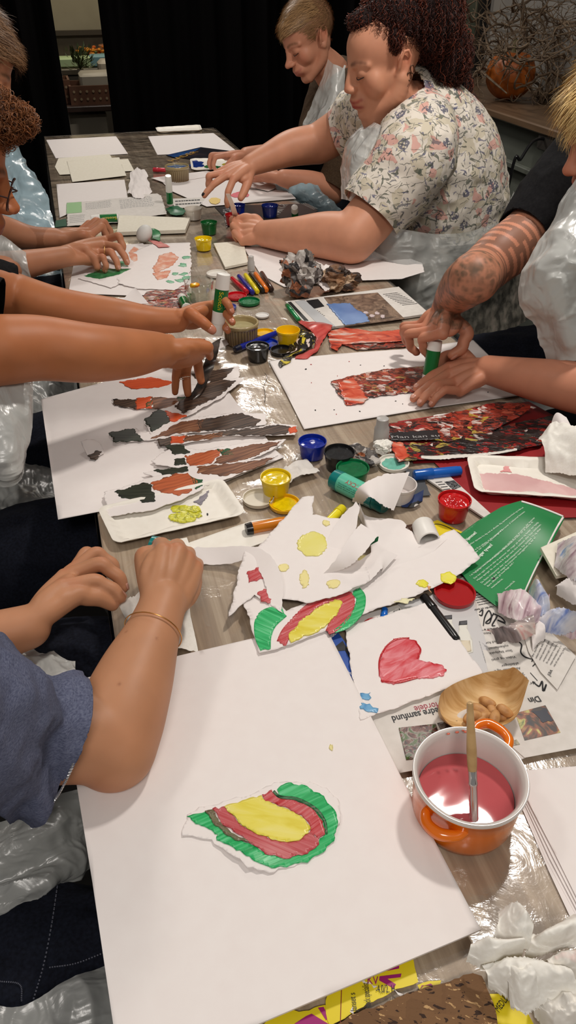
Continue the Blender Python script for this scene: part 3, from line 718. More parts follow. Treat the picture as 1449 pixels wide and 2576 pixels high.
# ---- markers
def marker(a, b, r, col, label, capcol=None, capend=0, group=None, split=.42, ha=None, name='marker'):
    """a, b photo ends of the pen; capend 0: cap at a"""
    A_ = P(a[0], a[1], .0025+(ha or r)); B_ = P(b[0], b[1], .0025+r); t_ = thing(name, (A_+B_)/2-Vector((0,0,r)), label, 'marker', group)
    m = bsdf('penb_%02d%02d%02d' % tuple(int(c*99) for c in col), col, .25, coat=.2)
    c2 = capcol or tuple(c*.85 for c in col); m2 = bsdf('penc_%02d%02d%02d' % tuple(int(c*99) for c in c2), c2, .25, coat=.2)
    if capend: A_, B_ = B_, A_
    C = A_.lerp(B_, split)
    V, Fc = rod(A_, C, [(0, r*.7), (.05, r*.98), (.5, r*1.03), (.98, r*1.1), (1, r*1.06)], 22); mesh('cap', V, Fc, m2, t_)
    V, Fc = rod(C, B_, [(0, r*.96), (.85, r*.96), (.88, r*.9), (.97, r*.88), (1, r*.7)], 22); mesh('barrel', V, Fc, m, t_)
    V, Fc = rod(B_.lerp(C, .012), B_+(B_-C)*.012, [(0, r*.6), (1, r*.55)], 14); mesh('end_plug', V, Fc, m2, t_)
    return t_
G6 = 'felt pens in a neat row'
for a, b, c, n in (((583,700),(622,736),s2l(196,18,36),'red felt pen at the left end of the row of six'), ((600,694),(636,737),s2l(34,34,140),'blue felt pen between the red and yellow pens of the row'),
                   ((617,691),(648,735),s2l(240,216,20),'yellow felt pen between the blue and black pens of the row'), ((629,690),(662,732),s2l(16,14,14),'black felt pen between the yellow and orange pens of the row'),
                   ((642,688),(671,731),s2l(240,122,22),'orange felt pen between the black and brown pens of the row'), ((658,686),(684,729),s2l(52,28,20),'dark brown felt pen at the right end of the row of six')):
    marker(a, b, .0062, c, n, group=G6, capend=1)
marker((590,880), (697,838), .007, s2l(18,34,140), 'blue marker lying across the lids beside the black pot', capcol=(.01,.012,.03), group=None, split=.12)
marker((1040,1196), (1160,1184), .0085, s2l(20,96,190), 'bright blue marker lying between the white pot and the red sheets', split=.4)
marker((618,1332), (720,1312), .0085, s2l(214,126,30), 'orange marker with a black end poking out under the torn paper', capcol=(.012,.010,.010), split=.16)
marker((1043,1331), (1000,1344), .008, s2l(74,44,26), 'brown marker end sticking out above the yellow paper')
marker((862,1278), (800,1340), .007, s2l(238,222,30), 'yellow marker under the torn paper below the teal glue stick', split=.2)
marker((385,427), (418,428), .008, s2l(206,40,60), 'red marker lying left of the far ribbed ramekin')
marker((1065,1500), (1150,1612), .006, (.010,.010,.011), 'black marker lying on the catalogue page beside the heart painting', split=.3)
marker((968,1532), (962,1580), .0042, s2l(20,110,210), 'blue marker between the white sheet and the heart painting')
marker((722,768), (752,806), .0055, s2l(16,130,70), 'green pen at the left edge of the magazine')
# ---- glue sticks
LAB = {}
def glue(a, b, r, label, ha=.0, hb=.0, lab=s2l(8,110,48), cap=WHITEP, word=None, wc=None, cf=.34, lf=.84, group='glue sticks', capcut=False):
    A_ = P(a[0], a[1], ha); B_ = P(b[0], b[1], hb); return glue_w(A_, B_, r, label, lab, cap, word, wc, cf, lf, group)
def glue_w(A_, B_, r, label, lab=s2l(8,110,48), cap=WHITEP, word=None, wc=None, cf=.34, lf=.84, group='glue sticks', base=None, toend=None):
    """A_ cap end, B_ bottom end"""
    t_ = thing('glue_stick', Vector(((A_.x+B_.x)/2, (A_.y+B_.y)/2, min(A_.z, B_.z))), label, 'glue stick', group)
    m = bsdf('gl_%02d%02d%02d' % tuple(int(c*99) for c in lab), lab, .3, coat=.2)
    C = A_.lerp(B_, cf); D_ = A_.lerp(B_, lf)
    V, Fc = rod(A_, C, [(0, r*.86), (.04, r*.96), (1, r*1.04)], 32); mesh('cap', V, Fc, cap, t_)
    V, Fc = rod(C, D_, [(0, r), (1, r)], 32); mesh('label', V, Fc, m, t_)
    V, Fc = rod(D_, B_, [(0, r*1.0), (.5, r*1.0), (.52, r*.93), (.94, r*.93), (1, r*.8)], 32); mesh('base', V, Fc, base or cap, t_)
    if word:
        d = (B_-A_).normalized(); view = (Vector((0,0,CAMZ))-C).normalized(); side = d.cross(view).normalized(); up = side.cross(d).normalized()
        if up.dot(view) < 0: up = -up
        for (s_, f0, f1, off, hg, colr) in word:
            X = d if f1 > f0 else -d; Y = up.cross(X)
            # bend the letters round the barrel
            o = letters(s_, None, None, 0, bsdf('let_%02d%02d%02d' % tuple(int(c*99) for c in colr), colr, .4), t_, 'lettering', hgt=hg, world=(Vector((0,0,0)), Vector((1,0,0)), Vector((0,1,0)), Vector((0,0,1)), abs(f1-f0)*(B_-A_).length))
            if o is None: continue
            me = o.data; base_ = ORG[o]
            for vtx in me.vertices:
                q = vtx.co+base_; an = (q.y+off)/r; Cc = A_.lerp(B_, f0)+X*q.x
                w_ = Cc+(up*math.cos(an)+Y*math.sin(an))*(r*1.012)
                vtx.co = w_
            o.location = -Vector(t_.location); ORG[o] = Vector((0,0,0))
    return t_
TEALC = s2l(0,120,118); TEAL = bsdf('teal_plastic', TEALC, .25, coat=.2)
glue((840,1204), (972,1270), .0158, 'big teal glue stick lying on the bare table under the torn paper', .018, .018, lab=s2l(96,196,166), cap=TEAL, cf=.15, lf=.62, group=None,
     word=[('STICKY', .62, .30, -.008, .007, s2l(190,40,30)), ('limstift uden opløsning', .60, .20, .002, .0016, s2l(16,60,50)), ('til papir pap og foto', .60, .20, .005, .0016, s2l(16,60,50)), ('vaskes af med vand', .60, .20, .008, .0016, s2l(16,60,50))])
SC = [('Scotch', .62, .42, -.003, .006, s2l(232,196,20))]
glue((423,442), (428,516), .0105, 'upright glue stick with a green label and tall white cap, beyond the white pot', .10, .004, cf=.52, lf=.92, word=None)
glue((229,552), (296,548), .0125, 'glue stick with a green label lying on the newspaper at the left', .016, .016, cf=.34, lf=.98, word=[('Scotch', .96, .45, -.004, .008, s2l(232,196,20))])
glue((741,521), (742,545), .0105, 'short glue stick with white cap standing behind the forearm on the black strip', .04, .004, cf=.45, lf=.95)
glue((457,748), (470,775), .011, 'glue stick with green and white stripes lying left of the drinking glass', .012, .012, cf=.3, lf=.95)
# loose caps
def capobj(px, py, r, hh, label, mat=WHITEP, tilt=None):
    b = P(px, py, .0025)
    if tilt:
        A_, B_ = P(*tilt[0], r+.003), P(*tilt[1], r+.003); V, Fc = rod(A_, B_, [(0, r*.9), (.06, r), (1, r*1.0), (1, r*.86), (.1, r*.8), (.1, .0005)], 28)
    else: V, Fc = lathe(b, [(r, 0), (r*.97, hh*.6), (r*.8, hh*.68), (r*.78, hh), (r*.7, hh*1.02), (.0005, hh*1.02)], 28)
    return mesh('cap_piece', V, Fc, mat, label=label, cat='cap', group='loose white glue caps')
MILK = bsdf('milky_plastic', s2l(214,212,208), .35, trans=.35)
capobj(632, 680, .0095, .036, 'milky white cap standing above the felt pens', MILK)
capobj(958, 1112, .013, .045, 'frosted cap standing at the corner of the painted magazine strip', MILK)
capobj(0, 0, .0155, .03, 'white glue cap lying on the yellow paper', WHITEP, ((1062,1320), (1080,1362)))
# ---- ramekins
def ramekin(px, pyb, wpx, label, stain, ratio=.60):
    b = P(px, pyb, .002); R = pxw(px, pyb-wpx*.45, wpx, .045)/2; Hh = 2*R*ratio; t_ = thing('ramekin', b, label, 'ramekin')
    m = noisy('ramekin_'+label[:4], [(.3, s2l(128,108,66)), (.6, s2l(160,142,100))], 30, rough=.25, bmp=.05, coat=.3)
    body = [(.001, 0), (R*.84, 0), (R*.88, .003)]+[(R*(.88+.05*k/8), .003+(Hh*.8-.003)*k/8) for k in range(9)]+[(R*.97, Hh*.82), (R, Hh*.88), (R, Hh*.98), (R*.97, Hh), (R*.90, Hh), (R*.87, Hh*.9), (R*.83, .012), (.001, .010)]
    rip = lambda a, k: (1+.022*math.cos(a*34) if 2 <= k <= 11 else 1)
    V, Fc = lathe(b, body, 204, ripple=rip); V = np.array([tuple(v) for v in V])
    # brown glaze in the flutes
    k = np.repeat(np.arange(len(body)), 204); ang = np.tile(np.arange(204)*2*math.pi/204, len(body))
    c1_ = np.array(s2l(168,150,108)); c2_ = np.array(s2l(92,60,28)); c3_ = np.array(s2l(64,40,20))
    w_ = ((k >= 2) & (k <= 11))*(.45+.55*np.cos(ang*34)); hz = (V[:,2]-b.z)/Hh
    colr = c1_*(1-.0*hz[:,None]); colr = np.repeat(c1_[None], len(V), 0)
    dn = np.clip(1.1-hz*1.1, 0, 1)*((k >= 1) & (k <= 12)); colr = colr*(1-.75*dn[:,None])+c2_*.75*dn[:,None]
    grv = np.clip(-np.cos(ang*34), 0, 1)*((k >= 2) & (k <= 11)); colr = colr*(1-.7*grv[:,None])+c3_*.7*grv[:,None]
    mesh('bowl', V, Fc, vcol('glazed_stoneware', .25, coat=.4), t_, colattr=colr)
    if stain:
        zz = Hh*stain[0]; V, Fc = lathe(b+Vector((0,0,zz)), [(R*.86, 0), (.001, .0001)], 48); mesh('contents', V, Fc, stain[1], t_)
    return t_
def vcol(name, rough=.5, coat=0, spec=.5, sss=0, bmp=0, bsc=300):
    if name in MATS: return MATS[name]
    m = bsdf(name, (.5,.4,.3), rough, coat=coat, spec=spec, sss=sss); t = m.node_tree; a = t.nodes.new('ShaderNodeVertexColor'); a.layer_name = 'Col'
    t.links.new(a.outputs[0], t.nodes['Principled BSDF'].inputs['Base Color'])
    if bmp:
        v = mapping(t); f = noise(t, v, bsc, 3); t.links.new(bump(t, f, bmp, .0004), t.nodes['Principled BSDF'].inputs['Normal'])
    return m
ramekin(607, 860, 92, 'brown ribbed ramekin half full of cloudy water behind the held glue stick', (.72, bsdf('cloudy_water', s2l(170,160,120), .06, spec=.6)))
ramekin(448, 455, 62, 'brown ribbed ramekin with blue paint smears at the far side of the table', (.9, noisy('blue_smears', [(.42, s2l(150,140,110)), (.5, s2l(40,100,150)), (.6, s2l(20,60,140))], 60, rough=.3)))
# ---- drinking glass
b = P(504, 768, .002); R = pxw(504, 730, 76, .05)/2; Hh = R*2*.86; gl_ = thing('drinking_glass', b, 'clear faceted drinking glass with a yellow paint blob inside', 'glass')
GL2 = film_mat('tumbler_glass', .02, 2.2, .03, .05, (.97,.98,.97))
V, Fc = lathe(b, [(.001, 0), (R*.72, 0), (R*.76, .004), (R*.86, Hh*.62), (R*.97, Hh*.7), (R, Hh), (R*.965, Hh), (R*.93, Hh*.72), (R*.8, Hh*.62), (R*.66, .011), (.001, .009)], 80, ripple=lambda a, k: 1+(.03*abs(math.cos(a*5)) if k in (2, 3) else 0)); mesh('glass_body', V, Fc, GL2, gl_)
V, Fc = lathe(b+Vector((0,0,.0115)), [(R*.64, 0), (R*.76, Hh*.45), (.001, Hh*.451)], 40); mesh('water', V, Fc, film_mat('clear_water', .03, 1.2, .02, .02, (.95,.95,.9)), gl_)
pb = P(490, 717, .062); V, Fc = ellips(pb, (R*.34, R*.28, .006), None, 24, 12); V = np.array([tuple(v) for v in V]); V[:,2] += .003*vn(V, 120, 3)
mesh('paint_blob', V, Fc, noisy('yellow_orange', [(.4, s2l(240,200,20)), (.6, s2l(214,110,20))], 90, rough=.3), gl_)
# ---- orange casserole pot with pink water and brush
R = pxw(1184, 1940, 287, .06)/2; pb = P(1183, 2060, .002)
rimc = P(1184, 1945, .064); b = Vector((rimc.x, rimc.y, T+.002)); Hh = .062
ct = thing('casserole_pot', b, 'small orange enamelled pot with two handles, full of pink paint water', 'pot')
ENO = noisy('orange_enamel', [(.3, s2l(222,104,14)), (.7, s2l(236,124,24))], 10, rough=.18, bmp=.02, coat=.5); ENW = noisy('white_enamel', [(.3, s2l(206,198,192)), (.7, s2l(222,215,210))], 14, rough=.2, bmp=.02, coat=.4)
V, Fc = lathe(b, [(.001, 0), (R*.80, 0), (R*.88, .004), (R*.92, .012), (R*.945, Hh*.6), (R*.96, Hh*.86), (R*.985, Hh*.89), (R*.985, Hh*.955), (R*.97, Hh*.96)], 96, caps=False); mesh('outer_shell', V, Fc, ENO, ct)
V, Fc = lathe(b, [(R*.962, Hh*.925), (R*1.0, Hh*.93), (R*1.005, Hh*.97), (R*.985, Hh), (R*.955, Hh*1.0), (R*.92, Hh*.975), (R*.905, Hh*.93), (R*.885, Hh*.91), (R*.86, Hh*.5), (R*.80, .012), (R*.7, .008), (.001, .008)], 96, caps=False); mesh('inner_lining', V, Fc, ENW, ct)
V, Fc = lathe(b+Vector((0,0,.030)), [(R*.845, 0), (.001, .0001)], 64); mesh('pink_water', V, Fc, noisy('pink_water', [(.3, s2l(184,82,86)), (.7, s2l(188,86,90))], 16, rough=.04, bmp=.22, bd=.004, dist=.6, spec=.6, detail=1), ct)
def ringat(px, py, z):
    p = P(px, py, z); return p
for (aa, bb, lo, sgn) in (((1082,2030), (1168,2078), ((1072,2062),(1090,2092),(1130,2110),(1158,2100)), 1),):
    pts = [ringat(1084, 2036, .046), ringat(1070, 2046, .046), ringat(1076, 2074, .044), ringat(1106, 2098, .044), ringat(1146, 2102, .044), ringat(1168, 2090, .046), ringat(1178, 2078, .046)]
    V, Fc = tubecurve(pts, [.004, .0048, .0052, .0055, .0052, .0048, .004], 14, 50); mesh('handle', V, Fc, ENO, ct)
pts = [ringat(1190, 1842, .05), ringat(1200, 1826, .05), ringat(1228, 1820, .05), ringat(1262, 1838, .05), ringat(1280, 1862, .05), ringat(1276, 1886, .05)]
V, Fc = tubecurve(pts, [.004, .0048, .005, .005, .0048, .004], 14, 50); mesh('handle', V, Fc, ENO, ct)
mb = MB()
for (x, y, rr, c) in ((1150,1842,9,0),(1165,1838,6,0),(1128,1846,8,0),(1172,1841,10,0)):
    q = P(x, y, .0655); mb.add(*ellips(q, (rr*.00022, rr*.00014, .0006), None, 10, 6))
mb.build('paint_smear', bsdf('rim_smear', s2l(206,96,70), .4), ct)
# brush
tip = P(1192, 2044, .036); top = P(1182, 1766, .125)
ax = (top-tip).normalized(); br_ = thing('paint_brush', tip, 'wooden paint brush with silver ferrule standing in the pink water', 'brush')
L = (top-tip).length; f_e = .40
V, Fc = rod(tip+ax*L*.38, top, [(0, .0038), (.1, .0044), (.3, .0046), (.6, .0038), (.9, .0030), (.985, .0028), (1, .0016)], 20)
mesh('handle', V, Fc, noisy('brush_wood', [(.3, s2l(176,140,92)), (.7, s2l(206,172,122))], 9, (1,1,8), rough=.35, bmp=.03), br_)
V, Fc = rod(tip-ax*.012, tip+ax*L*.385, [(0, .0042), (.5, .0040), (.72, .0040), (.74, .0044), (.78, .0044), (.80, .0040), (.9, .0041), (1, .0040)], 22); mesh('ferrule', V, Fc, bsdf('silver', (.7,.7,.7), .18, 1), br_)
V, Fc = rod(tip-ax*.03, tip-ax*.011, [(0, .0015), (.5, .004), (1, .0038)], 14); mesh('bristles', V, Fc, bsdf('bristle', s2l(120,60,50), .8), br_)
def brush_text():
    return
    up = (Vector((0,0,CAMZ))-top).normalized(); sd = ax.cross(up).normalized()
    letters('PRO ARTE 10', None, None, 0, INK, br_, hgt=.0022, world=(tip+ax*L*.86-sd*.0012*-1+ (up-ax*up.dot(ax)).normalized()*.0040, -ax, None or sd, (up-ax*up.dot(ax)).normalized(), L*.36))
# ---- wooden boat dish with nuts
BIRCH = noisy('birch_veneer', [(.35, s2l(190,146,88)), (.5, s2l(216,178,122)), (.65, s2l(232,200,148))], 2.2, (60, 9, 9), (0, 0, -.9), rough=.45, dist=.6, bmp=.08, bd=.0004)
bt = thing('boat_dish', P(1210, 1800, .004), 'pale wooden leaf-shaped dish holding a few nuts', 'dish')
nn, mm = 48, 22; far = [(1103,1770,.036),(1112,1742,.034),(1150,1716,.030),(1220,1692,.030),(1275,1684,.040),(1296,1680,.048),(1331,1712,.052)]; near = [(1103,1770,.036),(1112,1800,.030),(1140,1828,.022),(1190,1836,.018),(1250,1828,.020),(1300,1800,.030),(1331,1712,.052)]
Aw = crom([tuple(P(*q)) for q in far], nn); Bw = crom([tuple(P(*q)) for q in near], nn); V = []
for i in range(nn):
    s = i/(nn-1)
    for j in range(mm):
        t = j/(mm-1); p = Aw[i]*(1-t)+Bw[i]*t; dep = (1-abs(2*t-1)**2.2)*math.sin(math.pi*min(1, max(0, s*1.02)))**.6
        zb_ = T+.0055; p = p.copy(); p[2] = p[2]*(1-dep)+zb_*dep; V.append(tuple(p))
F1 = [[i*mm+j, (i+1)*mm+j, (i+1)*mm+j+1, i*mm+j+1] for i in range(nn-1) for j in range(mm-1)]; k = len(V)
V2 = [(x, y, z-.0011) for x, y, z in V]
mesh('veneer_shell', V+V2, F1+[[q+k for q in reversed(f)] for f in F1]+[[i*mm, i*mm+k, (i+1)*mm+k, (i+1)*mm] for i in range(nn-1)]+[[i*mm+mm-1, (i+1)*mm+mm-1, (i+1)*mm+mm-1+k, i*mm+mm-1+k] for i in range(nn-1)], BIRCH, bt)
rn = random.Random(5)
NUT = noisy('nut', [(.3, s2l(150,98,52)), (.5, s2l(196,146,92)), (.7, s2l(214,170,118))], 60, rough=.55, bmp=.3, bd=.001)
nuts = [(1226,1766,1,'peanut half at the top of the little heap'),(1206,1786,0,''),(1196,1800,0,''),(1240,1790,0,''),(1222,1803,0,''),(1270,1788,1,'brown nut at the right of the heap'),(1258,1800,0,''),(1212,1812,0,''),(1243,1806,0,''),(1182,1806,0,'')]
n0 = None
for i, (x, y, fl, lb) in enumerate(nuts):
    c = P(x, y, .0145+.004*(i % 3)); a = rn.uniform(0, 3.1)
    V, Fc = ellips((0,0,0), (.0105*rn.uniform(.8, 1.1), .0058, .0052), Euler((rn.uniform(-.3,.3), rn.uniform(-.4,.4), a)).to_matrix(), 16, 10)
    V = np.array([tuple(v) for v in V]); V = V*(1+.16*vn(V, 130, i)[:,None])+np.array(c)
    mesh('nut', V, Fc, NUT, label=(lb+' in the wooden dish') if lb else 'light brown nut lying in the wooden boat dish', cat='nut', group='nuts in the boat dish')
# ================================================================ papers
PW = 'white drawing paper'
# -- the big poster board in front
big = sheet('drawing_paper', [(152,1722),(505,1637),(640,1605),(815,1568),(1010,1957),(1208,2345),(640,2582),(306,2720),(233,2222)], .0125,
      label='largest white drawing sheet in front with the green, red and yellow arch stuck on it', th=.0022, lifts=(((1208,2345),.003,.05),), wav=.002, wsc=5)
def strokes(s, pxpts, widths, mat, **k):
    """brush stroke along a polyline of photo pixels; widths in pixels"""
    C = crom([p for p in pxpts], len(pxpts)*6); W_ = crom([(w,) for w in widths], len(C))[:,0]; L, R_ = [], []
    for i in range(len(C)):
        d = C[min(i+1, len(C)-1)]-C[max(i-1, 0)]; n = np.array([-d[1], d[0]])/max(np.linalg.norm(d), 1e-6); L.append(tuple(C[i]+n*W_[i]/2)); R_.append(tuple(C[i]-n*W_[i]/2))
    return paint(s, L+R_[::-1], mat, **k)
pg = stroke('paint_green', [s2l(20,140,74), s2l(44,176,100), s2l(110,206,150)], .2, across=260, along=14)
pg2 = stroke('paint_green_b', [s2l(20,140,74), s2l(50,180,106), s2l(120,210,156)], -.75, across=260, along=14)
prd = stroke('paint_red', [s2l(176,34,40), s2l(196,84,88), s2l(206,130,132)], .35, across=320, along=12)
prd2 = stroke('paint_red_b', [s2l(170,36,44), s2l(190,90,94), s2l(200,120,120)], -.7, across=320, along=12)
pyl = stroke('paint_yellow', [s2l(214,196,40), s2l(228,216,92), s2l(232,222,130)], -.5, across=90, along=20, bmp=.3)
pdk = stroke('paint_darkmix', [s2l(60,40,30), s2l(120,110,84), s2l(90,120,84)], -.7, across=320, along=12)
art = sheet('torn_painting', [(458,2104),(520,2112),(548,2130),(590,2160),(622,2188),(690,2196),(740,2180),(790,2158),(840,2110),(858,2050),(850,2010),(822,1982),(780,1966),(690,1968),(640,1995),(560,2016),(500,2030),(470,2050)], .0142,
      label='torn scrap painted with a green, red and yellow arch, stuck on the largest sheet', cat='painting', jag=.0007, th=.0006, lifts=(((600,2180),.004,.03),((458,2104),.001,.02),((850,2060),.002,.02)))
paint(art, [(697,1986),(719,1970),(759,1973),(804,1995),(842,2040),(850,2068),(843,2108),(820,2137),(780,2163),(728,2178),(692,2185),(653,2175),(628,2159),(604,2143),(570,2126),(545,2115),(548,2100),(500,2074),(470,2054),(516,2042),(540,2068),(583,2105),(628,2125),(674,2150),(722,2158),(774,2142),(801,2118),(818,2100),(812,2070),(786,2036),(744,2012),(707,2003)], pg, seed=1, jag=.0005)
paint(art, [(534,2034),(565,2028),(586,2052),(610,2080),(653,2101),(689,2113),(732,2118),(762,2106),(777,2094),(801,2108),(803,2124),(774,2148),(722,2161),(674,2153),(634,2126),(598,2100),(555,2070)], prd2, seed=2, up=.0006, jag=.0005)
paint(art, [(515,2040),(534,2036),(561,2077),(601,2108),(636,2122),(600,2118),(572,2104),(542,2078)], pdk, seed=8, up=.0008, jag=.0004)
paint(art, [(659,1998),(683,1986),(701,2005),(744,2013),(786,2032),(812,2068),(818,2100),(801,2112),(778,2096),(779,2074),(762,2055),(732,2038),(698,2024),(665,2013)], prd, seed=4, up=.0006, jag=.0005)
strokes(art, [(688,1990),(705,2004),(748,2010),(792,2034),(816,2066),(822,2098)], [7,7,8,8,7,5], stroke('paint_dkgreen', [s2l(16,60,34), s2l(50,110,70), s2l(130,120,110)], 0, across=320), seed=5, up=.0008, jag=.0003)
paint(art, [(564,2029),(610,2013),(658,2000),(668,2015),(698,2028),(731,2040),(763,2058),(779,2077),(776,2096),(744,2115),(707,2117),(653,2102),(610,2078),(590,2052)], pyl, up=.0009, seed=6, jag=.0005)
paint(big, blob_out(834, 1882, 5, 9, 12, .4, 4), bsdf('yellow_spot', s2l(226,216,150), .5), name='paint_spot')
# -- arch painting on the torn strip above
arch = sheet('torn_painting', [(612,1520),(638,1500),(700,1512),(720,1540),(850,1476),(912,1440),(1010,1400),(1140,1344),(1206,1415),(1160,1448),(1050,1498),(930,1540),(820,1588),(700,1634),(652,1645)], .0150,
      label='large torn sheet painted with a long arch, with yellow dabs at its right end', cat='painting', jag=.0004, lifts=(((1170,1380),.010,.06),((640,1560),.004,.03)), wav=.002)
strokes(arch, [(668,1636),(662,1600),(672,1566),(712,1538)], [26,44,52,34], pg2, seed=1)
strokes(arch, [(708,1620),(722,1592),(760,1548),(800,1516),(850,1500),(872,1508),(868,1540),(840,1576),(824,1592)], [26,26,26,22,26,40,36,30,14], prd, seed=2)
strokes(arch, [(895,1488),(908,1506),(900,1540),(872,1572),(842,1590)], [26,24,26,20,8], pg, seed=3)
paint(arch, [(726,1600),(752,1566),(800,1530),(842,1508),(860,1514),(852,1540),(830,1566),(800,1590),(760,1604),(732,1618)], pyl, up=.0007, seed=6)
paint(arch, [(862,1488),(880,1474),(884,1466),(870,1470),(850,1490)], prd, seed=7)
ydab = stroke('yellow_dab', [s2l(226,214,120), s2l(232,226,60), s2l(222,206,90)], .4, along=30, across=60, bmp=.2)
for (x, y, a, b_, r_) in ((1062,1470,16,9,.2), (1128,1458,22,14,.2)): paint(arch, blob_out(x, y, a, b_, 16, .15, x, r_), ydab, name='paint_dab')
paint(arch, [(1070,1470),(1084,1478),(1086,1494),(1078,1486)], bsdf('orange_thin', s2l(222,160,110), .5), name='paint_dab')
paint(arch, [(990,1516),(1010,1506),(1044,1508),(1020,1520)], bsdf('pale_yel', s2l(232,226,184), .5), name='paint_dab')
# -- catalogue page under the heart
cat_ = sheet('catalogue_page', [(866,1560),(1080,1500),(1185,1440),(1290,1500),(1449,1650),(1470,1830),(1310,1912),(1120,1925),(1005,1945),(940,1850),(900,1740)], .0058, NEWS,
      label='printed catalogue page with photos lying under the heart painting and wooden dish', cat='catalogue page', th=.0008, wav=.0012)
LG = bsdf('page_grey', s2l(198,196,196), .5)
paint(cat_, [(1000,1520),(1080,1500),(1176,1458),(1230,1640),(1245,1700),(1150,1680)], LG, name='printed_panel', jag=0)
letters('n du ka', (1012,1530), (1118,1508), .0066, INK, cat_.o, hgt=.012, bold=.02)
letters('ælg en gave', (990,1546), (1092,1524), .0066, INK, cat_.o, hgt=.008, shear=.3)
letters('k', (1108,1531), (1120,1528), .0066, INK, cat_.o, hgt=.007, shear=.3)
paint(cat_, blob_out(944, 1580, 36, 26, 24, 0, 2), bsdf('badge_red', s2l(172,28,34), .45), name='red_badge', jag=0)
letters('Se flere', (928,1568), (962,1562), .0072, WHITEP, cat_.o, hgt=.0042)
letters('gaver på', (928,1578), (964,1571), .0072, WHITEP, cat_.o, hgt=.0042)
letters('aeldre', (914,1588), (944,1582), .0072, WHITEP, cat_.o, hgt=.0042)
# vinegar bottles on the page
for (x, y) in ((1166,1620), (1128,1606)):
    paint(cat_, [(x-12,y-36),(x-11,y-52),(x+9,y-54),(x+10,y-36),(x+22,y-10),(x+24,y+22),(x-2,y+26),(x-14,y-6)], bsdf('bottle_pale', s2l(222,220,210), .5), name='printed_bottle', jag=0, up=.0006)
    paint(cat_, [(x-12,y-47),(x-11,y-56),(x+9,y-58),(x+9,y-48)], bsdf('cap_grey', s2l(70,70,74), .5), name='printed_bottle', jag=0, up=.0009)
    paint(cat_, [(x-8,y-8),(x+16,y-8),(x+20,y+18),(x-2,y+22)], bsdf('label_cream', s2l(216,204,180) if x > 1150 else s2l(214,176,120), .5), name='printed_bottle', jag=0, up=.0009)
# sheet with upside-down text
pg_ = sheet('leaflet', [(1185,1440),(1260,1480),(1330,1600),(1449,1780),(1460,1880),(1320,1906),(1290,1880),(1250,1780),(1216,1640)], .0072, NEWS,
      label='leaflet with upside-down Danish lines and black scribbles under the wooden dish', cat='leaflet', th=.0004)
for i, (s_, a, b_) in enumerate((('Stor bladpakk', (1287,1634), (1229,1642)), ('Viden og grati', (1296,1650), (1236,1658)), ('afdelinger', (1303,1666), (1260,1673)), ('Aktiviteter og k', (1308,1678), (1242,1686)), ('2.00', (1317,1692), (1298,1697)), ('Med', (1323,1702), (1305,1707)), ('dr', (1345,1714), (1330,1718)),
                                ('rabat hos', (1262,1586), (1216,1592)), ('nyhedsmail', (1277,1622), (1228,1630)), ('med for', (1256,1610), (1220,1616)), ('ker', (1252,1578), (1210,1583)))):
    letters(s_, a, b_, .0076, INK, pg_.o, hgt=.0036)
letters('Din', (1354,1751), (1327,1757), .0076, INK, pg_.o, hgt=.008, bold=.02)
letters('Værdig og betr', (1242,1524), (1192,1533), .0076, INK, pg_.o, hgt=.003, bold=.02)
greek(pg_, (1186,1492), (1228,1484), (1206,1526), 6, INK, seed=3)
greek(pg_, (1200,1600), (1222,1672), (1204,1598), 1, bsdf('ink_grey', (.3,.3,.3), .6), seed=5)
scr = [[(1206,1540),(1214,1534),(1212,1548),(1205,1546)], [(1216,1574),(1220,1552),(1230,1536),(1236,1552),(1222,1566),(1232,1566),(1240,1546),(1250,1550),(1238,1572),(1246,1574)], [(1240,1542),(1262,1554),(1270,1566),(1252,1560),(1272,1570)],
       [(1302,1612),(1312,1622),(1310,1640),(1320,1652),(1338,1658)], [(1338,1664),(1344,1652),(1348,1666),(1356,1660),(1340,1676)], [(1340,1714),(1356,1726),(1364,1714),(1366,1738),(1374,1722),(1370,1738)], [(1334,1692),(1352,1712)]]
for q in scr: 
    L_ = [(x, y) for x, y in q]; W3 = [P(x, y, .0078) for x, y in L_]; V, Fc = tubecurve(W3, [.0006]+[.0009]*(len(L_)-2)+[.0005] if len(L_) > 2 else [.0004,.0004], 5, len(L_)*7); mesh('ink_scribble', V, Fc, INK, pg_.o)
letters('bedre samfund', (1112,1778), (984,1803), .0066, INK, cat_.o, hgt=.0085, bold=.02)
letters('fordele', (1098,1766), (1040,1778), .0066, bsdf('magenta_ink', s2l(160,30,60), .5), cat_.o, hgt=.0085)
def photo(s, out, stops, label=None, scale=40, name='printed_photo', up=.0006):
    m = noisy('photo_%d_%d' % (int(out[0][0]), int(out[0][1])), stops, scale, rough=.35, bmp=0, dist=1.5, detail=6, const=False); return paint(s, out, m, name=name, jag=0, up=up)
photo(cat_, [(1003,1832),(1096,1822),(1120,1900),(1022,1911)], [(.36,s2l(24,22,24)),(.45,s2l(110,60,50)),(.5,s2l(150,146,136)),(.56,s2l(60,84,40)),(.65,s2l(96,120,60))], scale=90)
photo(cat_, [(1100,1820),(1150,1814),(1170,1850),(1120,1860)], [(.4,s2l(60,50,50)),(.6,s2l(120,112,104))], scale=60)
photo(pg_, [(1296,1794),(1372,1774),(1410,1842),(1320,1862)], [(.34,s2l(28,32,48)),(.44,s2l(60,46,36)),(.52,s2l(150,86,56)),(.58,s2l(196,190,110)),(.66,s2l(90,110,50))], scale=36)
paint(pg_, [(1340,1790),(1372,1780),(1392,1812),(1366,1818)], bsdf('navy_print', s2l(28,32,50), .4), name='printed_photo', jag=.0004, up=.0009)
photo(pg_, [(1280,1866),(1300,1860),(1308,1872),(1288,1876)], [(.4,s2l(60,46,36)),(.6,s2l(196,190,150))], scale=70)
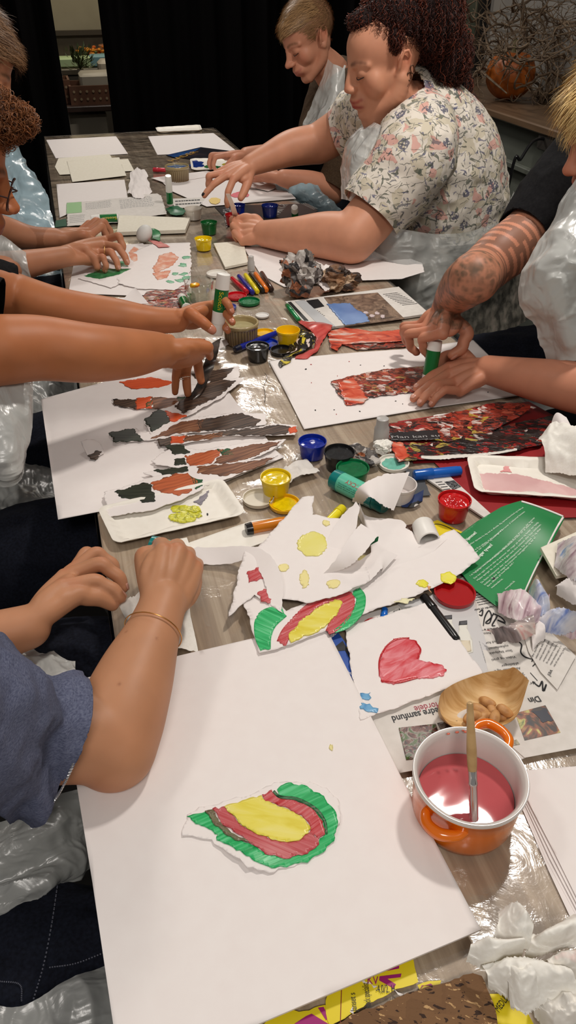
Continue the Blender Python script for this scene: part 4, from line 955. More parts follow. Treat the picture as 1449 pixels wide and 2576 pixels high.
lf2 = sheet('leaflet', [(1310,1574),(1449,1650),(1402,1735),(1360,1690),(1330,1640)], .0096, NEWS, label='pale leaflet with slanted small print right of the black scribbles', cat='leaflet', th=.0005)
for i in range(7): letters(('Maria Tarnet taler på den', 'en er skabt fællesskab mellem', 'forældre, studerende og', 'Med sine 1.200 kolonihaver', 'lader en voksende campus', 'gæst, ligner denne campus', 'går i skole og')[i], (1420-10*i, 1628-4*i), (1392-9*i, 1676-4*i), .0101, INK, lf2.o, hgt=.0021)
letters('vel', (1384,1684), (1376,1698), .0101, INK, lf2.o, hgt=.005, shear=.2)
# -- blue magazine under heart
bm = sheet('blue_magazine', [(806,1600),(850,1590),(900,1660),(915,1720),(880,1742),(846,1688)], .0086, noisy('blue_print', [(.3,s2l(36,72,150)),(.7,s2l(52,92,176))], 8, rough=.35, bmp=0), label='blue magazine corner between the largest sheet and the heart painting', cat='magazine', th=.0012)
paint(bm, [(826,1640),(862,1612),(874,1632),(884,1664),(868,1636)], bsdf('print_black', s2l(28,30,34), .4), name='printed_shape', jag=0)
paint(bm, [(872,1628),(882,1624),(886,1634),(876,1634)], bsdf('print_yellow', s2l(236,206,40), .4), name='printed_shape', jag=0)
letters('du medlem', (818,1618), (850,1592), .0094, WHITEP, bm.o, hgt=.006, bold=.02)
letters('eller telefon', (850,1680), (888,1700), .0094, WHITEP, bm.o, hgt=.0032)
paint(bm, [(852,1696),(905,1720),(898,1742),(872,1728)], bsdf('print_palegreen', s2l(196,200,180), .5), name='printed_strip', jag=0)
# -- heart painting
hs = sheet('torn_painting', [(866,1578),(1085,1512),(1215,1692),(1150,1725),(1070,1752),(906,1816),(898,1762),(884,1690)], .0108, label='white sheet painted with a lopsided red heart', cat='painting', jag=.0004, th=.0006, lifts=(((880,1640),.004,.03),((906,1816),.003,.03)))
hp = stroke('heart_red', [s2l(196,24,32), s2l(206,66,76), s2l(222,130,138), s2l(212,90,100)], .3, across=75, along=22, scale=1.2, bmp=.6)
paint(hs, [(952,1672),(956,1648),(972,1624),(996,1606),(1024,1603),(1048,1612),(1060,1634),(1054,1660),(1080,1664),(1112,1672),(1124,1684),(1116,1700),(1090,1706),(1050,1706),(1020,1712),(990,1722),(960,1716),(953,1700)], hp, name='heart_painting')
hd = bsdf('heart_edge', s2l(186,18,28), .25, coat=.4)
for q in ([(954,1700),(955,1660),(972,1626),(998,1608),(1030,1604)], [(1044,1612),(1058,1634),(1050,1656)], [(958,1712),(1000,1716),(1050,1704)]): strokes(hs, q, [1.5,4,3,4,1.5][:len(q)], hd, up=.0006, name='paint_edge', jag=.0003)
bd = stroke('blue_dab', [s2l(60,130,190), s2l(120,176,214), s2l(90,150,200)], .2, along=40, across=60, bmp=.2)
paint(hs, [(906,1744),(932,1742),(934,1756),(928,1762),(906,1760)], bd, name='paint_dab'); paint(hs, [(908,1770),(930,1772),(952,1784),(948,1796),(926,1794),(906,1786)], bd, name='paint_dab')
# -- yellow papers
YP = noisy('yellow_print', [(.3, s2l(222,200,24)), (.7, s2l(234,214,40))], 10, rough=.4, bmp=0); MAG = bsdf('magenta_print', s2l(156,24,110), .4)
y1 = sheet('yellow_flyer', [(1035,1335),(1100,1308),(1200,1356),(1150,1392),(1062,1392)], .0048, YP, label='yellow printed flyer under the white glue cap and the green page', cat='flyer', th=.0004)
strokes(y1, [(1052,1334),(1100,1318),(1150,1338),(1190,1360)], [1.5]*4, INK, name='printed_line', jag=0); letters('FOR ALT', (1160,1342), (1176,1350), .0053, INK, y1.o, hgt=.003)
y2 = sheet('yellow_flyer', [(832,2440),(1030,2365),(1048,2450),(1052,2470),(985,2495),(830,2580),(820,2550)], .0040, YP, label='torn yellow flyer with magenta letters under the bottom edge of the largest sheet', cat='flyer', th=.0004, jag=.0005)
for q in ([(955,2456),(1010,2449),(1008,2458),(974,2462),(996,2476),(990,2486),(954,2466)], [(970,2438),(1004,2425),(1004,2436),(974,2442)]): paint(y2, q, MAG, name='printed_letter', jag=0)
letters('stock specialist', (934,2535), (926,2472), .0048, INK, y2.o, hgt=.0055); letters('-4,0/2. H', (946,2498), (994,2497), .0048, INK, y2.o, hgt=.0058); letters('Janset s', (898,2545), (893,2498), .0048, INK, y2.o, hgt=.005); letters('KV', (925,2475), (952,2477), .0048, MAG, y2.o, hgt=.006)
strokes(y2, [(856,2580),(858,2520),(860,2460)], [2,2,2], bsdf('dark_red_line', s2l(130,24,40), .5), name='printed_line', jag=0)
for q in ([(905,2458),(930,2470),(950,2480),(940,2486),(915,2474)], [(880,2545),(888,2530),(890,2552)], [(985,2488),(1026,2496),(1010,2508)]): paint(y2, q, PAPER, name='torn_edge', up=.0006)
y3 = sheet('yellow_flyer', [(660,2580),(700,2550),(790,2535),(830,2530),(832,2600),(660,2610)], .0032, YP, label='torn yellow flyer with big magenta stripes at the bottom edge of the photo', cat='flyer', th=.0004, jag=.0005)
paint(y3, [(770,2556),(784,2550),(830,2578),(818,2596),(800,2590),(740,2576)], MAG, name='printed_letter', jag=0); paint(y3, [(800,2535),(814,2533),(828,2560),(820,2566)], MAG, name='printed_letter', jag=0)
y4 = sheet('yellow_flyer', [(1232,2500),(1300,2500),(1345,2580),(1310,2610),(1250,2590)], .0030, YP, label='yellow flyer corner between the cork mat and the crumpled tissue', cat='flyer', th=.0004)
letters('MEDLEM', (1256,2548), (1285,2506), .0035, INK, y4.o, hgt=.005)
y5 = sheet('yellow_flyer', [(1050,2478),(1110,2466),(1095,2490),(1060,2498)], .0034, YP, label='small yellow and magenta torn scrap along the top edge of the cork mat', cat='flyer', th=.0004, jag=.0006)
paint(y5, [(1056,2490),(1064,2480),(1084,2474),(1090,2480)], MAG, name='printed_letter')
# -- cork mat
ck = bsdf('cork', s2l(110,78,50), .85); t = ck.node_tree; v = mapping(t, (1,1,1), (0,0,.45)); f1 = noise(t, v, 12, 3); v2 = mapping(t, (110, 260, 10), (0,0,.45)); f2 = noise(t, v2, 1.0, 4, .5); vo = t.nodes.new('ShaderNodeTexVoronoi'); vo.inputs['Scale'].default_value = 46; vo.distance = 'CHEBYCHEV'; t.links.new(v, vo.inputs['Vector'])
base_c = mix(t, vo.outputs['Color'], s2l(104,74,48), s2l(128,94,62)); 
spots = ramp(t, f2, [(.30, (0,0,0)), (.34, (1,1,1)), (.66, (1,1,1)), (.70, (.5,.5,.5))])
c1x = mix(t, math_n(t, 'GREATER_THAN', f2, .63), base_c, s2l(186,150,104)); c2x = mix(t, math_n(t, 'LESS_THAN', f2, .385), c1x, s2l(52,34,24))
t.links.new(c2x, t.nodes['Principled BSDF'].inputs['Base Color']); t.links.new(bump(t, f2, .7, .002), t.nodes['Principled BSDF'].inputs['Normal'])
sheet('cork_mat', [(760,2620),(900,2548),(1060,2488),(1190,2448),(1212,2455),(1240,2520),(1268,2640)], .0078, ck, label='brown cork mat at the bottom edge of the photo', cat='mat', th=.004, jag=.0004)
# -- paper stack right
for i in range(5):
    o_ = 5*i; sheet('drawing_paper', [(1318-o_*.4,1938+o_),(1449,1925+o_*.5),(1640,1900),(1760,2300),(1460,2262+o_*3.0),(1400-o_*1.2,2136+o_*1.5),(1330-o_*.6,2010+o_)] if i else [(1312,2030),(1449,2020),(1640,2000),(1760,2380),(1452,2345),(1380,2190)], .0030+.0016*(4-i) if i else .0026, 
          label='white drawing sheet in the stack at the right of the orange pot', group='stacked sheets right of the orange pot', th=.0005, seed=i, lifts=(((1320,1945),.003,.03),) if i == 1 else ())
# -- green page
GP = noisy('green_print', [(.3, s2l(28,124,66)), (.7, s2l(38,138,78))], 6, rough=.32, bmp=0, spec=.5)
gp = sheet('green_page', [(1308,1276),(1415,1308),(1416,1318),(1388,1370),(1350,1430),(1322,1494),(1305,1510),(1248,1524),(1190,1480),(1130,1400),(1145,1352),(1200,1316),(1258,1290)], .0128, GP, label='glossy green page printed with white Danish text', cat='page', th=.0006,
           lifts=(((1300,1290),.012,.06),((1400,1340),.006,.05)))
gl = [('når de hjælper ejendele fra dig ved at afholde dig opmærksomhed og indbrud', (1166,1381), (1313,1297), 0), ('Det er at få et udbytte, at det i næsten til personer af lokkemad bestemt', (1182,1394), (1317,1307), 0), ('dem, der nær smykker og betalingskort.', (1186,1400), (1264,1340), 0),
      ('nemlig i de danske er, at tricktyven udgiver sig for at være en person, der kommer', (1198,1440), (1342,1321), 0), ('i et fagligt ærinde, fx hjemmeplejen, et håndværksfirma eller for at aflæse el.', (1184,1450), (1338,1330), 0), ('Det kan også være en eller to personer, der ringer på døren og beder om hjælp.', (1194,1457), (1352,1331), 0),
      ('Måske spørger de, om de må få et glas vand, låne toilettet eller fuse telefonen.', (1202,1462), (1358,1336), 0), ('De fleste tricktyverier sker i eftermiddagstimerne. Før klokken 12 og efter', (1212,1468), (1358,1345), 0), ('klokken 18 sker der meget få tricktyverier i betryggelsen, og der er', (1220,1473), (1346,1362), 0), ('flere tilfælde på hverdage end i', (1228,1477), (1293,1417), 0), ('weekenderne.', (1237,1481), (1266,1457), 0), ('www.politi.dk', (1272,1484), (1296,1463), 0)]
for s_, a, b_, k in gl: letters(s_, a, b_, .0134, bsdf('white_print', s2l(214,232,214), .4), gp.o, hgt=.0026, fz=gp.fz)
letters('tyveri i hjemmet?', (1156,1376), (1200,1343), .0134, bsdf('white_print', s2l(214,232,214), .4), gp.o, hgt=.0048, fz=gp.fz, bold=.03)
letters('bruger tyven?', (1200,1408), (1240,1373), .0134, bsdf('white_print', s2l(214,232,214), .4), gp.o, hgt=.0048, fz=gp.fz, bold=.03)
paint(gp, blob_out(1242,1455,4,3,8,.3,2), INK, name='ink_spot')
strokes(gp, [(1308,1278),(1414,1310)], [4,4], PAPER, name='white_border', up=.0006, jag=0); strokes(gp, [(1414,1312),(1378,1374),(1346,1432),(1312,1506)], [5,4,4,4], PAPER, name='white_border', up=.0006, jag=0)
# -- red sheets at the right
REDS = noisy('red_card', [(.3, s2l(138,22,28)), (.7, s2l(154,30,34))], 8, rough=.45, bmp=0)
sheet('red_card', [(1090,1160),(1170,1150),(1449,1180),(1500,1300),(1220,1306),(1140,1210)], .0045, REDS, label='dark red card under the pink-smeared paper tray', cat='card', th=.0009)
sheet('red_card', [(1000,1060),(1330,1010),(1420,1060),(1420,1150),(1040,1165)], .0030, REDS, label='red card under the painted magazine strips on the right', cat='card', th=.0009)
wn = sheet('folded_newspaper', [(1075,1205),(1130,1196),(1250,1306),(1222,1304)], .0066, NEWS, label='narrow folded newspaper edge right of the red pot', cat='newspaper', th=.003)
photo(wn, [(1118,1212),(1142,1208),(1160,1224),(1140,1232)], [(.4,s2l(20,20,20)),(.6,s2l(120,120,120))], scale=120); greek(wn, (1094,1212), (1112,1210), (1120,1236), 4, INK, seed=2)
sheet('grey_scrap', [(1020,1180),(1066,1180),(1070,1218),(1084,1245),(1040,1250)], .0036, bsdf('grey_felt', s2l(76,78,82), .7), label='dark grey paper scrap under the blue marker', cat='scrap', th=.0005, jag=.0004)
# -- painted magazine strips
def facet_mat(name, cols, scale):
    m = bsdf(name, cols[0], .5); t = m.node_tree; vo = t.nodes.new('ShaderNodeTexVoronoi'); vo.inputs['Scale'].default_value = scale; v = mapping(t); nn_ = t.nodes.new('ShaderNodeTexNoise'); nn_.inputs['Scale'].default_value = 30; t.links.new(v, nn_.inputs['Vector']); ma = t.nodes.new('ShaderNodeVectorMath'); ma.operation = 'MULTIPLY_ADD'; t.links.new(nn_.outputs['Color'], ma.inputs[0]); ma.inputs[1].default_value = (.03,.03,.03); t.links.new(v, ma.inputs[2]); t.links.new(ma.outputs[0], vo.inputs['Vector'])
    sc_ = t.nodes.new('ShaderNodeSeparateColor'); t.links.new(vo.outputs['Color'], sc_.inputs[0]); t.links.new(ramp(t, sc_.outputs[0], [(i/len(cols), c) for i, c in enumerate(cols)], True), t.nodes['Principled BSDF'].inputs['Base Color']); return m
def marble(name, stops, scale=26, rough=.2, dist=1.3):
    return noisy(name, stops, scale*.62, (1,2.2,1), (0,0,.5), rough=rough, dist=dist, detail=7, bmp=.7, bd=.002, coat=.3)
BK = s2l(30,26,26); RD2 = s2l(170,62,46); RD3 = s2l(160,34,34); WH = s2l(222,206,198)
def dabs(name, cols, scale=70, warp=.035):
    m = facet_mat(name, cols, scale); t = m.node_tree; b = t.nodes['Principled BSDF']; b.inputs['Roughness'].default_value = .22; b.inputs['Coat Weight'].default_value = .3
    src = b.inputs['Base Color'].links[0].from_socket; v = mapping(t, (1,2.4,1), (0,0,.5)); f = noise(t, v, 34, 6, .5); c2 = ramp(t, f, [(.36, cols[0]), (.47, cols[1]), (.53, cols[2]), (.6, cols[3]), (.66, cols[0])]); f2 = noise(t, v, 60, 5, 1.0)
    t.links.new(mix(t, ramp(t, f2, [(.40, (0,0,0)), (.56, (1,1,1))]), src, c2), b.inputs['Base Color']); t.links.new(bump(t, f2, .7, .002), b.inputs['Normal']); return m
MB1 = marble('marbled_red_b', [(.36, BK), (.455, s2l(44,34,32)), (.48, RD2), (.52, s2l(200,92,70)), (.55, WH), (.57, RD3), (.62, BK)])
MB2 = marble('marbled_black', [(.36, WH), (.40, BK), (.50, s2l(52,46,46)), (.56, BK), (.585, s2l(190,170,80)), (.60, WH), (.62, RD3), (.68, BK)], 30)
MB1 = dabs('dabs_red', [BK, RD2, s2l(40,32,32), RD2, WH, BK, s2l(196,96,74), RD3, BK, s2l(190,170,70)], 60); MB2 = dabs('dabs_black', [BK, s2l(52,46,46), BK, RD3, WH, BK, s2l(64,58,50), BK, RD2, s2l(180,160,80), BK, s2l(46,40,40)], 60)
MB3 = marble('marbled_coral', [(.36, s2l(140,44,34)), (.43, s2l(200,74,52)), (.50, s2l(214,96,70)), (.56, s2l(222,140,116)), (.61, WH), (.66, s2l(196,74,56))], 22)
MB4 = marble('marbled_mixed', [(.36, s2l(60,38,32)), (.43, BK), (.47, s2l(140,54,42)), (.51, s2l(190,84,62)), (.54, s2l(180,150,90)), (.56, WH), (.60, s2l(130,44,38)), (.66, BK)], 30)
MB4 = dabs('dabs_mixed', [s2l(52,34,30), RD2, BK, s2l(206,110,84), WH, s2l(120,46,38), BK, s2l(176,146,90), RD2, s2l(206,190,180), s2l(60,40,34)], 60)
s1 = sheet('painted_strip', [(975,1068),(1090,1052),(1180,1030),(1250,1016),(1320,1030),(1345,1042),(1290,1062),(1230,1088),(1130,1112),(1060,1106),(975,1106)], .0110, MB1, label='red and black painted magazine strip lettered in white, upper of the right-hand pair', cat='painted strip', jag=.0006, th=.0008, lifts=(((1330,1036),.012,.05),), wav=.003, wsc=30)
paint(s1, [(980,1090),(1100,1082),(1108,1106),(984,1110)], bsdf('strip_black', s2l(44,42,44), .3), name='printed_band', jag=.0004)
letters('Man kan su', (986,1106), (1106,1101), .0114, bsdf('pale_ink', s2l(170,168,168), .4), s1.o, hgt=.0085, up=.001, fz=s1.fz)
s2_ = sheet('painted_strip', [(980,1110),(1060,1116),(1160,1100),(1280,1070),(1400,1044),(1410,1070),(1360,1120),(1280,1140),(1160,1152),(1050,1158),(1000,1166)], .0088, MB2, label='black painted magazine strip with white drips, lower of the right-hand pair', cat='painted strip', jag=.0006, th=.0008, wav=.004, wsc=26)
paint(s2_, [(980,1112),(1014,1116),(1030,1150),(1002,1166)], MB3, name='paint_patch'); strokes(s2_, [(1060,1150),(1120,1152),(1220,1144),(1300,1134)], [7,9,6,4], bsdf('white_drip', s2l(226,222,214), .3), name='white_edge')
s3 = sheet('painted_strip', [(832,962),(880,948),(960,932),(1060,922),(1165,908),(1150,935),(1100,968),(1040,988),(930,1000),(916,1014),(872,1020),(850,990)], .0052, MB4, label='multicoloured painted strip being glued on the sheet by the tattooed person', cat='painted strip', jag=.0008, th=.0008, wav=.003, wsc=30)
paint(s3, [(850,964),(890,950),(924,1004),(912,1016),(872,1020),(858,990)], MB3, name='paint_patch')
s4 = sheet('painted_strip', [(824,835),(860,826),(960,836),(1040,828),(1036,858),(960,862),(860,866),(850,882),(832,876)], .0052, MB3, label='coral red painted strip below the open magazine', cat='painted strip', jag=.0006, th=.001, wav=.003, wsc=30)
sheet('painted_strip', [(850,862),(960,858),(1040,856),(1020,872),(900,880)], .0036, MB4, label='darker painted strip mostly under the coral strip', cat='painted strip', jag=.0006, th=.001)
s5 = sheet('painted_strip', [(742,800),(770,806),(836,820),(834,832),(812,856),(800,882),(770,902),(742,902),(744,896),(790,876),(796,850),(770,830)], .0062, stroke('coral_b', [s2l(150,44,40), s2l(196,72,66), s2l(206,100,92)], .6, along=20, across=80), label='red painted paper curl beside the yellow pot', cat='painted strip', jag=.0005, lifts=(((800,830),.012,.03),))
s6 = sheet('painted_strip', [(752,822),(790,854),(792,868),(756,888),(736,892),(732,908),(706,924),(700,914),(720,890),(730,862)], .0075, noisy('black_yellow', [(.36, s2l(214,196,60)), (.41, BK), (.60, s2l(34,32,32)), (.63, WH)], 24, (1,1,1), rough=.2, dist=3, bmp=.6, bd=.002), label='black painted scrap with yellow and white threads beside the black lid', cat='painted strip', jag=.0005, lifts=(((770,855),.016,.03),))
# -- right sheet under the tattooed person's hands
rs = sheet('drawing_paper', [(675,908),(860,890),(1010,880),(1190,860),(1330,992),(1100,1024),(765,1080),(720,990)], .0035, label='white sheet with the multicoloured strip, under the tattooed person\'s hands', lifts=(((1190,860),.004,.05),), wav=.0015)
rr2 = random.Random(4)
for i in range(26):
    x = rr2.uniform(760, 1260); y = 1060-(x-760)*.13-rr2.uniform(0, 60) if i % 2 else rr2.uniform(900, 1000)
    if inpoly(np.array([x]), np.array([y]), [(690,915),(1180,870),(1310,985),(780,1065)])[0]: paint(rs, blob_out(x, y, rr2.uniform(.8,2.2), rr2.uniform(.6,1.4), 7, .4, i), INK if i % 3 else bsdf('red_speck', s2l(176,60,60), .5), name='paint_speck', jag=0)
# -- open magazine
ms_ = sheet('magazine', [(718,768),(1008,732),(1078,800),(1020,822),(845,832),(800,826)], .0040, NEWS, label='underside pages of the open magazine by the crumpled paper', cat='magazine', th=.0015)
D2.objects.remove(ms_.o)
mz = sheet('magazine', [(717,758),(1003,723),(1080,788),(960,806),(836,822),(760,806)], .0075, NEWS, label='open magazine with a large blue mountain photo beside the crumpled balls', cat='magazine', th=.005, lifts=(((1003,723),.002,.04),))
mp = paint(mz, [(815,748),(950,736),(1018,802),(868,820)], noisy('rock_print', [(.3,s2l(56,44,40)),(.45,s2l(112,92,78)),(.6,s2l(150,126,106)),(.7,s2l(70,56,50))], 30, rough=.3, bmp=0, dist=1.5), name='printed_photo', jag=0)
paint(mz, [(822,764),(880,762),(896,778),(920,790),(930,808),(868,818)], noisy('sky_print', [(.3,s2l(74,110,170)),(.7,s2l(130,160,206))], 9, rough=.3, bmp=0), name='printed_photo', up=.0008)
for q in ([(770,756),(800,752),(816,770),(790,776)],): paint(mz, q, INK, name='printed_photo', jag=0)
for (x, y) in ((920,786),(935,794),(948,788),(962,796)): paint(mz, blob_out(x, y, 7, 4, 8, .4, x), bsdf('pale_figure', s2l(206,190,190), .4), name='printed_photo', up=.0012)
letters('GARAGE', (930,806), (962,803), .0085, INK, mz.o, hgt=.005, up=.0014); letters('HOLDEN', (966,803), (996,799), .0085, INK, mz.o, hgt=.005, up=.0014)
paint(mz, [(724,760),(732,759),(776,806),(766,806)], bsdf('strip_grey', s2l(40,42,40), .5), name='printed_band', jag=0)
paint(mz, [(742,758),(766,755),(846,822),(800,815)], bsdf('strip_lg', s2l(186,188,190), .5), name='printed_band', jag=0, up=.0003)
greek(mz, (962,740), (1000,736), (1016,770), 9, INK, seed=9, wl=(.05,.12)); greek(mz, (776,784), (800,780), (796,800), 5, INK, seed=10)
# -- left work sheet with brown strips
ls = sheet('drawing_paper', [(104,1010),(240,968),(330,942),(400,925),(470,915),(560,965),(600,1020),(640,1060),(690,1130),(715,1150),(500,1240),(146,1307)], .0035, label='white sheet covered with brown and orange painted strips on the left', lifts=(((104,1010),.004,.05),), wav=.0015)
DK = s2l(54,44,38); BR_ = s2l(122,74,50); OR_ = s2l(206,88,44); GR_ = s2l(28,70,40)
def brown(name, stops, ang): 
    return stroke(name, stops, ang, rough=.55, along=14, across=230, bmp=.6)
B1 = brown('dark_umber', [s2l(22,18,16), s2l(66,50,40), s2l(120,94,76)], .25); B2 = brown('orange_brown', [s2l(120,66,40), s2l(184,92,54), s2l(200,116,72)], .3); B3 = brown('mid_brown', [s2l(60,40,32), s2l(122,78,54), s2l(166,120,88)], .3)
B4 = brown('bright_orange', [s2l(196,66,26), s2l(224,96,48)], .1); B5 = brown('deep_green', [s2l(14,50,30), s2l(22,96,50)], .4); B6 = brown('black_green', [s2l(16,20,18), s2l(40,48,36), s2l(60,60,48)], -.3)
sp = [('torn strip painted dark brown with an orange patch, topmost strip on the left sheet', [(282,1004),(340,1006),(420,1006),(470,996),(500,1006),(470,1020),(430,1032),(340,1030),(286,1018)], [(B1, [(284,1005),(342,1006),(346,1030),(288,1020)]), (B4, [(342,1004),(380,1002),(384,1030),(342,1030)]), (B3, [(380,1004),(470,1004),(500,1010),(430,1032),(384,1030)]), (B5, [(446,1000),(466,998),(470,1016),(448,1018)]), (B5, [(372,1016),(384,1010),(380,1026),(366,1028)])]),
 ('long dark brown torn strip slanting up to the right, its white edge lifted', [(360,1060),(400,1032),(440,1020),(520,970),(600,950),(612,955),(560,1000),(490,1040),(420,1070),(380,1092)], [(B6, [(362,1058),(396,1032),(420,1036),(428,1060),(384,1086)]), (B4, [(414,1034),(440,1040),(470,1046),(440,1062),(428,1060)]), (B1, [(440,1024),(495,980),(536,957),(594,958),(556,994),(508,1020),(462,1042)])]),
 ('broad dark brown strip in the middle of the left sheet', [(272,1090),(340,1076),(362,1090),(440,1060),(540,1045),(610,1038),(672,1042),(668,1070),(560,1084),(460,1096),(380,1108),(290,1114)], [(B6, [(274,1090),(334,1078),(362,1108),(290,1114)]), (B3, [(379,1104),(453,1066),(512,1057),(505,1088),(459,1092),(398,1100)]), (B1, [(495,1060),(608,1040),(657,1058),(640,1072),(561,1082),(498,1088)])]),
 ('long narrow brown strip with a red-tipped right end', [(390,1106),(430,1098),(560,1092),(650,1076),(690,1066),(748,1072),(742,1096),(640,1098),(560,1102),(420,1122)], [(B1, [(392,1108),(430,1100),(430,1118),(404,1122)]), (B4, [(428,1100),(466,1098),(462,1114),(430,1116)]), (B3, [(466,1098),(560,1092),(560,1102),(462,1112)]), (B1, [(530,1095),(650,1078),(700,1069),(732,1076),(720,1094),(640,1097),(556,1101)]), (B4, [(726,1076),(746,1074),(744,1090),(728,1092)])]),
 ('wide torn strip painted orange and brown below the middle', [(380,1160),(430,1128),(520,1134),(620,1114),(720,1106),(705,1120),(655,1148),(560,1180),(480,1182),(390,1170)], [(B6, [(416,1122),(456,1120),(478,1140),(440,1146)]), (B6, [(438,1158),(464,1152),(470,1168),(442,1172)]), (B2, [(464,1148),(536,1137),(564,1135),(533,1168),(480,1178)]), (B5, [(546,1134),(580,1132),(586,1148),(560,1150)]), (B3, [(578,1132),(657,1116),(708,1110),(690,1122),(640,1148),(580,1166),(536,1170)])]),
 ('pale brown brushed strip under the wide orange one', [(360,1190),(450,1180),(560,1168),(700,1148),(655,1172),(560,1210),(500,1230),(385,1200)], [(B6, [(386,1184),(470,1176),(474,1188),(420,1198)]), (B3, [(495,1180),(560,1170),(690,1152),(640,1180),(560,1198),(500,1196)])]),
 ('big torn strip with a wide orange-brown patch and green tip, lowest on the left sheet', [(262,1240),(300,1230),(375,1204),(460,1186),(520,1180),(512,1230),(460,1258),(380,1286),(272,1300)], [(B6, [(288,1239),(357,1217),(380,1222),(392,1262),(362,1266),(343,1254),(310,1254)]), (B2, [(379,1220),(437,1194),(481,1190),(497,1214),(478,1238),(453,1248),(388,1238)]), (B5, [(470,1186),(506,1190),(510,1220),(494,1232),(486,1212)])])]
for i, (lb, o_, ps) in enumerate(sp):
    q = sheet('painted_strip', o_, .0048+.0011*(i if i != 1 else 3.2), label=lb, cat='painted strip', jag=.0006, seed=i, th=.0008, lifts=(((sum(p[0] for p in o_)/len(o_), sum(p[1] for p in o_)/len(o_)), .0035, .03),), wav=.002, wsc=30)
    for j, (m_, pp_) in enumerate(ps): paint(q, pp_, m_, seed=j, jag=.0009)
q = sheet('painted_strip', [(320,960),(380,945),(480,950),(560,926),(600,920),(602,952),(540,962),(440,972),(340,978)], .0046, label='orange and brown strip behind the hand of the black T-shirt person', cat='painted strip', jag=.0007, th=.0008)
paint(q, [(300,960),(380,948),(440,962),(400,975),(330,978)], B4); paint(q, [(480,940),(560,928),(590,925),(560,956),(500,960)], B1)
fl = sheet('paper_flap', [(205,1122),(240,1112),(255,1120),(262,1140),(240,1152),(222,1150)], .0075, label='small folded white flap with a dark dab on the left sheet', cat='scrap', th=.0005, lifts=(((215,1120),.01,.02),)); paint(fl, [(220,1146),(245,1134),(256,1136),(240,1156),(226,1154)], B1)
# -- cream tray with yellow paint
def tray(name, out, h, label, depth=.008, rim=18, mat=CARD, lifts=()):
    pts = [np.array(tuple(P(a, b, h))[:2]) for a, b in out]; c = np.mean(pts, 0); n = len(pts)*10
    C = []; m_ = len(pts)
    for i in range(m_):      # rounded corners
        a, b_, c_ = pts[i-1], pts[i], pts[(i+1) % m_]; r_ = min(np.linalg.norm(a-b_), np.linalg.norm(c_-b_))*.16
        pa = b_+(a-b_)/np.linalg.norm(a-b_)*r_; pc = b_+(c_-b_)/np.linalg.norm(c_-b_)*r_
        for k in range(6):
            t = k/5; C.append(pa*(1-t)**2+b_*2*t*(1-t)+pc*t*t)
        nx = pts[(i+1) % m_]; L = np.linalg.norm(nx-b_)
        for k in range(1, 12): C.append(pc+(nx-b_)*(k/12)*(1-2*r_/L))
    C = np.array(C); n = len(C); mean = C.mean(0); size = np.mean(np.linalg.norm(C-mean, axis=1)); V = []
    rings = [(0, depth), (.004, depth*1.06), (.010, depth*.9), (.018, .0015), (.024, .0008)]
    for ins, z in rings:
        for i, p in enumerate(C):
            d = mean-p; d = d/np.linalg.norm(d); k = (1+.25*math.sin(i*2.2)) if ins in (.010,) else 1; q = p+d*ins*rim/18*k; V.append((q[0], q[1], T+h+z+(.0004*math.sin(i*1.9) if ins < .006 else 0)))
    V.append((mean[0], mean[1], T+h+.0008)); V = np.array(V)
    for p, dz, rad in [(P(a, b, h), dz, rad) for (a, b), dz, rad in lifts]: V[:,2] += dz*np.exp(-((V[:,0]-p.x)**2+(V[:,1]-p.y)**2)/(rad*rad))
    Fs = []
    for r_ in range(len(rings)-1):
        for i in range(n): j = (i+1) % n; Fs.append([r_*n+i, r_*n+j, (r_+1)*n+j, (r_+1)*n+i])
    for i in range(n): Fs.append([(len(rings)-1)*n+i, (len(rings)-1)*n+(i+1) % n, len(V)-1])
    k = len(V); V2 = V.copy(); V2[:,2] -= .0009
    Fb = [[a+k for a in reversed(f)] for f in Fs]+[[i, i+k, (i+1) % n+k, (i+1) % n] for i in range(n)]
    o = mesh(name, np.vstack([V, V2]), Fs+Fb, mat, label=label, cat='tray'); s = Sheet(); s.o = o; s.h = h+.0012; 
    def fz0(X, Y): return X*0
    fz0.curved = False; s.fz = fz0; return s
t1 = tray('paper_tray', [(246,1290),(560,1215),(622,1305),(290,1382)], .0045, 'cream cardboard tray with a yellow-green paint blob, left of the yellow pot', depth=.010)
YG = noisy('yellow_green_paint', [(.35, s2l(150,150,40)), (.5, s2l(206,204,50)), (.7, s2l(226,222,90))], 60, rough=.2, bmp=.8, bd=.003, dist=1.5, coat=.4)
for i, (x, y, a, b_) in enumerate(((455,1280,26,10), (478,1292,30,12), (446,1300,22,10), (488,1280,18,8), (470,1306,22,7))): paint(t1, blob_out(x, y, a, b_, 16, .18, i), YG, up=.001+.0006*i)
paint(t1, [(486,1262),(510,1246),(526,1232),(520,1252),(504,1270)], brown('greyviolet', [s2l(110,104,116), s2l(150,144,152)], .5), up=.0008)
paint(t1, blob_out(540,1326-20,5,2,8,.3,3), INK, name='paint_speck'); paint(t1, blob_out(522,1293,2,3,8,.3,5), INK, name='paint_speck')
t2 = tray('paper_tray', [(1170,1160),(1449,1168),(1540,1275),(1192,1252)], .0075, 'white cardboard tray smeared with pink paint at the right', depth=.012)
paint(t2, [(1200,1190),(1300,1192),(1350,1204),(1449,1230),(1470,1252),(1300,1246),(1225,1240)], noisy('pink_wet', [(.35, s2l(216,170,170)), (.65, s2l(228,190,188))], 14, rough=.12, bmp=.4, bd=.001, coat=.6), up=.0008)
paint(t2, [(1258,1186),(1272,1172),(1292,1162),(1280,1176),(1288,1188)], bsdf('pink_thin', s2l(222,150,150), .4), up=.0006)
tray('paper_tray', [(391,325),(504,318),(509,331),(397,336)], .0025, 'long white tray at the far end of the table', depth=.008, rim=10)
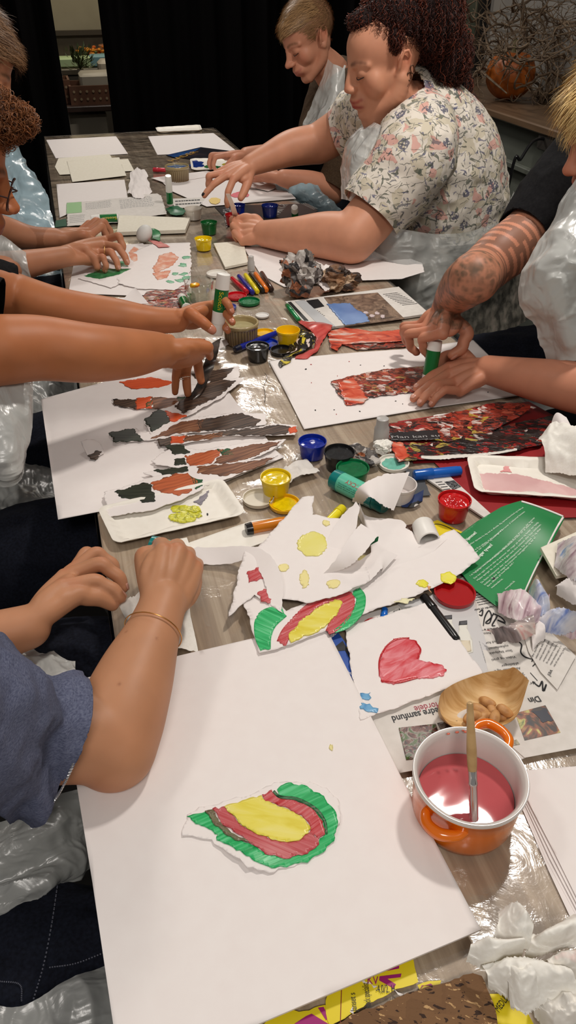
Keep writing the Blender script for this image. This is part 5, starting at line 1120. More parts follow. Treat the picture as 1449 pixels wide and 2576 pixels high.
t4 = tray('paper_tray', [(478,402),(600,402),(640,425),(482,432)], .0045, 'white tray with blue and green paint dabs beside the far ramekin', depth=.006, rim=10)
paint(t4, blob_out(494,412,18,9,16,.3,1), paint_mat('wetblue', s2l(24,60,150)), up=.001); paint(t4, blob_out(530,418,16,4,12,.3,2), paint_mat('wetgreen', s2l(60,130,70)), up=.001); paint(t4, blob_out(550,422,7,4,12,.3,3), paint_mat('wetgreen2', s2l(20,110,60)), up=.0014)
paint(t4, blob_out(575,414,14,4,12,.3,4), paint_mat('wetyel', s2l(210,190,60)), up=.001)
# long white tray / board strip below the cream tray
sheet('cardboard_strip', [(455,1372),(640,1310),(720,1300),(720,1345),(560,1400),(380,1445),(360,1420)], .0034, CARD, label='long white cardboard strip under the torn paper and the hand', cat='cardboard', th=.0012, lifts=(((600,1330),.002,.04),))
# -- sheets far away
for i, (o_, lb, m_, h_) in enumerate((([(116,352),(292,343),(322,387),(140,398)], 'white sheet at the far left corner of the table', PAPER, .0022), ([(372,343),(537,335),(595,380),(396,390)], 'white sheet at the far end beside the long tray', PAPER, .0022),
    ([(147,398),(276,388),(284,402),(322,400),(338,430),(150,440),(138,420)], 'cream sheet under another at the far left', CREAM, .0034), ([(168,406),(300,396),(318,442),(182,458)], 'cream folded sheet on top of the other cream one', CREAM, .0048),
    ([(142,464),(313,452),(322,500),(230,512),(150,548)], 'white sheet below the cream sheets on the far left', PAPER, .0034), ([(396,446),(600,425),(700,452),(745,500),(600,512),(520,520),(430,480)], 'large white sheet under the reaching hand', PAPER, .0042),
    ([(380,448),(520,430),(560,438),(420,462)], 'narrow white strip beyond the upright glue stick', PAPER, .0056), ([(612,622),(900,612),(985,655),(880,706),(715,722),(655,690)], 'large white sheet under the forearm of the floral-top person', PAPER, .0034),
    ([(868,660),(1034,652),(1062,662),(1068,684),(1010,702),(850,708)], 'torn white sheet overhanging the table edge beside the crumpled balls', PAPER, .0062),
    ([(172,738),(186,660),(300,618),(476,610),(482,738),(330,744)], 'white sheet with orange and green dabs under the ringed hand', PAPER, .0034), ([(250,752),(340,748),(350,765),(250,770)], 'small white card near the forearms', PAPER, .0030))):
    q = sheet('drawing_paper', o_, h_, m_, label=lb, th=.0008, wav=.001, jag=.0003 if i in (8,) else 0)
    if i == 9: fsh = q
    if i == 5: hsh = q
OP = noisy('orange_wash', [(.3, s2l(226,196,180)), (.5, s2l(214,140,106)), (.7, s2l(206,110,80))], 40, rough=.5, bmp=.1); GW = noisy('green_wash', [(.3, s2l(60,150,100)), (.7, s2l(150,200,170))], 40, rough=.5, bmp=.1)
f2 = sheet('torn_painting', [(478,612),(482,668),(470,712),(440,730),(350,728),(300,716),(290,690),(330,640),(380,616)], .0052, label='torn sheet with an orange figure and green fringe under the ringed hand', cat='painting', jag=.0008, wav=.003, wsc=20)
paint(f2, [(400,644),(432,636),(450,648),(434,668),(410,680),(390,690),(384,676),(396,660)], OP); paint(f2, [(384,690),(430,680),(420,700),(396,706)], OP)
for (x, y) in ((470,648),(460,668),(462,690),(440,690),(452,706),(430,710),(470,700)): paint(f2, blob_out(x, y, 11, 4, 9, .4, x), GW, name='green_dab')
f3 = sheet('torn_painting', [(250,620),(360,612),(372,640),(352,665),(300,668),(256,650)], .0066, label='small torn scrap with an orange star beside the ringed hand', cat='painting', jag=.0006); paint(f3, [(324,634),(338,620),(352,628),(366,634),(356,652),(336,658),(326,648)], OP)
f4 = sheet('torn_painting', [(196,700),(240,678),(330,680),(318,706),(280,724),(240,712)], .0066, label='green painted scrap held down by the ringed hand', cat='painting', jag=.0006); paint(f4, [(210,694),(260,676),(330,676),(300,690),(250,702)], noisy('green_dab2', [(.3, s2l(30,90,54)), (.7, s2l(60,140,84))], 40, rough=.4))
paint(f3, blob_out(306,664,14,8,10,.3,2), GW, name='green_dab')
sheet('cardboard_strip', [(368,734),(476,716),(470,742),(350,760)], .0045, MB4, label='painted cardboard strip at the lower edge of the left work sheet', cat='cardboard', th=.0015)
tri = MB(); a, b_, c_ = P(293,768,.003), P(375,762,.003), P(352,775,.003); tp_ = P(334,728,.026)
loft2('folded_card', [(296,768,.003),(334,729,.024),(344,729,.024)], [(374,764,.003),(346,730,.025),(342,728,.025)], PAPER, 20, 6, label='white folded card standing like a tent near the crossing forearms', cat='card', th=.001)
sheet('cardboard_strip', [(330,758),(450,745),(462,775),(340,785)], .0030, MB4, label='brown printed card behind the white tent card', cat='cardboard', th=.001)
# newspapers left
n1 = sheet('newspaper', [(168,512),(300,500),(395,488),(405,492),(420,540),(300,560),(170,572)], .0055, NEWS, label='crumpled newspaper page with a pale green block on the left', cat='newspaper', th=.0006, jag=.0005, wav=.005, wsc=18)
paint(n1, [(168,512),(205,509),(206,536),(168,540)], bsdf('pale_green_print', s2l(150,192,140), .6), name='printed_block', jag=0)
greek(n1, (215,512), (280,505), (216,530), 6, bsdf('ink_grey2', (.35,.35,.35), .6), seed=1); greek(n1, (300,505), (385,495), (304,530), 7, bsdf('ink_grey2', (.35,.35,.35), .6), seed=2); greek(n1, (175,545), (215,542), (176,566), 5, bsdf('ink_grey2', (.35,.35,.35), .6), seed=3)
sheet('dark_green_scrap', [(140,555),(166,550),(168,568),(138,572)], .003, bsdf('dkg', s2l(12,80,56), .5), label='dark green paper scrap at the left table edge', cat='scrap')
# thick pads
def pad(out, h, th, label, mat=CREAM):
    return sheet('paper_pad', out, h+th, mat, label=label, cat='paper pad', th=th, wav=.0006)
pad([(300,541),(478,548),(466,578),(294,584)], .004, .010, 'thick cream pad of folded paper beyond the white ball'); pad([(537,612),(612,606),(624,660),(566,672)], .003, .006, 'cream paper pad beside the small yellow pot')
for i in range(4): sheet('napkin', [(1360+i*2,1378+i*4),(1449,1340),(1520,1400),(1449,1440),(1400,1450-i*2)], .006+.006*(4-i), CREAM, label='folded cream napkin in the thick stack right of the green page', cat='napkin', group='napkin stack right of the green page', th=.005, wav=.002, wsc=20)
# magazine far
bmz = sheet('magazine', [(418,390),(505,370),(600,382),(645,392),(600,410),(500,402)], .0045, noisy('dark_cover', [(.3,s2l(30,16,14)),(.5,s2l(24,26,36)),(.7,s2l(60,44,44))], 10, rough=.3, bmp=0), label='dark glossy magazine with yellow lettering at the far side', cat='magazine', th=.003)
paint(bmz, [(420,390),(505,372),(480,386),(440,396)], noisy('blue_cover', [(.3,s2l(20,40,90)),(.7,s2l(40,90,150))], 20, rough=.3, bmp=0), name='printed_area'); letters('HADER', (436,406), (500,382), .005, bsdf('gold_print', s2l(196,150,60), .4), bmz.o, hgt=.03, up=.0008)
st_ = sheet('black_strip', [(540,520),(620,516),(700,514),(775,512),(800,530),(770,548),(640,552),(560,540)], .0035, noisy('blk_print', [(.3,s2l(26,24,26)),(.7,s2l(48,44,46))], 16, rough=.3, bmp=0), label='black printed magazine strip under the small blue pots', cat='magazine strip', th=.0015)
letters('MAN K-R', (702,540), (726,514), .0039, bsdf('lt_print', s2l(190,186,180), .4), st_.o, hgt=.03)
greek(st_, (756,512), (790,528), (770,510), 3, bsdf('lt_print', s2l(190,186,180), .4), seed=4)
sheet('printed_scrap', [(560,528),(580,522),(588,560),(570,572)], .0050, noisy('bw_print', [(.4,s2l(30,26,30)),(.5,s2l(200,196,196)),(.6,s2l(140,40,50))], 60, rough=.3, const=True), label='black and white printed scrap beside the small red pot', cat='scrap', th=.0008)
for i, (x, y, a, b_, m_, lb) in enumerate(((604,489,26,8,bsdf('pink_paper', s2l(222,110,120), .5),'pink paper piece under the reaching hand'), (540,506,16,8,bsdf('yellow_wash', s2l(236,206,120), .5),'pale yellow dab paper under the reaching fingers'), (640,465,24,8,PAPER,'white torn scrap at the right of the reaching hand'), (440,530,24,12,bsdf('leaf_scrap', s2l(16,96,60), .4),'dark green leaf-shaped scrap by the upright glue stick'), (670,470,30,10,PAPER,'folded white scrap near the table edge'))):
    sheet('paper_scrap', blob_out(x, y, a, b_, 9, .25, i+3), .0062+.001*i, m_, label=lb, cat='scrap', jag=.0005, lifts=(((x, y), .006, .02),) if i > 2 else ())
pl_ = sheet('newspaper_scrap', [(430,500),(520,496),(500,520),(440,524)], .0048, NEWS, label='newspaper scrap with black print under the upright glue stick', cat='scrap'); greek(pl_, (440,504), (508,500), (442,520), 2, INK, seed=6, wl=(.05,.12))
V, Fc = ellips(P(363,588,.026), (.021,.021,.027), Euler((.3,.6,0)).to_matrix(), 36, 24); mesh('white_ball', V, Fc, bsdf('styro', s2l(222,222,218), .6), label='white egg-shaped ball at the left work sheet', cat='ball')
sheet('paper_scrap', [(376,576),(392,574),(404,590),(402,606),(384,600)], .012, noisy('green_dab2', [(.3, s2l(30,90,54)), (.7, s2l(60,140,84))], 40), label='green painted scrap leaning beside the white ball', cat='scrap', lifts=(((385,588),.015,.02),), jag=.0005)
sheet('paper_scrap', [(372,604),(400,606),(428,620),(400,622)], .009, noisy('pink_wash', [(.3, s2l(196,90,90)), (.7, s2l(216,150,140))], 40), label='pinkish painted scrap in front of the white ball', cat='scrap', jag=.0005)
# crumpled white sheet far
def crumple(name, c, r, mat, label, cat='crumpled paper', seed=0, group=None, sub=5, amp=.34, sc=1.5, flat=.2, matf=None):
    bm_ = bmesh.new(); bmesh.ops.create_icosphere(bm_, subdivisions=sub, radius=1); V = np.array([v.co[:] for v in bm_.verts]); Fs = [[v.index for v in f.verts] for f in bm_.faces]; bm_.free()
    Vq = V+.35*np.column_stack([vn(V, 1.6, seed+21), vn(V, 1.6, seed+22), vn(V, 1.6, seed+23)]); qn = np.random.default_rng(seed).normal(size=(80, 3)); qn /= np.linalg.norm(qn, axis=1, keepdims=True); dd_ = np.sort(Vq@qn.T, axis=1)[:,::-1]; rad = 1-amp*1.5*np.maximum(1-dd_[:,0], 0)**.7+amp*1.1*(dd_[:,0]-dd_[:,1])-amp*.25+amp*.5*vn(V, 1.7, seed+5)+amp*.5*ridge(V, 2.3, seed+3, 2)
    # sharp creases: quantise direction a little
    V = V*rad[:,None]*np.array(r if isinstance(r, tuple) else (r, r, r)); V[:,2] = np.maximum(V[:,2], -flat*abs(V[:,2]).max()*4)
    V += np.array(tuple(c)); dz = V[:,2].min()-(T+.002) if c[2] is not None else 0; V[:,2] -= dz
    return mesh(name, V, Fs, mat, smooth=False, label=label, cat=cat, group=group)
PRN = facet_mat('printed_crumple', [s2l(52,48,48), s2l(120,112,106), s2l(40,36,36), s2l(200,194,188), s2l(150,92,62), s2l(88,82,78), s2l(176,170,164)], 55)
PRN_OLD = noisy('printed_crumple_b', [(.34,s2l(34,32,32)),(.44,s2l(96,88,82)),(.5,s2l(176,168,160)),(.55,s2l(140,84,56)),(.60,s2l(52,48,48)),(.70,s2l(150,144,138))], 13, rough=.45, dist=.5, bmp=.3, bd=.002)
BRP = facet_mat('brown_crumple', [s2l(84,58,42), s2l(160,122,90), s2l(120,86,60), s2l(196,168,138), s2l(58,42,34)], 45)
BRP_OLD = noisy('brown_crumple_b', [(.35,s2l(70,48,34)),(.5,s2l(140,104,74)),(.6,s2l(180,150,118)),(.7,s2l(90,64,44))], 9, rough=.5, dist=.4, bmp=.3, bd=.002)
crumple('crumpled_paper', P(757,712,.03), (.048,.044,.044), PRN, 'crumpled ball of grey printed magazine paper above the open magazine', seed=2, amp=.5)
crumple('crumpled_paper', P(850,712,.02), (.044,.028,.028), BRP, 'crumpled brown paper piece right of the grey crumpled ball', seed=5, amp=.55)
loft2('paper_flap', [(782,664,.05),(806,664,.045),(836,672,.03)], [(800,720,.02),(826,735,.012),(846,704,.02)], PAPER, 24, 10, crinkle=.008, csc=40, label='white torn flap between the two crumpled papers', cat='scrap', jag=.0006, seed=3)
crumple('crumpled_paper', P(905,1150,.01), (.026,.03,.012), PRN, 'small crumpled printed scraps behind the black and green pots', seed=8, amp=.5, sub=4)
crumple('crumpled_paper', P(962,1128,.01), (.014,.012,.010), TISSUE, 'tiny crumpled white tissue by the frosted cap', seed=9, amp=.5, sub=4)
loft2('crumpled_sheet', [(330,440,.004),(346,424,.02),(366,432,.02)], [(322,492,.004),(350,498,.012),(384,490,.004)], PAPER, 26, 16, crinkle=.012, csc=22, label='crumpled white paper left of the far red marker', cat='crumpled paper', seed=4)
loft2('torn_newspaper', [(696,1196,.006),(730,1172,.012),(770,1160,.006)], [(706,1232,.005),(750,1206,.010),(806,1192,.006)], NEWS, 22, 10, crinkle=.006, csc=50, label='torn newspaper scrap below the blue pot', cat='scrap', jag=.0005, seed=6)
loft2('printed_scrap', [(1000,1262,.006),(1040,1246,.014),(1066,1232,.022)], [(1012,1276,.005),(1040,1276,.006),(1062,1262,.008)], noisy('bwb', [(.4,s2l(40,60,110)),(.5,s2l(30,30,30)),(.6,s2l(206,200,196))], 30, const=True), 16, 6, label='small curled printed scrap below the white pot', cat='scrap')
# -- torn curling white paper in the centre
ct1 = sheet('torn_painting', [(575,1552),(600,1450),(618,1390),(650,1385),(700,1320),(760,1258),(790,1256),(786,1300),(870,1310),(900,1360),(930,1470),(860,1500),(780,1520),(700,1508),(712,1545),(640,1500)], .0178,
     label='torn white painting with yellow circles and red dabs in the middle of the mess', cat='painting', jag=.0005, th=.0005, lifts=(((790,1270),.006,.03),((900,1440),.006,.04),((660,1420),.006,.04)), wav=.004, wsc=12)
paint(ct1, blob_out(786,1372,38,32,22,.06,3), stroke('pale_yellow', [s2l(226,218,110), s2l(230,222,140)], .2, along=20, across=40, bmp=.2), name='yellow_circle')
paint(ct1, [(622,1448),(644,1440),(668,1434),(680,1444),(674,1464),(640,1468),(626,1472)], prd, name='red_dab'); paint(ct1, [(648,1494),(664,1486),(682,1484),(680,1520),(656,1516)], prd, name='red_dab')
for (x, y, a, b_) in ((766,1462,12,22),(714,1436,12,10),(838,1474,18,10),(910,1412,20,9),(820,1318,10,7)): paint(ct1, blob_out(x, y, a, b_, 12, .2, x), bsdf('yw2', s2l(232,220,150), .5), name='yellow_dab')
loft2('torn_strip', [(886,1262,.012),(905,1225,.05),(960,1196,.055),(1030,1188,.045)], [(912,1268,.018),(930,1250,.055),(960,1270,.045),(990,1284,.03)], PAPER, 40, 12, jag=.0009, label='white torn strip curling over the teal glue stick and white pot', cat='torn paper', seed=2)
ct2 = loft2('torn_strip', [(902,1262,.020),(925,1300,.024),(1010,1310,.018),(1060,1360,.014),(1145,1345,.022)], [(905,1300,.014),(932,1370,.020),(940,1420,.018),(1010,1424,.015),(1080,1400,.018)], PAPER, 48, 16, jag=.0007, label='broad white torn piece curving below the teal glue stick', cat='torn paper', seed=3, bulge=.004)
ct3 = loft2('torn_strip', [(896,1262,.045),(850,1310,.03),(820,1370,.02),(812,1440,.018)], [(905,1276,.04),(890,1350,.026),(860,1400,.02),(852,1430,.018)], PAPER, 34, 12, jag=.0006, label='white torn strip with a blue dab hanging from the curl', cat='torn paper', seed=4)
paint_b = sheet('paper_scrap', blob_out(868,1334,16,9,14,.15,2), .034, stroke('blue_dab', [s2l(60,130,190), s2l(120,176,214)], .2), label='pale blue paint dab patch on the hanging torn strip', cat='scrap', th=.0003)
D2.objects.remove(paint_b.o)
loft2('torn_strip', [(812,1446,.020),(850,1400,.040),(880,1352,.05),(908,1318,.052)], [(838,1440,.022),(880,1424,.034),(910,1396,.045),(952,1346,.048)], PAPER, 34, 12, jag=.0006, label='grey-shaded torn strip curling upward in the middle of the mess', cat='torn paper', seed=5)
loft2('torn_strip', [(480,1378,.012),(560,1376,.020),(640,1376,.030),(690,1410,.034),(712,1470,.026),(708,1540,.018)], [(490,1420,.006),(570,1420,.010),(620,1410,.022),(654,1440,.026),(672,1490,.022),(680,1550,.016)], PAPER, 46, 12, jag=.0005, label='long white torn strip curling from the hand to the arch painting', cat='torn paper', seed=6)
loft2('torn_strip', [(850,1444,.020),(905,1410,.026),(950,1384,.03),(1000,1396,.024)], [(880,1490,.018),(930,1462,.022),(960,1430,.026),(960,1440,.02)], PAPER, 30, 10, jag=.0005, label='white torn piece with faint yellow dabs above the arch painting', cat='torn paper', seed=7)
loft2('torn_scrap', [(918,1364,.045),(936,1352,.045),(952,1350,.04)], [(922,1378,.04),(938,1368,.04),(950,1362,.038)], bsdf('dkgr', s2l(10,84,48), .3), 10, 4, label='tiny dark green painted scrap on the curled strip', cat='scrap')
nwp = sheet('newspaper', [(905,1480),(900,1440),(985,1410),(1000,1425),(960,1470)], .0088, noisy('blue_news', [(.42,s2l(50,84,150)),(.5,s2l(140,140,140)),(.6,s2l(170,168,166))], 12, rough=.5), label='blue and grey newspaper patch showing through the torn papers', cat='newspaper')
# -- held pieces
loft2('held_paper', [(300,1524,.03),(340,1500,.036),(400,1480,.03),(470,1505,.02)], [(318,1560,.012),(350,1590,.020),(420,1635,.016),(502,1638,.012)], TISSUE, 40, 20, crinkle=.006, csc=26, label='torn white paper held between the hands of the blue-sleeved person', cat='torn paper', jag=.0006, seed=9)
sheet('cardboard_strip', [(360,1398),(398,1366),(470,1352),(480,1380),(420,1420)], .0075, CARD, label='white cardboard tip under the working fist', cat='cardboard', th=.001)
V, Fc = tubecurve([P(666,938,.004), P(672,950,.012), P(664,972,.006), P(667,990,.004), P(666,1012,.003)], .0005, 5, 40); mesh('dark_thread', V, Fc, INK, label='thin dark curled thread lying on the shiny film', cat='thread')
# -- tissue crumples lower right and right
TS = 'crumpled paper towels at the lower right'
tl = [([(1195,2375,.03),(1240,2352,.05),(1310,2372,.045)], [(1180,2420,.02),(1240,2440,.02),(1310,2420,.02)], 'white paper towel folded over at the left of the lower right heap'),
 ([(1255,2300,.02),(1300,2280,.05),(1340,2330,.04)], [(1240,2380,.02),(1290,2390,.03),(1330,2400,.03)], 'thin upright paper towel end at the top of the lower right heap'),
 ([(1330,2360,.03),(1390,2330,.05),(1449,2300,.04)], [(1320,2420,.02),(1390,2400,.03),(1465,2390,.03)], 'twisted paper towel along the right edge of the heap'),
 ([(1210,2440,.02),(1300,2420,.04),(1400,2440,.04)], [(1220,2500,.01),(1330,2540,.02),(1460,2530,.02)], 'big crumpled paper towel in the middle of the heap'),
 ([(1250,2420,.03),(1290,2430,.045),(1310,2420,.04)], [(1290,2545,.01),(1330,2550,.02),(1360,2540,.02)], 'embossed paper towel tail hanging below the heap'),
 ([(1360,2430,.03),(1410,2400,.045),(1470,2410,.04)], [(1360,2480,.02),(1420,2480,.025),(1490,2500,.02)], 'paper towel with a red smear at the right edge'),
 ([(1330,2500,.015),(1400,2500,.03),(1480,2480,.03)], [(1330,2560,.008),(1400,2610,.01),(1500,2600,.01)], 'paper towel with a green smear in the lower right corner')]
PTW = noisy('towel_red', [(.48, s2l(228,224,216)), (.56, s2l(214,60,64))], 12, rough=.9, bmp=.3); PTG = noisy('towel_green', [(.50, s2l(228,224,216)), (.56, s2l(40,160,90))], 10, rough=.9, bmp=.3)
for i, (a, b_, lb) in enumerate(tl):
    loft2('paper_towel', a, b_, PTW if i == 5 else PTG if i == 6 else TISSUE, 70, 50, crinkle=.0095, csc=22+3*i, label=lb, cat='paper towel', group=TS, jag=.0008, seed=20+i, bulge=.014)
PUR = stroke('purple_streaks', [s2l(120,80,96), s2l(206,180,188), s2l(226,216,216), s2l(150,110,124)], .9, along=14, across=110, bmp=.3); BLS = stroke('blue_streaks', [s2l(60,100,180), s2l(190,196,214), s2l(228,224,224)], .3, along=14, across=90, bmp=.3)
PKS = stroke('pink_streaks', [s2l(150,120,134), s2l(206,190,196), s2l(228,222,222), s2l(120,150,200)], -.2, along=12, across=80, bmp=.3)
cr_ = [([(1252,1496,.02),(1310,1484,.04),(1360,1520,.035),(1380,1500,.03)], [(1256,1540,.016),(1290,1562,.03),(1330,1570,.03),(1370,1560,.02)], PUR, 'purple streaked curled paper beside the black scribble'),
 ([(1222,1588,.02),(1270,1580,.04),(1340,1550,.045)], [(1250,1620,.01),(1300,1618,.03),(1345,1600,.03)], marble('bw_red', [(.35,BK),(.48,s2l(150,136,136)),(.54,WH),(.62,s2l(196,50,56)),(.66,s2l(90,60,60))], 24), 'black and red painted curl over the leaflet'),
 ([(1330,1490,.02),(1350,1460,.05),(1370,1500,.04)], [(1330,1540,.02),(1360,1550,.03),(1380,1540,.03)], BLS, 'small blue and pink streaked curl near the napkins'),
 ([(1340,1560,.02),(1400,1535,.04),(1449,1540,.05)], [(1350,1590,.012),(1400,1600,.02),(1460,1590,.02)], BLS, 'blue streaked paper curl right of the black and red curl'),
 ([(1400,1370,.04),(1449,1350,.07),(1500,1360,.07)], [(1392,1430,.03),(1449,1465,.05),(1500,1470,.05)], PKS, 'pink and blue streaked sheet on the napkin stack'),
 ([(1395,1480,.03),(1440,1450,.05),(1500,1450,.05)], [(1400,1500,.02),(1460,1530,.03),(1520,1520,.03)], PAPER, 'white folded card corner at the right edge'),
 ([(1400,1580,.02),(1440,1560,.03),(1480,1560,.04)], [(1410,1600,.01),(1450,1612,.012),(1490,1600,.02)], PUR, 'purple streaked scrap at the right edge below the blue curl'),
 ([(1330,1600,.006),(1345,1560,.02),(1362,1570,.02)], [(1340,1640,.008),(1350,1625,.01),(1370,1610,.01)], PAPER, 'white triangular scrap with a red side over the leaflet')]
for i, (a, b_, m_, lb) in enumerate(cr_): loft2('painted_curl', a, b_, m_, 44, 22, crinkle=.005, csc=24, label=lb, cat='painted curl', group='streaked paper curls at the right', jag=.0007, seed=40+i, bulge=.006)
loft2('napkin', [(1352,1110,.03),(1400,1060,.06),(1449,1070,.07),(1520,1090,.07)], [(1370,1190,.012),(1430,1200,.02),(1500,1210,.03),(1560,1200,.03)], TISSUE, 60, 36, crinkle=.010, csc=16, label='big crumpled white napkin on the pink tray at the right edge', cat='napkin', jag=.0006, seed=60, bulge=.02)
loft2('white_carton_scrap', [(1380,1090,.04),(1398,1040,.07),(1425,1050,.07)], [(1400,1100,.04),(1420,1085,.06),(1440,1080,.06)], PAPER, 14, 8, label='small upright white card piece behind the crumpled napkin', cat='scrap', seed=61)
sheet('drawing_paper', [(1090,1045),(1180,1030),(1150,1060),(1110,1075)], .0124, label='small torn white scrap on the upper magazine strip', jag=.0005)
# ================================================================ people
def comb(parts):
    V = []; Fs = []
    for v, f in parts:
        o = len(V); V += [tuple(q) for q in v]; Fs += [[i+o for i in g] for g in f]
    return V, Fs
def limb(pts, radii, seg=20, n=None):
    n = n or max(8, len(pts)*7); C = crom(pts, n); R = crom([(r,) for r in radii], n)[:,0]
    out = [tubecurve(C.tolist(), R.tolist(), seg, n)]
    out.append(ellips(C[0], float(R[0]), None, seg, 12)); out.append(ellips(C[-1], float(R[-1]), None, seg, 12)); return out
def remesh(parts, voxel, smooth=4, solid=0):
    V, Fs = comb(parts); me = D2.meshes.new('tmp'); me.from_pydata(V, [], Fs); o = D2.objects.new('tmp', me); COL.objects.link(o)
    m = o.modifiers.new('r', 'REMESH'); m.mode = 'VOXEL'; m.voxel_size = voxel
    if smooth: s = o.modifiers.new('s', 'SMOOTH'); s.factor = .6; s.iterations = smooth
    dg = bpy.context.evaluated_depsgraph_get(); e = o.evaluated_get(dg); r = D2.meshes.new_from_object(e)
    nv = len(r.vertices); A = np.empty(nv*3, np.float32); r.vertices.foreach_get('co', A); N = np.empty(nv*3, np.float32); r.vertices.foreach_get('normal', N)
    Fo = [list(p.vertices) for p in r.polygons]
    D2.objects.remove(o); D2.meshes.remove(me); D2.meshes.remove(r); return A.reshape(-1, 3).astype(float), N.reshape(-1, 3).astype(float), Fo
SKIN = vcol('skin', .48, spec=.35, sss=.12, bmp=.12, bsc=420)
LIPS = s2l(150,60,62)
def skin_cols(V, N, base, feats, mott=.06, seed=0, extra=None):
    C = np.repeat(np.array([base]), len(V), 0)
    n = fbm(V, 38, seed, 3); C *= (1+mott*n)[:,None]; C[:,0] *= 1+.03*vn(V, 14, seed+3)
    for p, r, col, k in feats:
        p = np.array(tuple(p))
        if .0018 < r < .009: p = V[((V-p)**2).sum(1).argmin()]
        d2 = ((V-p)**2).sum(1); w = k*np.exp(-d2/(r*r)); C = C*(1-w[:,None])+np.array(col)*w[:,None]
    if extra is not None: C = extra(V, N, C)
    return np.clip(C, 0, 1)
def finger(K, tip, L, rr, bul):
    K = Vector(K); tip = Vector(tip); d = (tip-K).length; mx = sum(L)*.995
    if d > mx: tip = K+(tip-K)*(mx/d); d = mx
    e1 = (tip-K).normalized(); e2 = (Vector(bul)-e1*Vector(bul).dot(e1))
    if e2.length < 1e-4: e2 = Vector((0,0,1)).cross(e1)
    e2.normalize()
    def chain(b):
        a = 0; x = y = 0; P_ = [(0, 0)]
        for i, l in enumerate(L):
            if i: a -= b*(1 if i == 1 else .62)
            x += l*math.cos(a); y += l*math.sin(a); P_.append((x, y))
        return P_
    lo, hi = 0, 2.6
    for _ in range(40):
        m = (lo+hi)/2; q = chain(m)[-1]
        if math.hypot(*q) > d: lo = m
        else: hi = m
    q = chain(lo); a = math.atan2(q[-1][1], q[-1][0]); out = []
    for x, y in q:
        xx = x*math.cos(a)+y*math.sin(a); yy = -x*math.sin(a)+y*math.cos(a); out.append(K+e1*xx+e2*yy)
    return out, e2
def hand(wr, ki, kp, tips, s=1.0, N=(0,0,1), fat=1.0, thumb_bul=None, tl=1.0):
    """wr wrist, ki/kp index and little knuckles, tips = thumb, index, middle, ring, little. Returns parts, nail data, feature points"""
    wr, ki, kp = Vector(wr), Vector(ki), Vector(kp); mid = (ki+kp)/2; D_ = (mid-wr).normalized(); Lt = (ki-kp); Lt = (Lt-D_*Lt.dot(D_)).normalized()
    Nn = Lt.cross(D_); Nn = Nn if Nn.dot(Vector(N)) > 0 else -Nn
    f = fat; parts = []; nl = []; ft = []
    Ks = [ki, ki.lerp(kp, .34)+Nn*.004*s+D_*.004*s, ki.lerp(kp, .68)+Nn*.002*s, kp-D_*.006*s]
    for i, K in enumerate(Ks):
        b = wr+Lt*((.014, .005, -.005, -.013)[i])*s
        parts += limb([b, b.lerp(K, .5)+Nn*.003*s, K-Nn*.002*s], [.0135*s*f, .0125*s*f, (.0112, .0115, .0108, .0098)[i]*s*f], 14, 14)
    pc = wr.lerp(mid, .55); R = Matrix((Lt, D_, Nn)).transposed()
    parts.append(ellips(pc-Nn*.004*s, (.036*s*f, .045*s, .0145*s*f), R))
    LL = [(.044,.026,.021), (.049,.030,.022), (.045,.028,.022), (.036,.021,.019)]; RR = [(.0098,.0088,.0082,.0068), (.0100,.0090,.0083,.0070), (.0094,.0084,.0078,.0066), (.0084,.0074,.0068,.0058)]
    for i in range(4):
        J, e2 = finger(Ks[i], tips[i+1], [l*s for l in LL[i]], None, Nn); r = [q*s*f for q in RR[i]]
        pts = [J[0], J[0].lerp(J[1], .5), J[1], J[1].lerp(J[2], .5), J[2], J[3]-(J[3]-J[2]).normalized()*r[3]]
        parts += limb(pts, [r[0], r[0]*.95, r[1]*1.03, r[1]*.93, r[2]*1.0, r[3]], 14, 26)
        ft += [(J[0]+e2*r[0], .010*s, 'k'), (J[1]+e2*r[1], .008*s, 'k'), (J[3], .009*s, 't')]
        dd = (J[3]-J[2]).normalized(); up = (e2-dd*e2.dot(dd)).normalized(); nl.append((J[3]-dd*r[3]*1.25+up*r[3]*.80, dd, up, r[3]))
    tb = Vector(tips[0]); B = wr+Lt*.019*s+D_*.018*s-Nn*.006*s; bul = Vector(thumb_bul) if thumb_bul else (Lt*.8+Nn*.5)
    J, e2 = finger(B, tb, [.044*s*tl, .034*s*tl, .029*s*tl], None, bul); r = [.0150*s*f, .0120*s*f, .0108*s*f, .0085*s*f]
    parts += limb([wr+Lt*.010*s, B, J[1], J[1].lerp(J[2], .5), J[2], J[3]-(J[3]-J[2]).normalized()*r[3]], [.015*s*f, r[0], r[1]*1.04, r[1]*.93, r[2], r[3]], 14, 30)
    parts.append(ellips((B+J[1]+Ks[0])/3-Nn*.002, (.015*s*f, .022*s, .011*s*f), R))
    ft += [(J[1]+e2*r[1], .010*s, 'k'), (J[2]+e2*r[2], .008*s, 'k'), (J[3], .010*s, 't')]
    dd = (J[3]-J[2]).normalized(); up = (e2-dd*e2.dot(dd)).normalized(); nl.append((J[3]-dd*r[3]*1.3+up*r[3]*.80, dd, up, r[3]*1.15))
    return parts, nl, ft
HEAD = {}
G_ELL, G_LIMB = ellips, limb
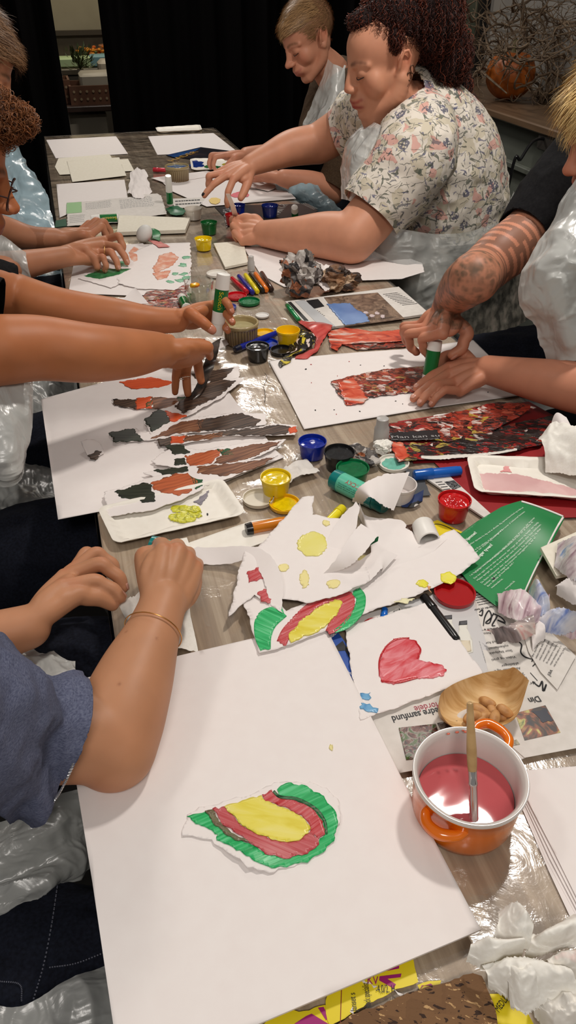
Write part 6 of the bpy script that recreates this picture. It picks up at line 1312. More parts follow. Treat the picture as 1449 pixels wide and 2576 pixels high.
def head_parts(c, fwd, up, s=1.0, fat=1.0, nose=1.0, chin=1.0):
    prim = []
    def ellips(c, r, rot=None, *a): prim.append(('e', np.array(tuple(c)), np.array(rot or Matrix.Identity(3)), np.array(r))); return G_ELL(c, r, rot, *a)
    def limb(p, r, *a): prim.append(('l', crom(p, 10), crom([(q,) for q in r], 10)[:,0])); return G_LIMB(p, r, *a)
    F_ = Vector(fwd).normalized(); U_ = Vector(up); U_ = (U_-F_*U_.dot(F_)).normalized(); X_ = F_.cross(U_); R = Matrix((X_, F_, U_)).transposed(); c = Vector(c)
    L = lambda x, y, z: c+R@Vector((x*s, y*s, z*s))
    E = lambda x, y, z, a, b, d, rot=None: ellips(L(x, y, z), (a*s, b*s, d*s), R@rot if rot else R, 26, 18)
    pr = [E(0,-.014,.030, .074,.094,.084), E(0,.030,.034, .060,.056,.062), E(0,.034,-.024, .056*fat,.050,.066), E(0,-.005,-.03, .062*fat,.06,.055)]
    for sx in (-1, 1):
        pr.append(E(sx*.036*fat,.052,-.030, .026*fat,.026,.030*fat)); pr += limb([L(sx*.058*fat,-.008,-.040), L(sx*.052*fat,.015,-.072), L(sx*.020,.068,-.100*chin)], [.019*s*fat, .019*s*fat, .016*s], 14, 16)
        # ear
        pr += limb([L(sx*.072,.004,-.022), L(sx*.082,-.002,-.004), L(sx*.087,-.012,.018), L(sx*.086,-.026,.020), L(sx*.084,-.031,.004), L(sx*.079,-.022,-.018), L(sx*.074,-.008,-.034), L(sx*.070,.002,-.030)], [.0045*s]*8, 10, 40)
        pr.append(E(sx*.075,-.014,-.004, .006,.013,.021)); pr.append(E(sx*.074,-.004,-.033, .006,.007,.009))
    pr.append(E(0,.046,-.072, .043*fat,.040,.030)); pr.append(E(0,.076,-.101*chin, .020,.015,.015))
    if fat > 1.1: pr += limb([L(-.05,.0,-.085), L(0,.052,-.118), L(.05,.0,-.085)], [.03*s, .033*s, .03*s], 16, 24); pr.append(E(0,.02,-.10, .055,.05,.035))
    pr += limb([L(-.048,.062,.014), L(-.022,.079,.018), L(0,.082,.014), L(.022,.079,.018), L(.048,.062,.014)], [.0075*s]*5, 12, 24)
    pr += limb([L(0,.082,.016), L(0,.091,.000), L(0,.100,-.016), L(0,.084+.026*nose,-.028)], [.0085*s, .0088*s, .0095*s, .0108*s], 14, 18); pr.append(E(0,.080,-.016, .017,.016,.022))
    for sx in (-1, 1): pr.append(E(sx*.0125,.094+.006*nose,-.032, .0085,.012,.008))
    pr.append(E(0,.080,-.060, .030,.020,.026))
    pr += limb([L(-.023,.083,-.063), L(-.010,.0965,-.057), L(0,.098,-.0585), L(.010,.0965,-.057), L(.023,.083,-.063)], [.003*s, .0048*s, .0045*s, .0048*s, .003*s], 10, 24)
    pr += limb([L(-.021,.083,-.066), L(0,.0955,-.070), L(.021,.083,-.066)], [.003*s, .0062*s, .003*s], 10, 20)
    for sx in (-1, 1): pr.append(E(sx*.031,.071,-.002, .0155,.0145,.0115))      # lids
    HEAD['cur'] = (prim, np.array(tuple(c)), np.array(R), s)
    return pr, L, R
def skinsdf(V, prim, k):
    acc = np.zeros(len(V))
    for p in prim:
        if p[0] == 'e':
            q = (V-p[1])@p[2]; k0 = np.linalg.norm(q/p[3], axis=1)+1e-9; k1 = np.linalg.norm(q/p[3]**2, axis=1)+1e-9; d = k0*(k0-1)/k1
        else:
            d = np.full(len(V), 9.)
            for i in range(len(p[1])-1):
                a, b = p[1][i], p[1][i+1]; ab = b-a; t = np.clip(((V-a)@ab)/(ab@ab+1e-12), 0, 1); d = np.minimum(d, np.linalg.norm(V-a-np.outer(t, ab), axis=1)-(p[2][i]*(1-t)+p[2][i+1]*t))
        acc += np.exp(-np.clip(d, -.05, .2)/k)
    return -k*np.log(acc+1e-300)
def melt(V, N, h, k=.0042, off=.0018):
    prim, c, R, s = h; q = (V-c)@R/s; m = np.where((np.linalg.norm(q, axis=1) < .17) & (q[:,2] > -.135))[0]; X = V[m].copy(); qq = q[m]
    w = np.clip((qq[:,2]+.125)/.03, 0, 1)*np.clip((.16-np.linalg.norm(qq, axis=1))/.02, 0, 1); k = k*s
    for _ in range(5):
        f = skinsdf(X, prim, k)+off*s; g = np.column_stack([skinsdf(X+np.eye(3)[i]*.0006, prim, k)+off*s-f for i in range(3)])/.0006; g2 = (g*g).sum(1)+.15; X = X-g*(np.clip(f, -.006, .006)/g2*w)[:,None]
    V = V.copy(); V[m] = X; return V
def skullcols(L, s, lipc, browc, skinc, cheek=(.5,.16,.10)):
    ft = []
    for sx in (-1, 1):
        for k in range(15):
            t = k/14; ft.append((L(sx*(.012+.038*t), .090-.022*t*t, .020+.006*math.sin(t*3)), .0042*s, browc, .45))
        ft.append((L(sx*.046,.070,-.030), .020*s, tuple(np.array(skinc)*[1.08,.78,.74]), .45)); ft.append((L(sx*.084,-.02,.0), .022*s, tuple(np.array(skinc)*[1.1,.78,.74]), .5))
        ft.append((L(sx*.031,.086,-.002), .010*s, tuple(np.array(skinc)*[.80,.70,.68]), .35))
    for k in range(19):
        t = k/18*2-1; ft.append((L(.021*t, .099-.016*t*t, -.0590), .0042*s, lipc, .5)); ft.append((L(.019*t, .0985-.016*t*t, -.069), .0050*s, lipc, .5))
    ft.append((L(0,.112,-.03), .014*s, tuple(np.array(skinc)*[1.06,.78,.74]), .5))
    for sx in (-1, 1): ft.append((L(sx*.007,.108,-.0405), .0035*s, (.05,.02,.015), .8))
    return ft
def lashes(L, s, parent, dark=(.02,.012,.010), look=-.5):
    for sx in (-1, 1):
        pts = [L(sx*(.031-.0135), .0835, -.0075), L(sx*.027, .0868, -.0100), L(sx*.034, .0850, -.0105), L(sx*(.031+.0145), .0765, -.0070)]
        V, Fc = tubecurve(pts, [.0006*s, .0012*s, .0013*s, .0008*s], 6, 20); mesh('eyelashes', V, Fc, bsdf('lash', dark, .6), parent)
def hairmask(Q_, front=.062, side=0):
    y = Q_[:,1]; z = Q_[:,2]; x = np.abs(Q_[:,0])
    zt = np.interp(y, [-.12,-.06,-.04,-.015,.012,.03,.05,.10], [-.055,-.045,-.01,.026,-.012,.030,.052,front]); return (z > zt)
def strands(V, N, idx, n, seed, dirf, length, width=.0006, seg=5, wav=.0, wfreq=0, lift=.2, gravity=0):
    """thin tapering hairs from chosen skin vertices"""
    r = np.random.default_rng(seed); pick = r.choice(idx, n); VV = []; FF = []; CC = []
    for q, i in enumerate(pick):
        p = V[i].copy()-N[i]*.001; d = dirf(V[i], N[i]); nn = N[i]; d = d-nn*(d@nn); d = d/(np.linalg.norm(d)+1e-9)+nn*lift+r.normal(size=3)*.12; d /= np.linalg.norm(d)
        L_ = length*r.uniform(.6, 1.15); sd = np.cross(d, nn); sd /= np.linalg.norm(sd)+1e-9; o = len(VV); ph = r.uniform(0, 6); tone = r.uniform(.55, 1.25)
        for k in range(seg+1):
            t = k/seg; w = width*(1-t*.85); off = sd*math.sin(ph+t*wfreq)*wav*t+nn*math.cos(ph+t*wfreq)*wav*t*.5
            c = p+d*L_*t+off+np.array((0,0,-gravity*t*t))+nn*(-L_*lift*.5*t*t); VV += [c-sd*w, c+sd*w]; CC += [tone*(.8+.35*t)]*2
            if k: a = o+2*(k-1); FF.append([a, a+1, a+3, a+2])
    return np.array(VV), FF, np.array(CC)
HAIR = vcol('hair', .42, spec=.4)
def curls(n, seed, volumes, rad=.004, turns=4, thick=.0011, L_=.09, down=(0,0,-1), seg=26, sides=4, shellk=1.0):
    """curly locks winding over ellipsoid volumes [(centre, radii, weight)]"""
    r = np.random.default_rng(seed); w = np.array([v[2] for v in volumes], float); w /= w.sum(); VV = []; FF = []; CC = []; dn = np.array(down, float)
    for q in range(n):
        c, rd, _ = volumes[r.choice(len(volumes), p=w)]; c = np.array(tuple(c)); rd = np.array(rd); u = r.normal(size=3); u /= np.linalg.norm(u); sh = shellk*r.uniform(.78, 1.04)
        p = c+rd*u*sh; t1 = dn-u*(dn@u)+r.normal(size=3)*.35; t1 /= np.linalg.norm(t1)+1e-9; LL_ = L_*r.uniform(.5, 1.2); tr = turns*r.uniform(.7, 1.3); ph = r.uniform(0, 6.3); tone = r.uniform(.5, 1.4); redd = r.uniform(0, 1)
        pts = []
        a = u.copy(); 
        for k in range(seg):
            t = k/(seg-1); pos = c+rd*a*sh*(1+.06*t); b = np.cross(t1, a); an = ph+t*tr*6.283; rr = rad*(.5+.7*t)
            pts.append(pos+a*rr*math.cos(an)+b*rr*math.sin(an)); a = a+t1*(LL_/seg)/rd.mean(); a /= np.linalg.norm(a); t1 = t1-a*(t1@a); t1 /= np.linalg.norm(t1)+1e-9
        v, f = tubecurve(pts, [thick, thick*1.1, thick*.3], sides, seg, cap=False); o = len(VV); VV += [tuple(x) for x in v]; FF += [[i+o for i in g] for g in f]; CC += [(tone, redd)]*len(v)
    return np.array(VV), FF, np.array(CC)
def nails_obj(nl, parent, col, s=1.0):
    m = bsdf('nail_%02d%02d%02d' % tuple(int(c*99) for c in col), col, .25, coat=.2)
    for p, d, up, r in nl:
        x = d.cross(up).normalized(); R = Matrix((x, d, up)).transposed(); V, Fc = ellips(p, (r*.74, r*.95, r*.28), R, 14, 8); mesh('fingernail', V, Fc, m, parent)
def body(name, label, parts, base, feats, voxel=.0024, smooth=5, seed=0, extra=None, hands=()):
    pr = list(parts); ft = list(feats)
    for hp_, nl, hf in hands:
        pr += hp_
        for p, r, k in hf: ft.append((p, r, tuple(np.array(base)*([1.05,.78,.72] if k == 'k' else [1.08,.82,.80])), .45))
    V, N, Fo = remesh(pr, voxel, smooth)
    q4 = np.array([f for f in Fo if len(f) == 4]); E_ = np.vstack([q4[:,[0,1]], q4[:,[1,2]], q4[:,[2,3]], q4[:,[3,0]]]); n_ = len(V); deg = np.bincount(np.r_[E_[:,0], E_[:,1]], minlength=n_)[:,None]+1e-9
    w_ = np.ones(n_)
    for hp_, nl, hf in hands:
        pc_ = np.mean([tuple(p) for p, r, k in hf], 0); w_ *= np.clip((np.linalg.norm(V-pc_, axis=1)-.085)/.03, 0, 1)
    w_ *= np.clip((np.linalg.norm(V-HEAD['cur'][1], axis=1)-.13)/.04, 0, 1)
    for _ in range(26):
        S = np.column_stack([np.bincount(np.r_[E_[:,0], E_[:,1]], np.r_[V[E_[:,1],i], V[E_[:,0],i]], n_) for i in range(3)]); V = V+(S/deg-V)*(.6*w_)[:,None]
    V = melt(V, N, HEAD['cur']); C = skin_cols(V, N, base, ft, seed=seed, extra=extra)
    o = mesh(name, V, Fo, SKIN, None, colattr=C, label=label, cat='person'); return o, V, N
def garment(name, parts, mat, parent, voxel=.005, smooth=8, cuts=(), wr=(), th=.0016, label=None):
    """wr: (amplitude, scale vector, seed, kind)"""
    V, N, Fo = remesh(parts, voxel, smooth)
    for amp, sc_, sd_, kind in wr:
        q = V*np.array(sc_); d = ridge(q+.3*np.column_stack([vn(q, .7, sd_+1), vn(q, .7, sd_+2), vn(q, .7, sd_+3)]), 1.0, sd_, 2) if kind == 'r' else fbm(q, 1.0, sd_, 3); V = V+N*(amp*d)[:,None]
    kill = np.zeros(len(V), bool)
    for p, n, rad in cuts:
        p = np.array(tuple(p)); n = np.array(tuple(Vector(n).normalized())); d_ = (V-p)@n; inr = np.linalg.norm(V-p, axis=1) < rad; kill |= (d_ > voxel*1.05) & inr; sn = (d_ > -.35*voxel) & (d_ <= voxel*1.05) & inr; V = np.where(sn[:,None], V-np.outer(d_, n), V)
    keep = ~kill; idx = np.cumsum(keep)-1; F2 = [[int(idx[i]) for i in f] for f in Fo if all(keep[i] for i in f)]; V = V[keep]; N = N[keep]; k = len(V)
    edges = {}
    for f in F2:
        for i in range(len(f)): edges[(f[i], f[(i+1) % len(f)])] = 1
    rim = [[b, a, a+k, b+k] for (a, b) in edges if (b, a) not in edges]
    if cuts: V = np.vstack([V, V-N*th]); F3 = F2+[[i+k for i in reversed(f)] for f in F2]+rim
    else: F3 = F2
    return mesh(name, V, F3, mat, parent, label=label)
def drape(name, rows, mat, parent, nu=50, nv=40, amp=.006, scale=(9,9,9), seed=0, th=.0008, label=None):
    """cloth or plastic through a grid of world points"""
    nu, nv = int(nu*1.8), int(nv*1.8); A = np.array([[tuple(p) for p in r] for r in rows]); R1 = np.array([crom(r, nv) for r in A]); G = np.array([crom(R1[:,j], nu) for j in range(nv)]).transpose(1, 0, 2); V = G.reshape(-1, 3)
    du = np.gradient(G, axis=0); dv = np.gradient(G, axis=1); N = np.cross(du, dv); N /= np.linalg.norm(N, axis=2, keepdims=True)+1e-12; N = N.reshape(-1, 3)
    q = V*np.array(scale); V = V+N*(amp*(ridge(q+.5*np.column_stack([vn(q, .6, seed+1), vn(q, .6, seed+2), vn(q, .6, seed+3)]), 1, seed, 3))+amp*.4*fbm(q, 2.2, seed+9, 2)+amp*.13*ridge(q+.8*np.column_stack([vn(q, 2, seed+11), vn(q, 2, seed+12), vn(q, 2, seed+13)]), 2.6, seed+14, 3))[:,None]
    k = len(V); Fs = [[i*nv+j, i*nv+j+1, (i+1)*nv+j+1, (i+1)*nv+j] for i in range(nu-1) for j in range(nv-1)]
    return mesh(name, V, Fs, mat, parent, label=label)
def between(a, b, t): return Vector(a).lerp(Vector(b), t)
BTEE = noisy('black_cotton', [(.3, (.006,.006,.007)), (.7, (.011,.011,.012))], 200, rough=.9, bmp=.2, bd=.0006, spec=.15)
DENIM = noisy('dark_denim', [(.3, s2l(12,14,23)), (.7, s2l(24,28,40))], 260, rough=.9, bmp=.3, bd=.0006, spec=.2)
BROWNC = noisy('brown_shirt_cloth', [(.3, s2l(62,48,36)), (.7, s2l(78,62,46))], 200, rough=.85, bmp=.2, bd=.0006, spec=.15)
BLUEC = noisy('greyblue_knit', [(.3, s2l(72,76,98)), (.5, s2l(92,97,120)), (.7, s2l(108,113,134))], 420, (1,1,3), rough=.9, bmp=.35, bd=.0008, spec=.15)
# ================= D: blue-sleeved person in the foreground left
def on(ob, px, py):
    d = ray(px, py); og = Vector((0,0,CAMZ))-ORG[ob]; hit = ob.ray_cast(og, d); return (hit[1]+ORG[ob]) if hit[0] else None
def seam(ob, pts, col):
    C = crom(pts, len(pts)*14); mb = MB(); k = 0
    for i in range(0, len(C)-1, 2):
        a, b = on(ob, *C[i]), on(ob, *C[i+1])
        if a and b and (a-b).length < .02: k += 1; u = Vector((0,0,.0012)); mb.add(*tubecurve([a+u, b+u], .0007, 5, 3))
    if k: mesh('stitching', mb.v, mb.f, bsdf('stitch_%d' % int(col[0]*999), col, .8), ob)
def person_D():
    base = s2l(186,132,98)
    el = P(285,1880,.045); wr = P(412,1515,.085); wr2 = P(70,1578,.05)
    h1 = hand(wr, P(412,1388,.112), P(496,1418,.088), [P(395,1405,.055), P(392,1368,.060), P(430,1375,.045), P(462,1392,.040), P(488,1420,.036)], 1.02, (0,0,1), 1.05)
    h2 = hand(wr2, P(150,1478,.070), P(190,1428,.030), [P(298,1528,.032), P(314,1514,.040), P(314,1492,.036), P(292,1460,.022), P(264,1434,.014)], .93, (-.3,0,1), 1.1, thumb_bul=(-.2,.4,.6), tl=.95)
    sh = Vector((-.42,.33,1.0)); sh2 = Vector((-.52,.72,.98)); el2 = Vector((-.38,.62,.80))
    hp, L, R = head_parts(Vector((-.46,.56,1.24)), (1,.1,-.6), (.4,0,1))
    pr = hp+limb([Vector((-.50,.56,1.20)), Vector((-.54,.54,1.06)), Vector((-.58,.54,.8))], [.055, .07, .12], 20)
    pr += limb([sh, P(-260,1830,.19), P(60,1850,.09), el+Vector((0,.004,.006))], [.055,.050,.045,.040]); pr += limb([el, P(305,1800,.055), P(345,1690,.065), P(385,1590,.077), wr], [.0425, .0445, .0395, .0300, .0255], 24, 40)
    pr += limb([sh2, between(sh2, el2, .5), el2], [.055,.046,.042]); pr += limb([el2, between(el2, wr2, .35), wr2], [.042,.040,.026], 20, 30)
    ft = [(P(225,1975,.03), .03, tuple(np.array(base)*[1.04,.74,.66]), .5)]+skullcols(L, 1, LIPS, s2l(70,50,36), base)
    rn_ = random.Random(2)
    for x, y in ((378,1555),(318,1590),(325,1648),(254,1643),(395,1605),(205,1745),(350,1700),(300,1720)): ft.append((P(x, y, .10), .0016, s2l(120,64,44), .6))
    o, V, N = body('person', 'person in a blue-grey sweater with pushed-up sleeves at the nearest left side', pr, base, ft, .0020, 4, 3, hands=(h1, h2))
    nails_obj(h1[1]+h2[1], o, s2l(206,150,130))
    # bracelet
    c = P(385,1590,.077); ax_ = (wr-P(345,1690,.065)).normalized(); x, y, z = frame_of(ax_); pts = [c+(x*math.cos(a)+y*math.sin(a))*.0318+ax_*.004*math.sin(a) for a in np.linspace(0, 2*math.pi, 40)]
    V1, F1 = tubecurve(pts, .0007, 6, 160); tag(mesh('bracelet', V1, F1, bsdf('gold', s2l(214,160,96), .25, .9), o), 'thin gold chain bracelet')
    sl = limb([sh, P(-260,1830,.19), P(0,1842,.105), P(110,1856,.078), P(205,1880,.052)], [.085, .068, .062, .059, .058], 24, 40)
    cut = P(146,1866,.068); garment('sweater', sl+limb([sh, Vector((-.54,.54,1.02)), sh2], [.08,.09,.08])+limb([Vector((-.58,.54,.98)), Vector((-.60,.54,.62))], [.14,.15])+limb([sh2, between(sh2, el2, .6)], [.075,.062]), BLUEC, o, .0042, 5,
        cuts=((cut, (P(260,1895,.045)-P(60,1850,.09)).normalized(), .12),), wr=((.013, (24,7,7), 3, 'r'), (.003, (50,20,20), 5, 'r'), (.0012, (60,60,60), 9, 'n')), th=.003)
    # glitter cuff band
    d = (P(260,1895,.045)-P(60,1850,.09)).normalized(); x, y, z = frame_of(d)
    mbx = MB()
    for i in range(150):
        a = i/150*6.283; q = cut+(x*math.cos(a)+y*math.sin(a))*.0615-d*.001; mbx.add(*ellips(q, (.0012,.0022,.0012), Euler((0, a*3, a*2)).to_matrix(), 6, 4))
    b_ = mbx.build('cuff_trim', bsdf('silver_thread', (.5,.5,.52), .3, .8), o)
    tr = limb([Vector((-.50,.55,.56)), Vector((-.30,.46,.55)), Vector((-.06,.36,.55)), Vector((.02,.33,.53))], [.15,.10,.088,.082])+limb([Vector((.02,.33,.52)), Vector((.02,.30,.10))], [.08,.06])+limb([Vector((-.50,.72,.58)), Vector((-.06,.72,.60)), Vector((.02,.72,.54)), Vector((.02,.70,.1))], [.15,.10,.08,.06])
    tr += limb([Vector((-.46,.22,.50)), Vector((-.2,.18,.54)), Vector((-.02,.14,.52))], [.12,.10,.085])
    tz = garment('trousers', tr, DENIM, o, .006, 6, wr=((.004, (22,22,22), 5, 'r'),))
    for q in ([(145,2230),(130,2330),(110,2430),(85,2515)], [(0,2470),(50,2478),(55,2520)], [(125,2435),(190,2425),(262,2398)]): seam(tz, q, s2l(96,98,110))
    G3 = lambda x, y, z: PZ(x, y, z)
    drape('apron', [[G3(-120,2110,.66), G3(20,2060,.72), G3(120,2010,.735), G3(205,1975,.735)], [G3(-120,2160,.70), G3(20,2140,.71), G3(130,2085,.715), G3(222,2030,.71)], [G3(-120,2230,.68), G3(20,2215,.69), G3(140,2150,.69), G3(228,2090,.68)], [G3(-120,2300,.68), G3(10,2270,.69), G3(120,2215,.69), G3(228,2150,.66)], [G3(-120,2360,.66), G3(5,2300,.68), G3(105,2232,.68), G3(232,2180,.64)]], APRON2, o, 70, 60, .006, (14,30,14), 3)
    drape('apron', [[G3(-100,1600,.72), G3(20,1640,.73), G3(110,1655,.735), G3(190,1670,.735)], [G3(-100,1680,.76), G3(20,1690,.76), G3(100,1700,.76), G3(185,1725,.745)], [G3(-100,1800,.78), G3(20,1780,.78), G3(90,1770,.77), G3(170,1790,.745)]], APRON, o, 60, 50, .007, (18,18,18), 8)
    drape('apron', [[G3(-120,2500,.655), G3(40,2540,.655), G3(160,2480,.655), G3(270,2430,.64)], [G3(-120,2600,.65), G3(40,2600,.655), G3(160,2560,.655), G3(285,2530,.64)], [G3(-120,2700,.64), G3(40,2700,.65), G3(160,2660,.65), G3(300,2640,.63)]], APRON2, o, 40, 50, .006, (14,14,14), 5)
    r_ = np.random.default_rng(0); 
    hv, hf, hc = curls(260, 9, [(L(0,-.03,.05), (.085,.1,.085), 1), (L(0,-.09,-.05), (.06,.05,.09), .7)], .004, 2, .0018, .14)
    mesh('hair', hv, hf, HAIR, o, colattr=np.clip(np.array(s2l(96,66,44))*hc[:,:1], 0, 1))
    return o
person_D()
# ================= C: curly-haired person with glasses and black T-shirt
def person_C():
    base = s2l(178,112,72)
    wr = P(412,885,.130); ew = P(10,880,.20); wr2 = P(446,806,.085); ew2 = P(40,748,.12)
    h1 = hand(wr, P(520,872,.125), P(455,915,.085), [P(545,862,.085), P(530,905,.060), P(508,968,.030), P(474,1000,.010), P(440,996,.012)], 1.03, (.35,-.3,1), 1.02, thumb_bul=(0,1,.3))
    h2 = hand(wr2, P(545,766,.098), P(540,800,.055), [P(543,838,.085), P(586,792,.100), P(589,818,.082), P(580,842,.064), P(560,860,.048)], 1.0, (.4,.6,.1), 1.02, thumb_bul=(-.2,-1,.6))
    sh = Vector((-.42,1.02,1.04)); sh2 = Vector((-.42,1.36,1.03))
    hp, L, R = head_parts(Q(-151,410,1.30), (1,-.05,-.42), (.35,0,1), 1.0)
    hc_ = Q(-151,410,1.30)
    pr = hp+limb([hc_+Vector((-.04,0,-.05)), Vector((-.36,1.22,1.08)), Vector((-.44,1.2,.8))], [.055,.07,.13], 20)
    pr += limb([sh, between(sh, ew, .6)+Vector((0,0,-.03)), ew], [.06,.052,.050]); pr += limb([ew, P(100,876,.190), P(220,888,.172), P(330,888,.150), P(395,882,.136), wr], [.051, .0485, .0455, .039, .031, .0275], 24, 44)
    pr += limb([sh2, between(sh2, ew2, .6), ew2], [.058,.05,.047]); pr += limb([ew2, P(150,782,.11), P(290,800,.098), P(380,806,.088), wr2], [.046,.044,.038,.028,.0235], 24, 44)
    pr.append(ellips(P(424,858,.142), .0125))
    ft = skullcols(L, 1, s2l(150,80,70), s2l(70,40,24), base)+[(P(250,930,.14), .03, tuple(np.array(base)*[1.1,.85,.78]), .4), (P(100,830,.2), .05, tuple(np.array(base)*[1.1,1,.95]), .4)]
    o, V, N = body('person', 'curly-haired person with glasses and a black T-shirt, gluing brown strips on the left', pr, base, ft, .0021, 4, 5, hands=(h1, h2))
    nails_obj(h1[1]+h2[1], o, s2l(196,130,106)); lashes(L, 1, o)
    # rings
    def ring(a, b, r, t): 
        c = between(a, b, t); d = (Vector(b)-Vector(a)).normalized(); x, y, z = frame_of(d); V1, F1 = tubecurve([c+(x*math.cos(q)+y*math.sin(q))*r for q in np.linspace(0, 6.283, 24)], .001, 6, 60); mesh('finger_ring', V1, F1, bsdf('silver_ring', (.8,.78,.74), .2, 1), o)
    ring(P(462,940,.060), P(470,975,.04), .0092, .3)
    garment('tshirt', limb([sh, between(sh, P(0,870,.22), .72)], [.085,.078])+limb([sh2, between(sh2, ew2, .78)], [.08,.066])+limb([sh, Vector((-.44,1.2,1.05)), sh2], [.085,.11,.085])+limb([Vector((-.45,1.2,1.0)), Vector((-.5,1.2,.6))], [.15,.16]), BTEE, o, .006, 6,
        cuts=((between(sh, P(0,870,.22), .74), P(0,870,.22)-sh, .1), (between(sh2, ew2, .80), ew2-sh2, .1)), wr=((.004, (16,16,16), 3, 'r'),))
    # sleeves reaching into view
    for a, b_, r1, r2 in ((P(-420,700,.28), P(-8,800,.21), .080, .062), (P(-380,640,.24), P(25,735,.125), .070, .054)):
        garment('sleeve', limb([a, b_], [r1, r2]), BTEE, o, .004, 4, cuts=((b_, b_-a, .1),), wr=((.002, (30,30,30), 4, 'r'),))
    # apron
    G3 = lambda x, y, yy: Q(x, y, yy)
    drape('apron', [[G3(-140,880,1.10), G3(-20,925,1.10), G3(30,935,1.10), G3(78,955,1.10)], [G3(-140,1000,1.06), G3(-20,1040,1.04), G3(30,1060,1.04), G3(74,1060,1.06)], [G3(-140,1140,1.02), G3(-20,1150,1.0), G3(25,1160,1.0), G3(68,1120,1.04)], [G3(-140,1210,1.02), G3(-20,1215,1.0), G3(30,1210,1.0), G3(60,1165,1.04)]], APRON, o, 70, 60, .008, (14,10,9), 12)
    drape('apron', [[PZ(-60,1090,.62), PZ(60,1090,.62), PZ(130,1100,.60), PZ(200,1110,.56)], [PZ(-60,1230,.60), PZ(60,1240,.62), PZ(150,1235,.60), PZ(210,1230,.56)], [PZ(-60,1300,.58), PZ(60,1290,.60), PZ(160,1290,.58), PZ(235,1270,.54)], [PZ(-60,1385,.56), PZ(60,1365,.58), PZ(160,1345,.56), PZ(240,1325,.52)]], APRON2, o, 60, 60, .007, (18,18,18), 22)
    drape('apron', [[PZ(60,930,.62), PZ(120,960,.60), PZ(200,950,.55)], [PZ(60,1020,.62), PZ(110,1040,.60), PZ(190,1040,.55)], [PZ(60,1110,.62), PZ(120,1120,.60), PZ(200,1120,.55)]], APRON2, o, 40, 40, .006, (18,18,18), 25)
    tr = limb([Vector((-.55,1.12,.56)), Vector((-.25,1.08,.56)), Vector((.02,1.06,.55)), Vector((.03,1.04,.1))], [.15,.10,.085,.06])+limb([Vector((-.55,1.32,.56)), Vector((-.25,1.36,.56)), Vector((.02,1.4,.55)), Vector((.03,1.4,.1))], [.15,.10,.085,.06])
    garment('trousers', tr, DENIM, o, .008, 6, wr=((.004, (20,20,20), 6, 'r'),))
    # hair
    vols = [(L(0,.030,.075), (.070,.060,.052), 1.4), (L(0,-.03,.06), (.085,.095,.075), 1), (L(0,.068,.086), (.050,.034,.030), 1.2), (L(0,-.09,.0), (.06,.05,.08), .6)]
    hv, hf, hc = curls(1500, 5, vols, .0055, 2.4, .00065, .048, (.8,0,-.6), 26, 3)
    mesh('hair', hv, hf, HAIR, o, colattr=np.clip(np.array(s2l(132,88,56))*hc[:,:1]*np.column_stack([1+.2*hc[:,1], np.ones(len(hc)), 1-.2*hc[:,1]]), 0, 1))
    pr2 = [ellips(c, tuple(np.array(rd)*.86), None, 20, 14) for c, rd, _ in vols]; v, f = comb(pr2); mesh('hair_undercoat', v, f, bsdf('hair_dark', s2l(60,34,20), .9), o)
    # glasses
    gm = bsdf('glasses_frame', s2l(60,40,36), .3, .3); gk = D2.objects.new('glasses', None); COL.objects.link(gk); gk.parent = o; gk.location = L(0,.10,0)-ORG[o]; ORG[gk] = L(0,.10,0); gk.empty_display_size = .02
    for sx in (-1, 1):
        pts = [L(sx*(.032+.022*math.cos(a)), .104-.004*abs(math.cos(a)), -.010+.017*math.sin(a)) for a in np.linspace(0, 6.283, 24)]
        V1, F1 = tubecurve(pts, .0011, 6, 80); mesh('rim', V1, F1, gm, gk); V1, F1 = tubecurve([L(sx*.054,.100,-.004), L(sx*.074,.05,-.002), L(sx*.082,-.01,.004)], .0013, 6, 30); mesh('temple_arm', V1, F1, gm, gk)
        c = L(sx*.032,.103,-.010); n_ = [c]+[L(sx*(.032+.021*math.cos(a)), .1035, -.010+.016*math.sin(a)) for a in np.linspace(0, 6.283, 20)[:-1]]; mesh('lens', n_, [[0, 1+i, 1+(i+1) % 19] for i in range(19)], bsdf('lens_glass', (.95,.95,.95), .02, alpha=.15, spec=.8), gk)
    V1, F1 = tubecurve([L(-.010,.104,-.004), L(0,.110,-.002), L(.010,.104,-.004)], .0011, 6, 14); mesh('bridge', V1, F1, gm, gk)
    return o
person_C()
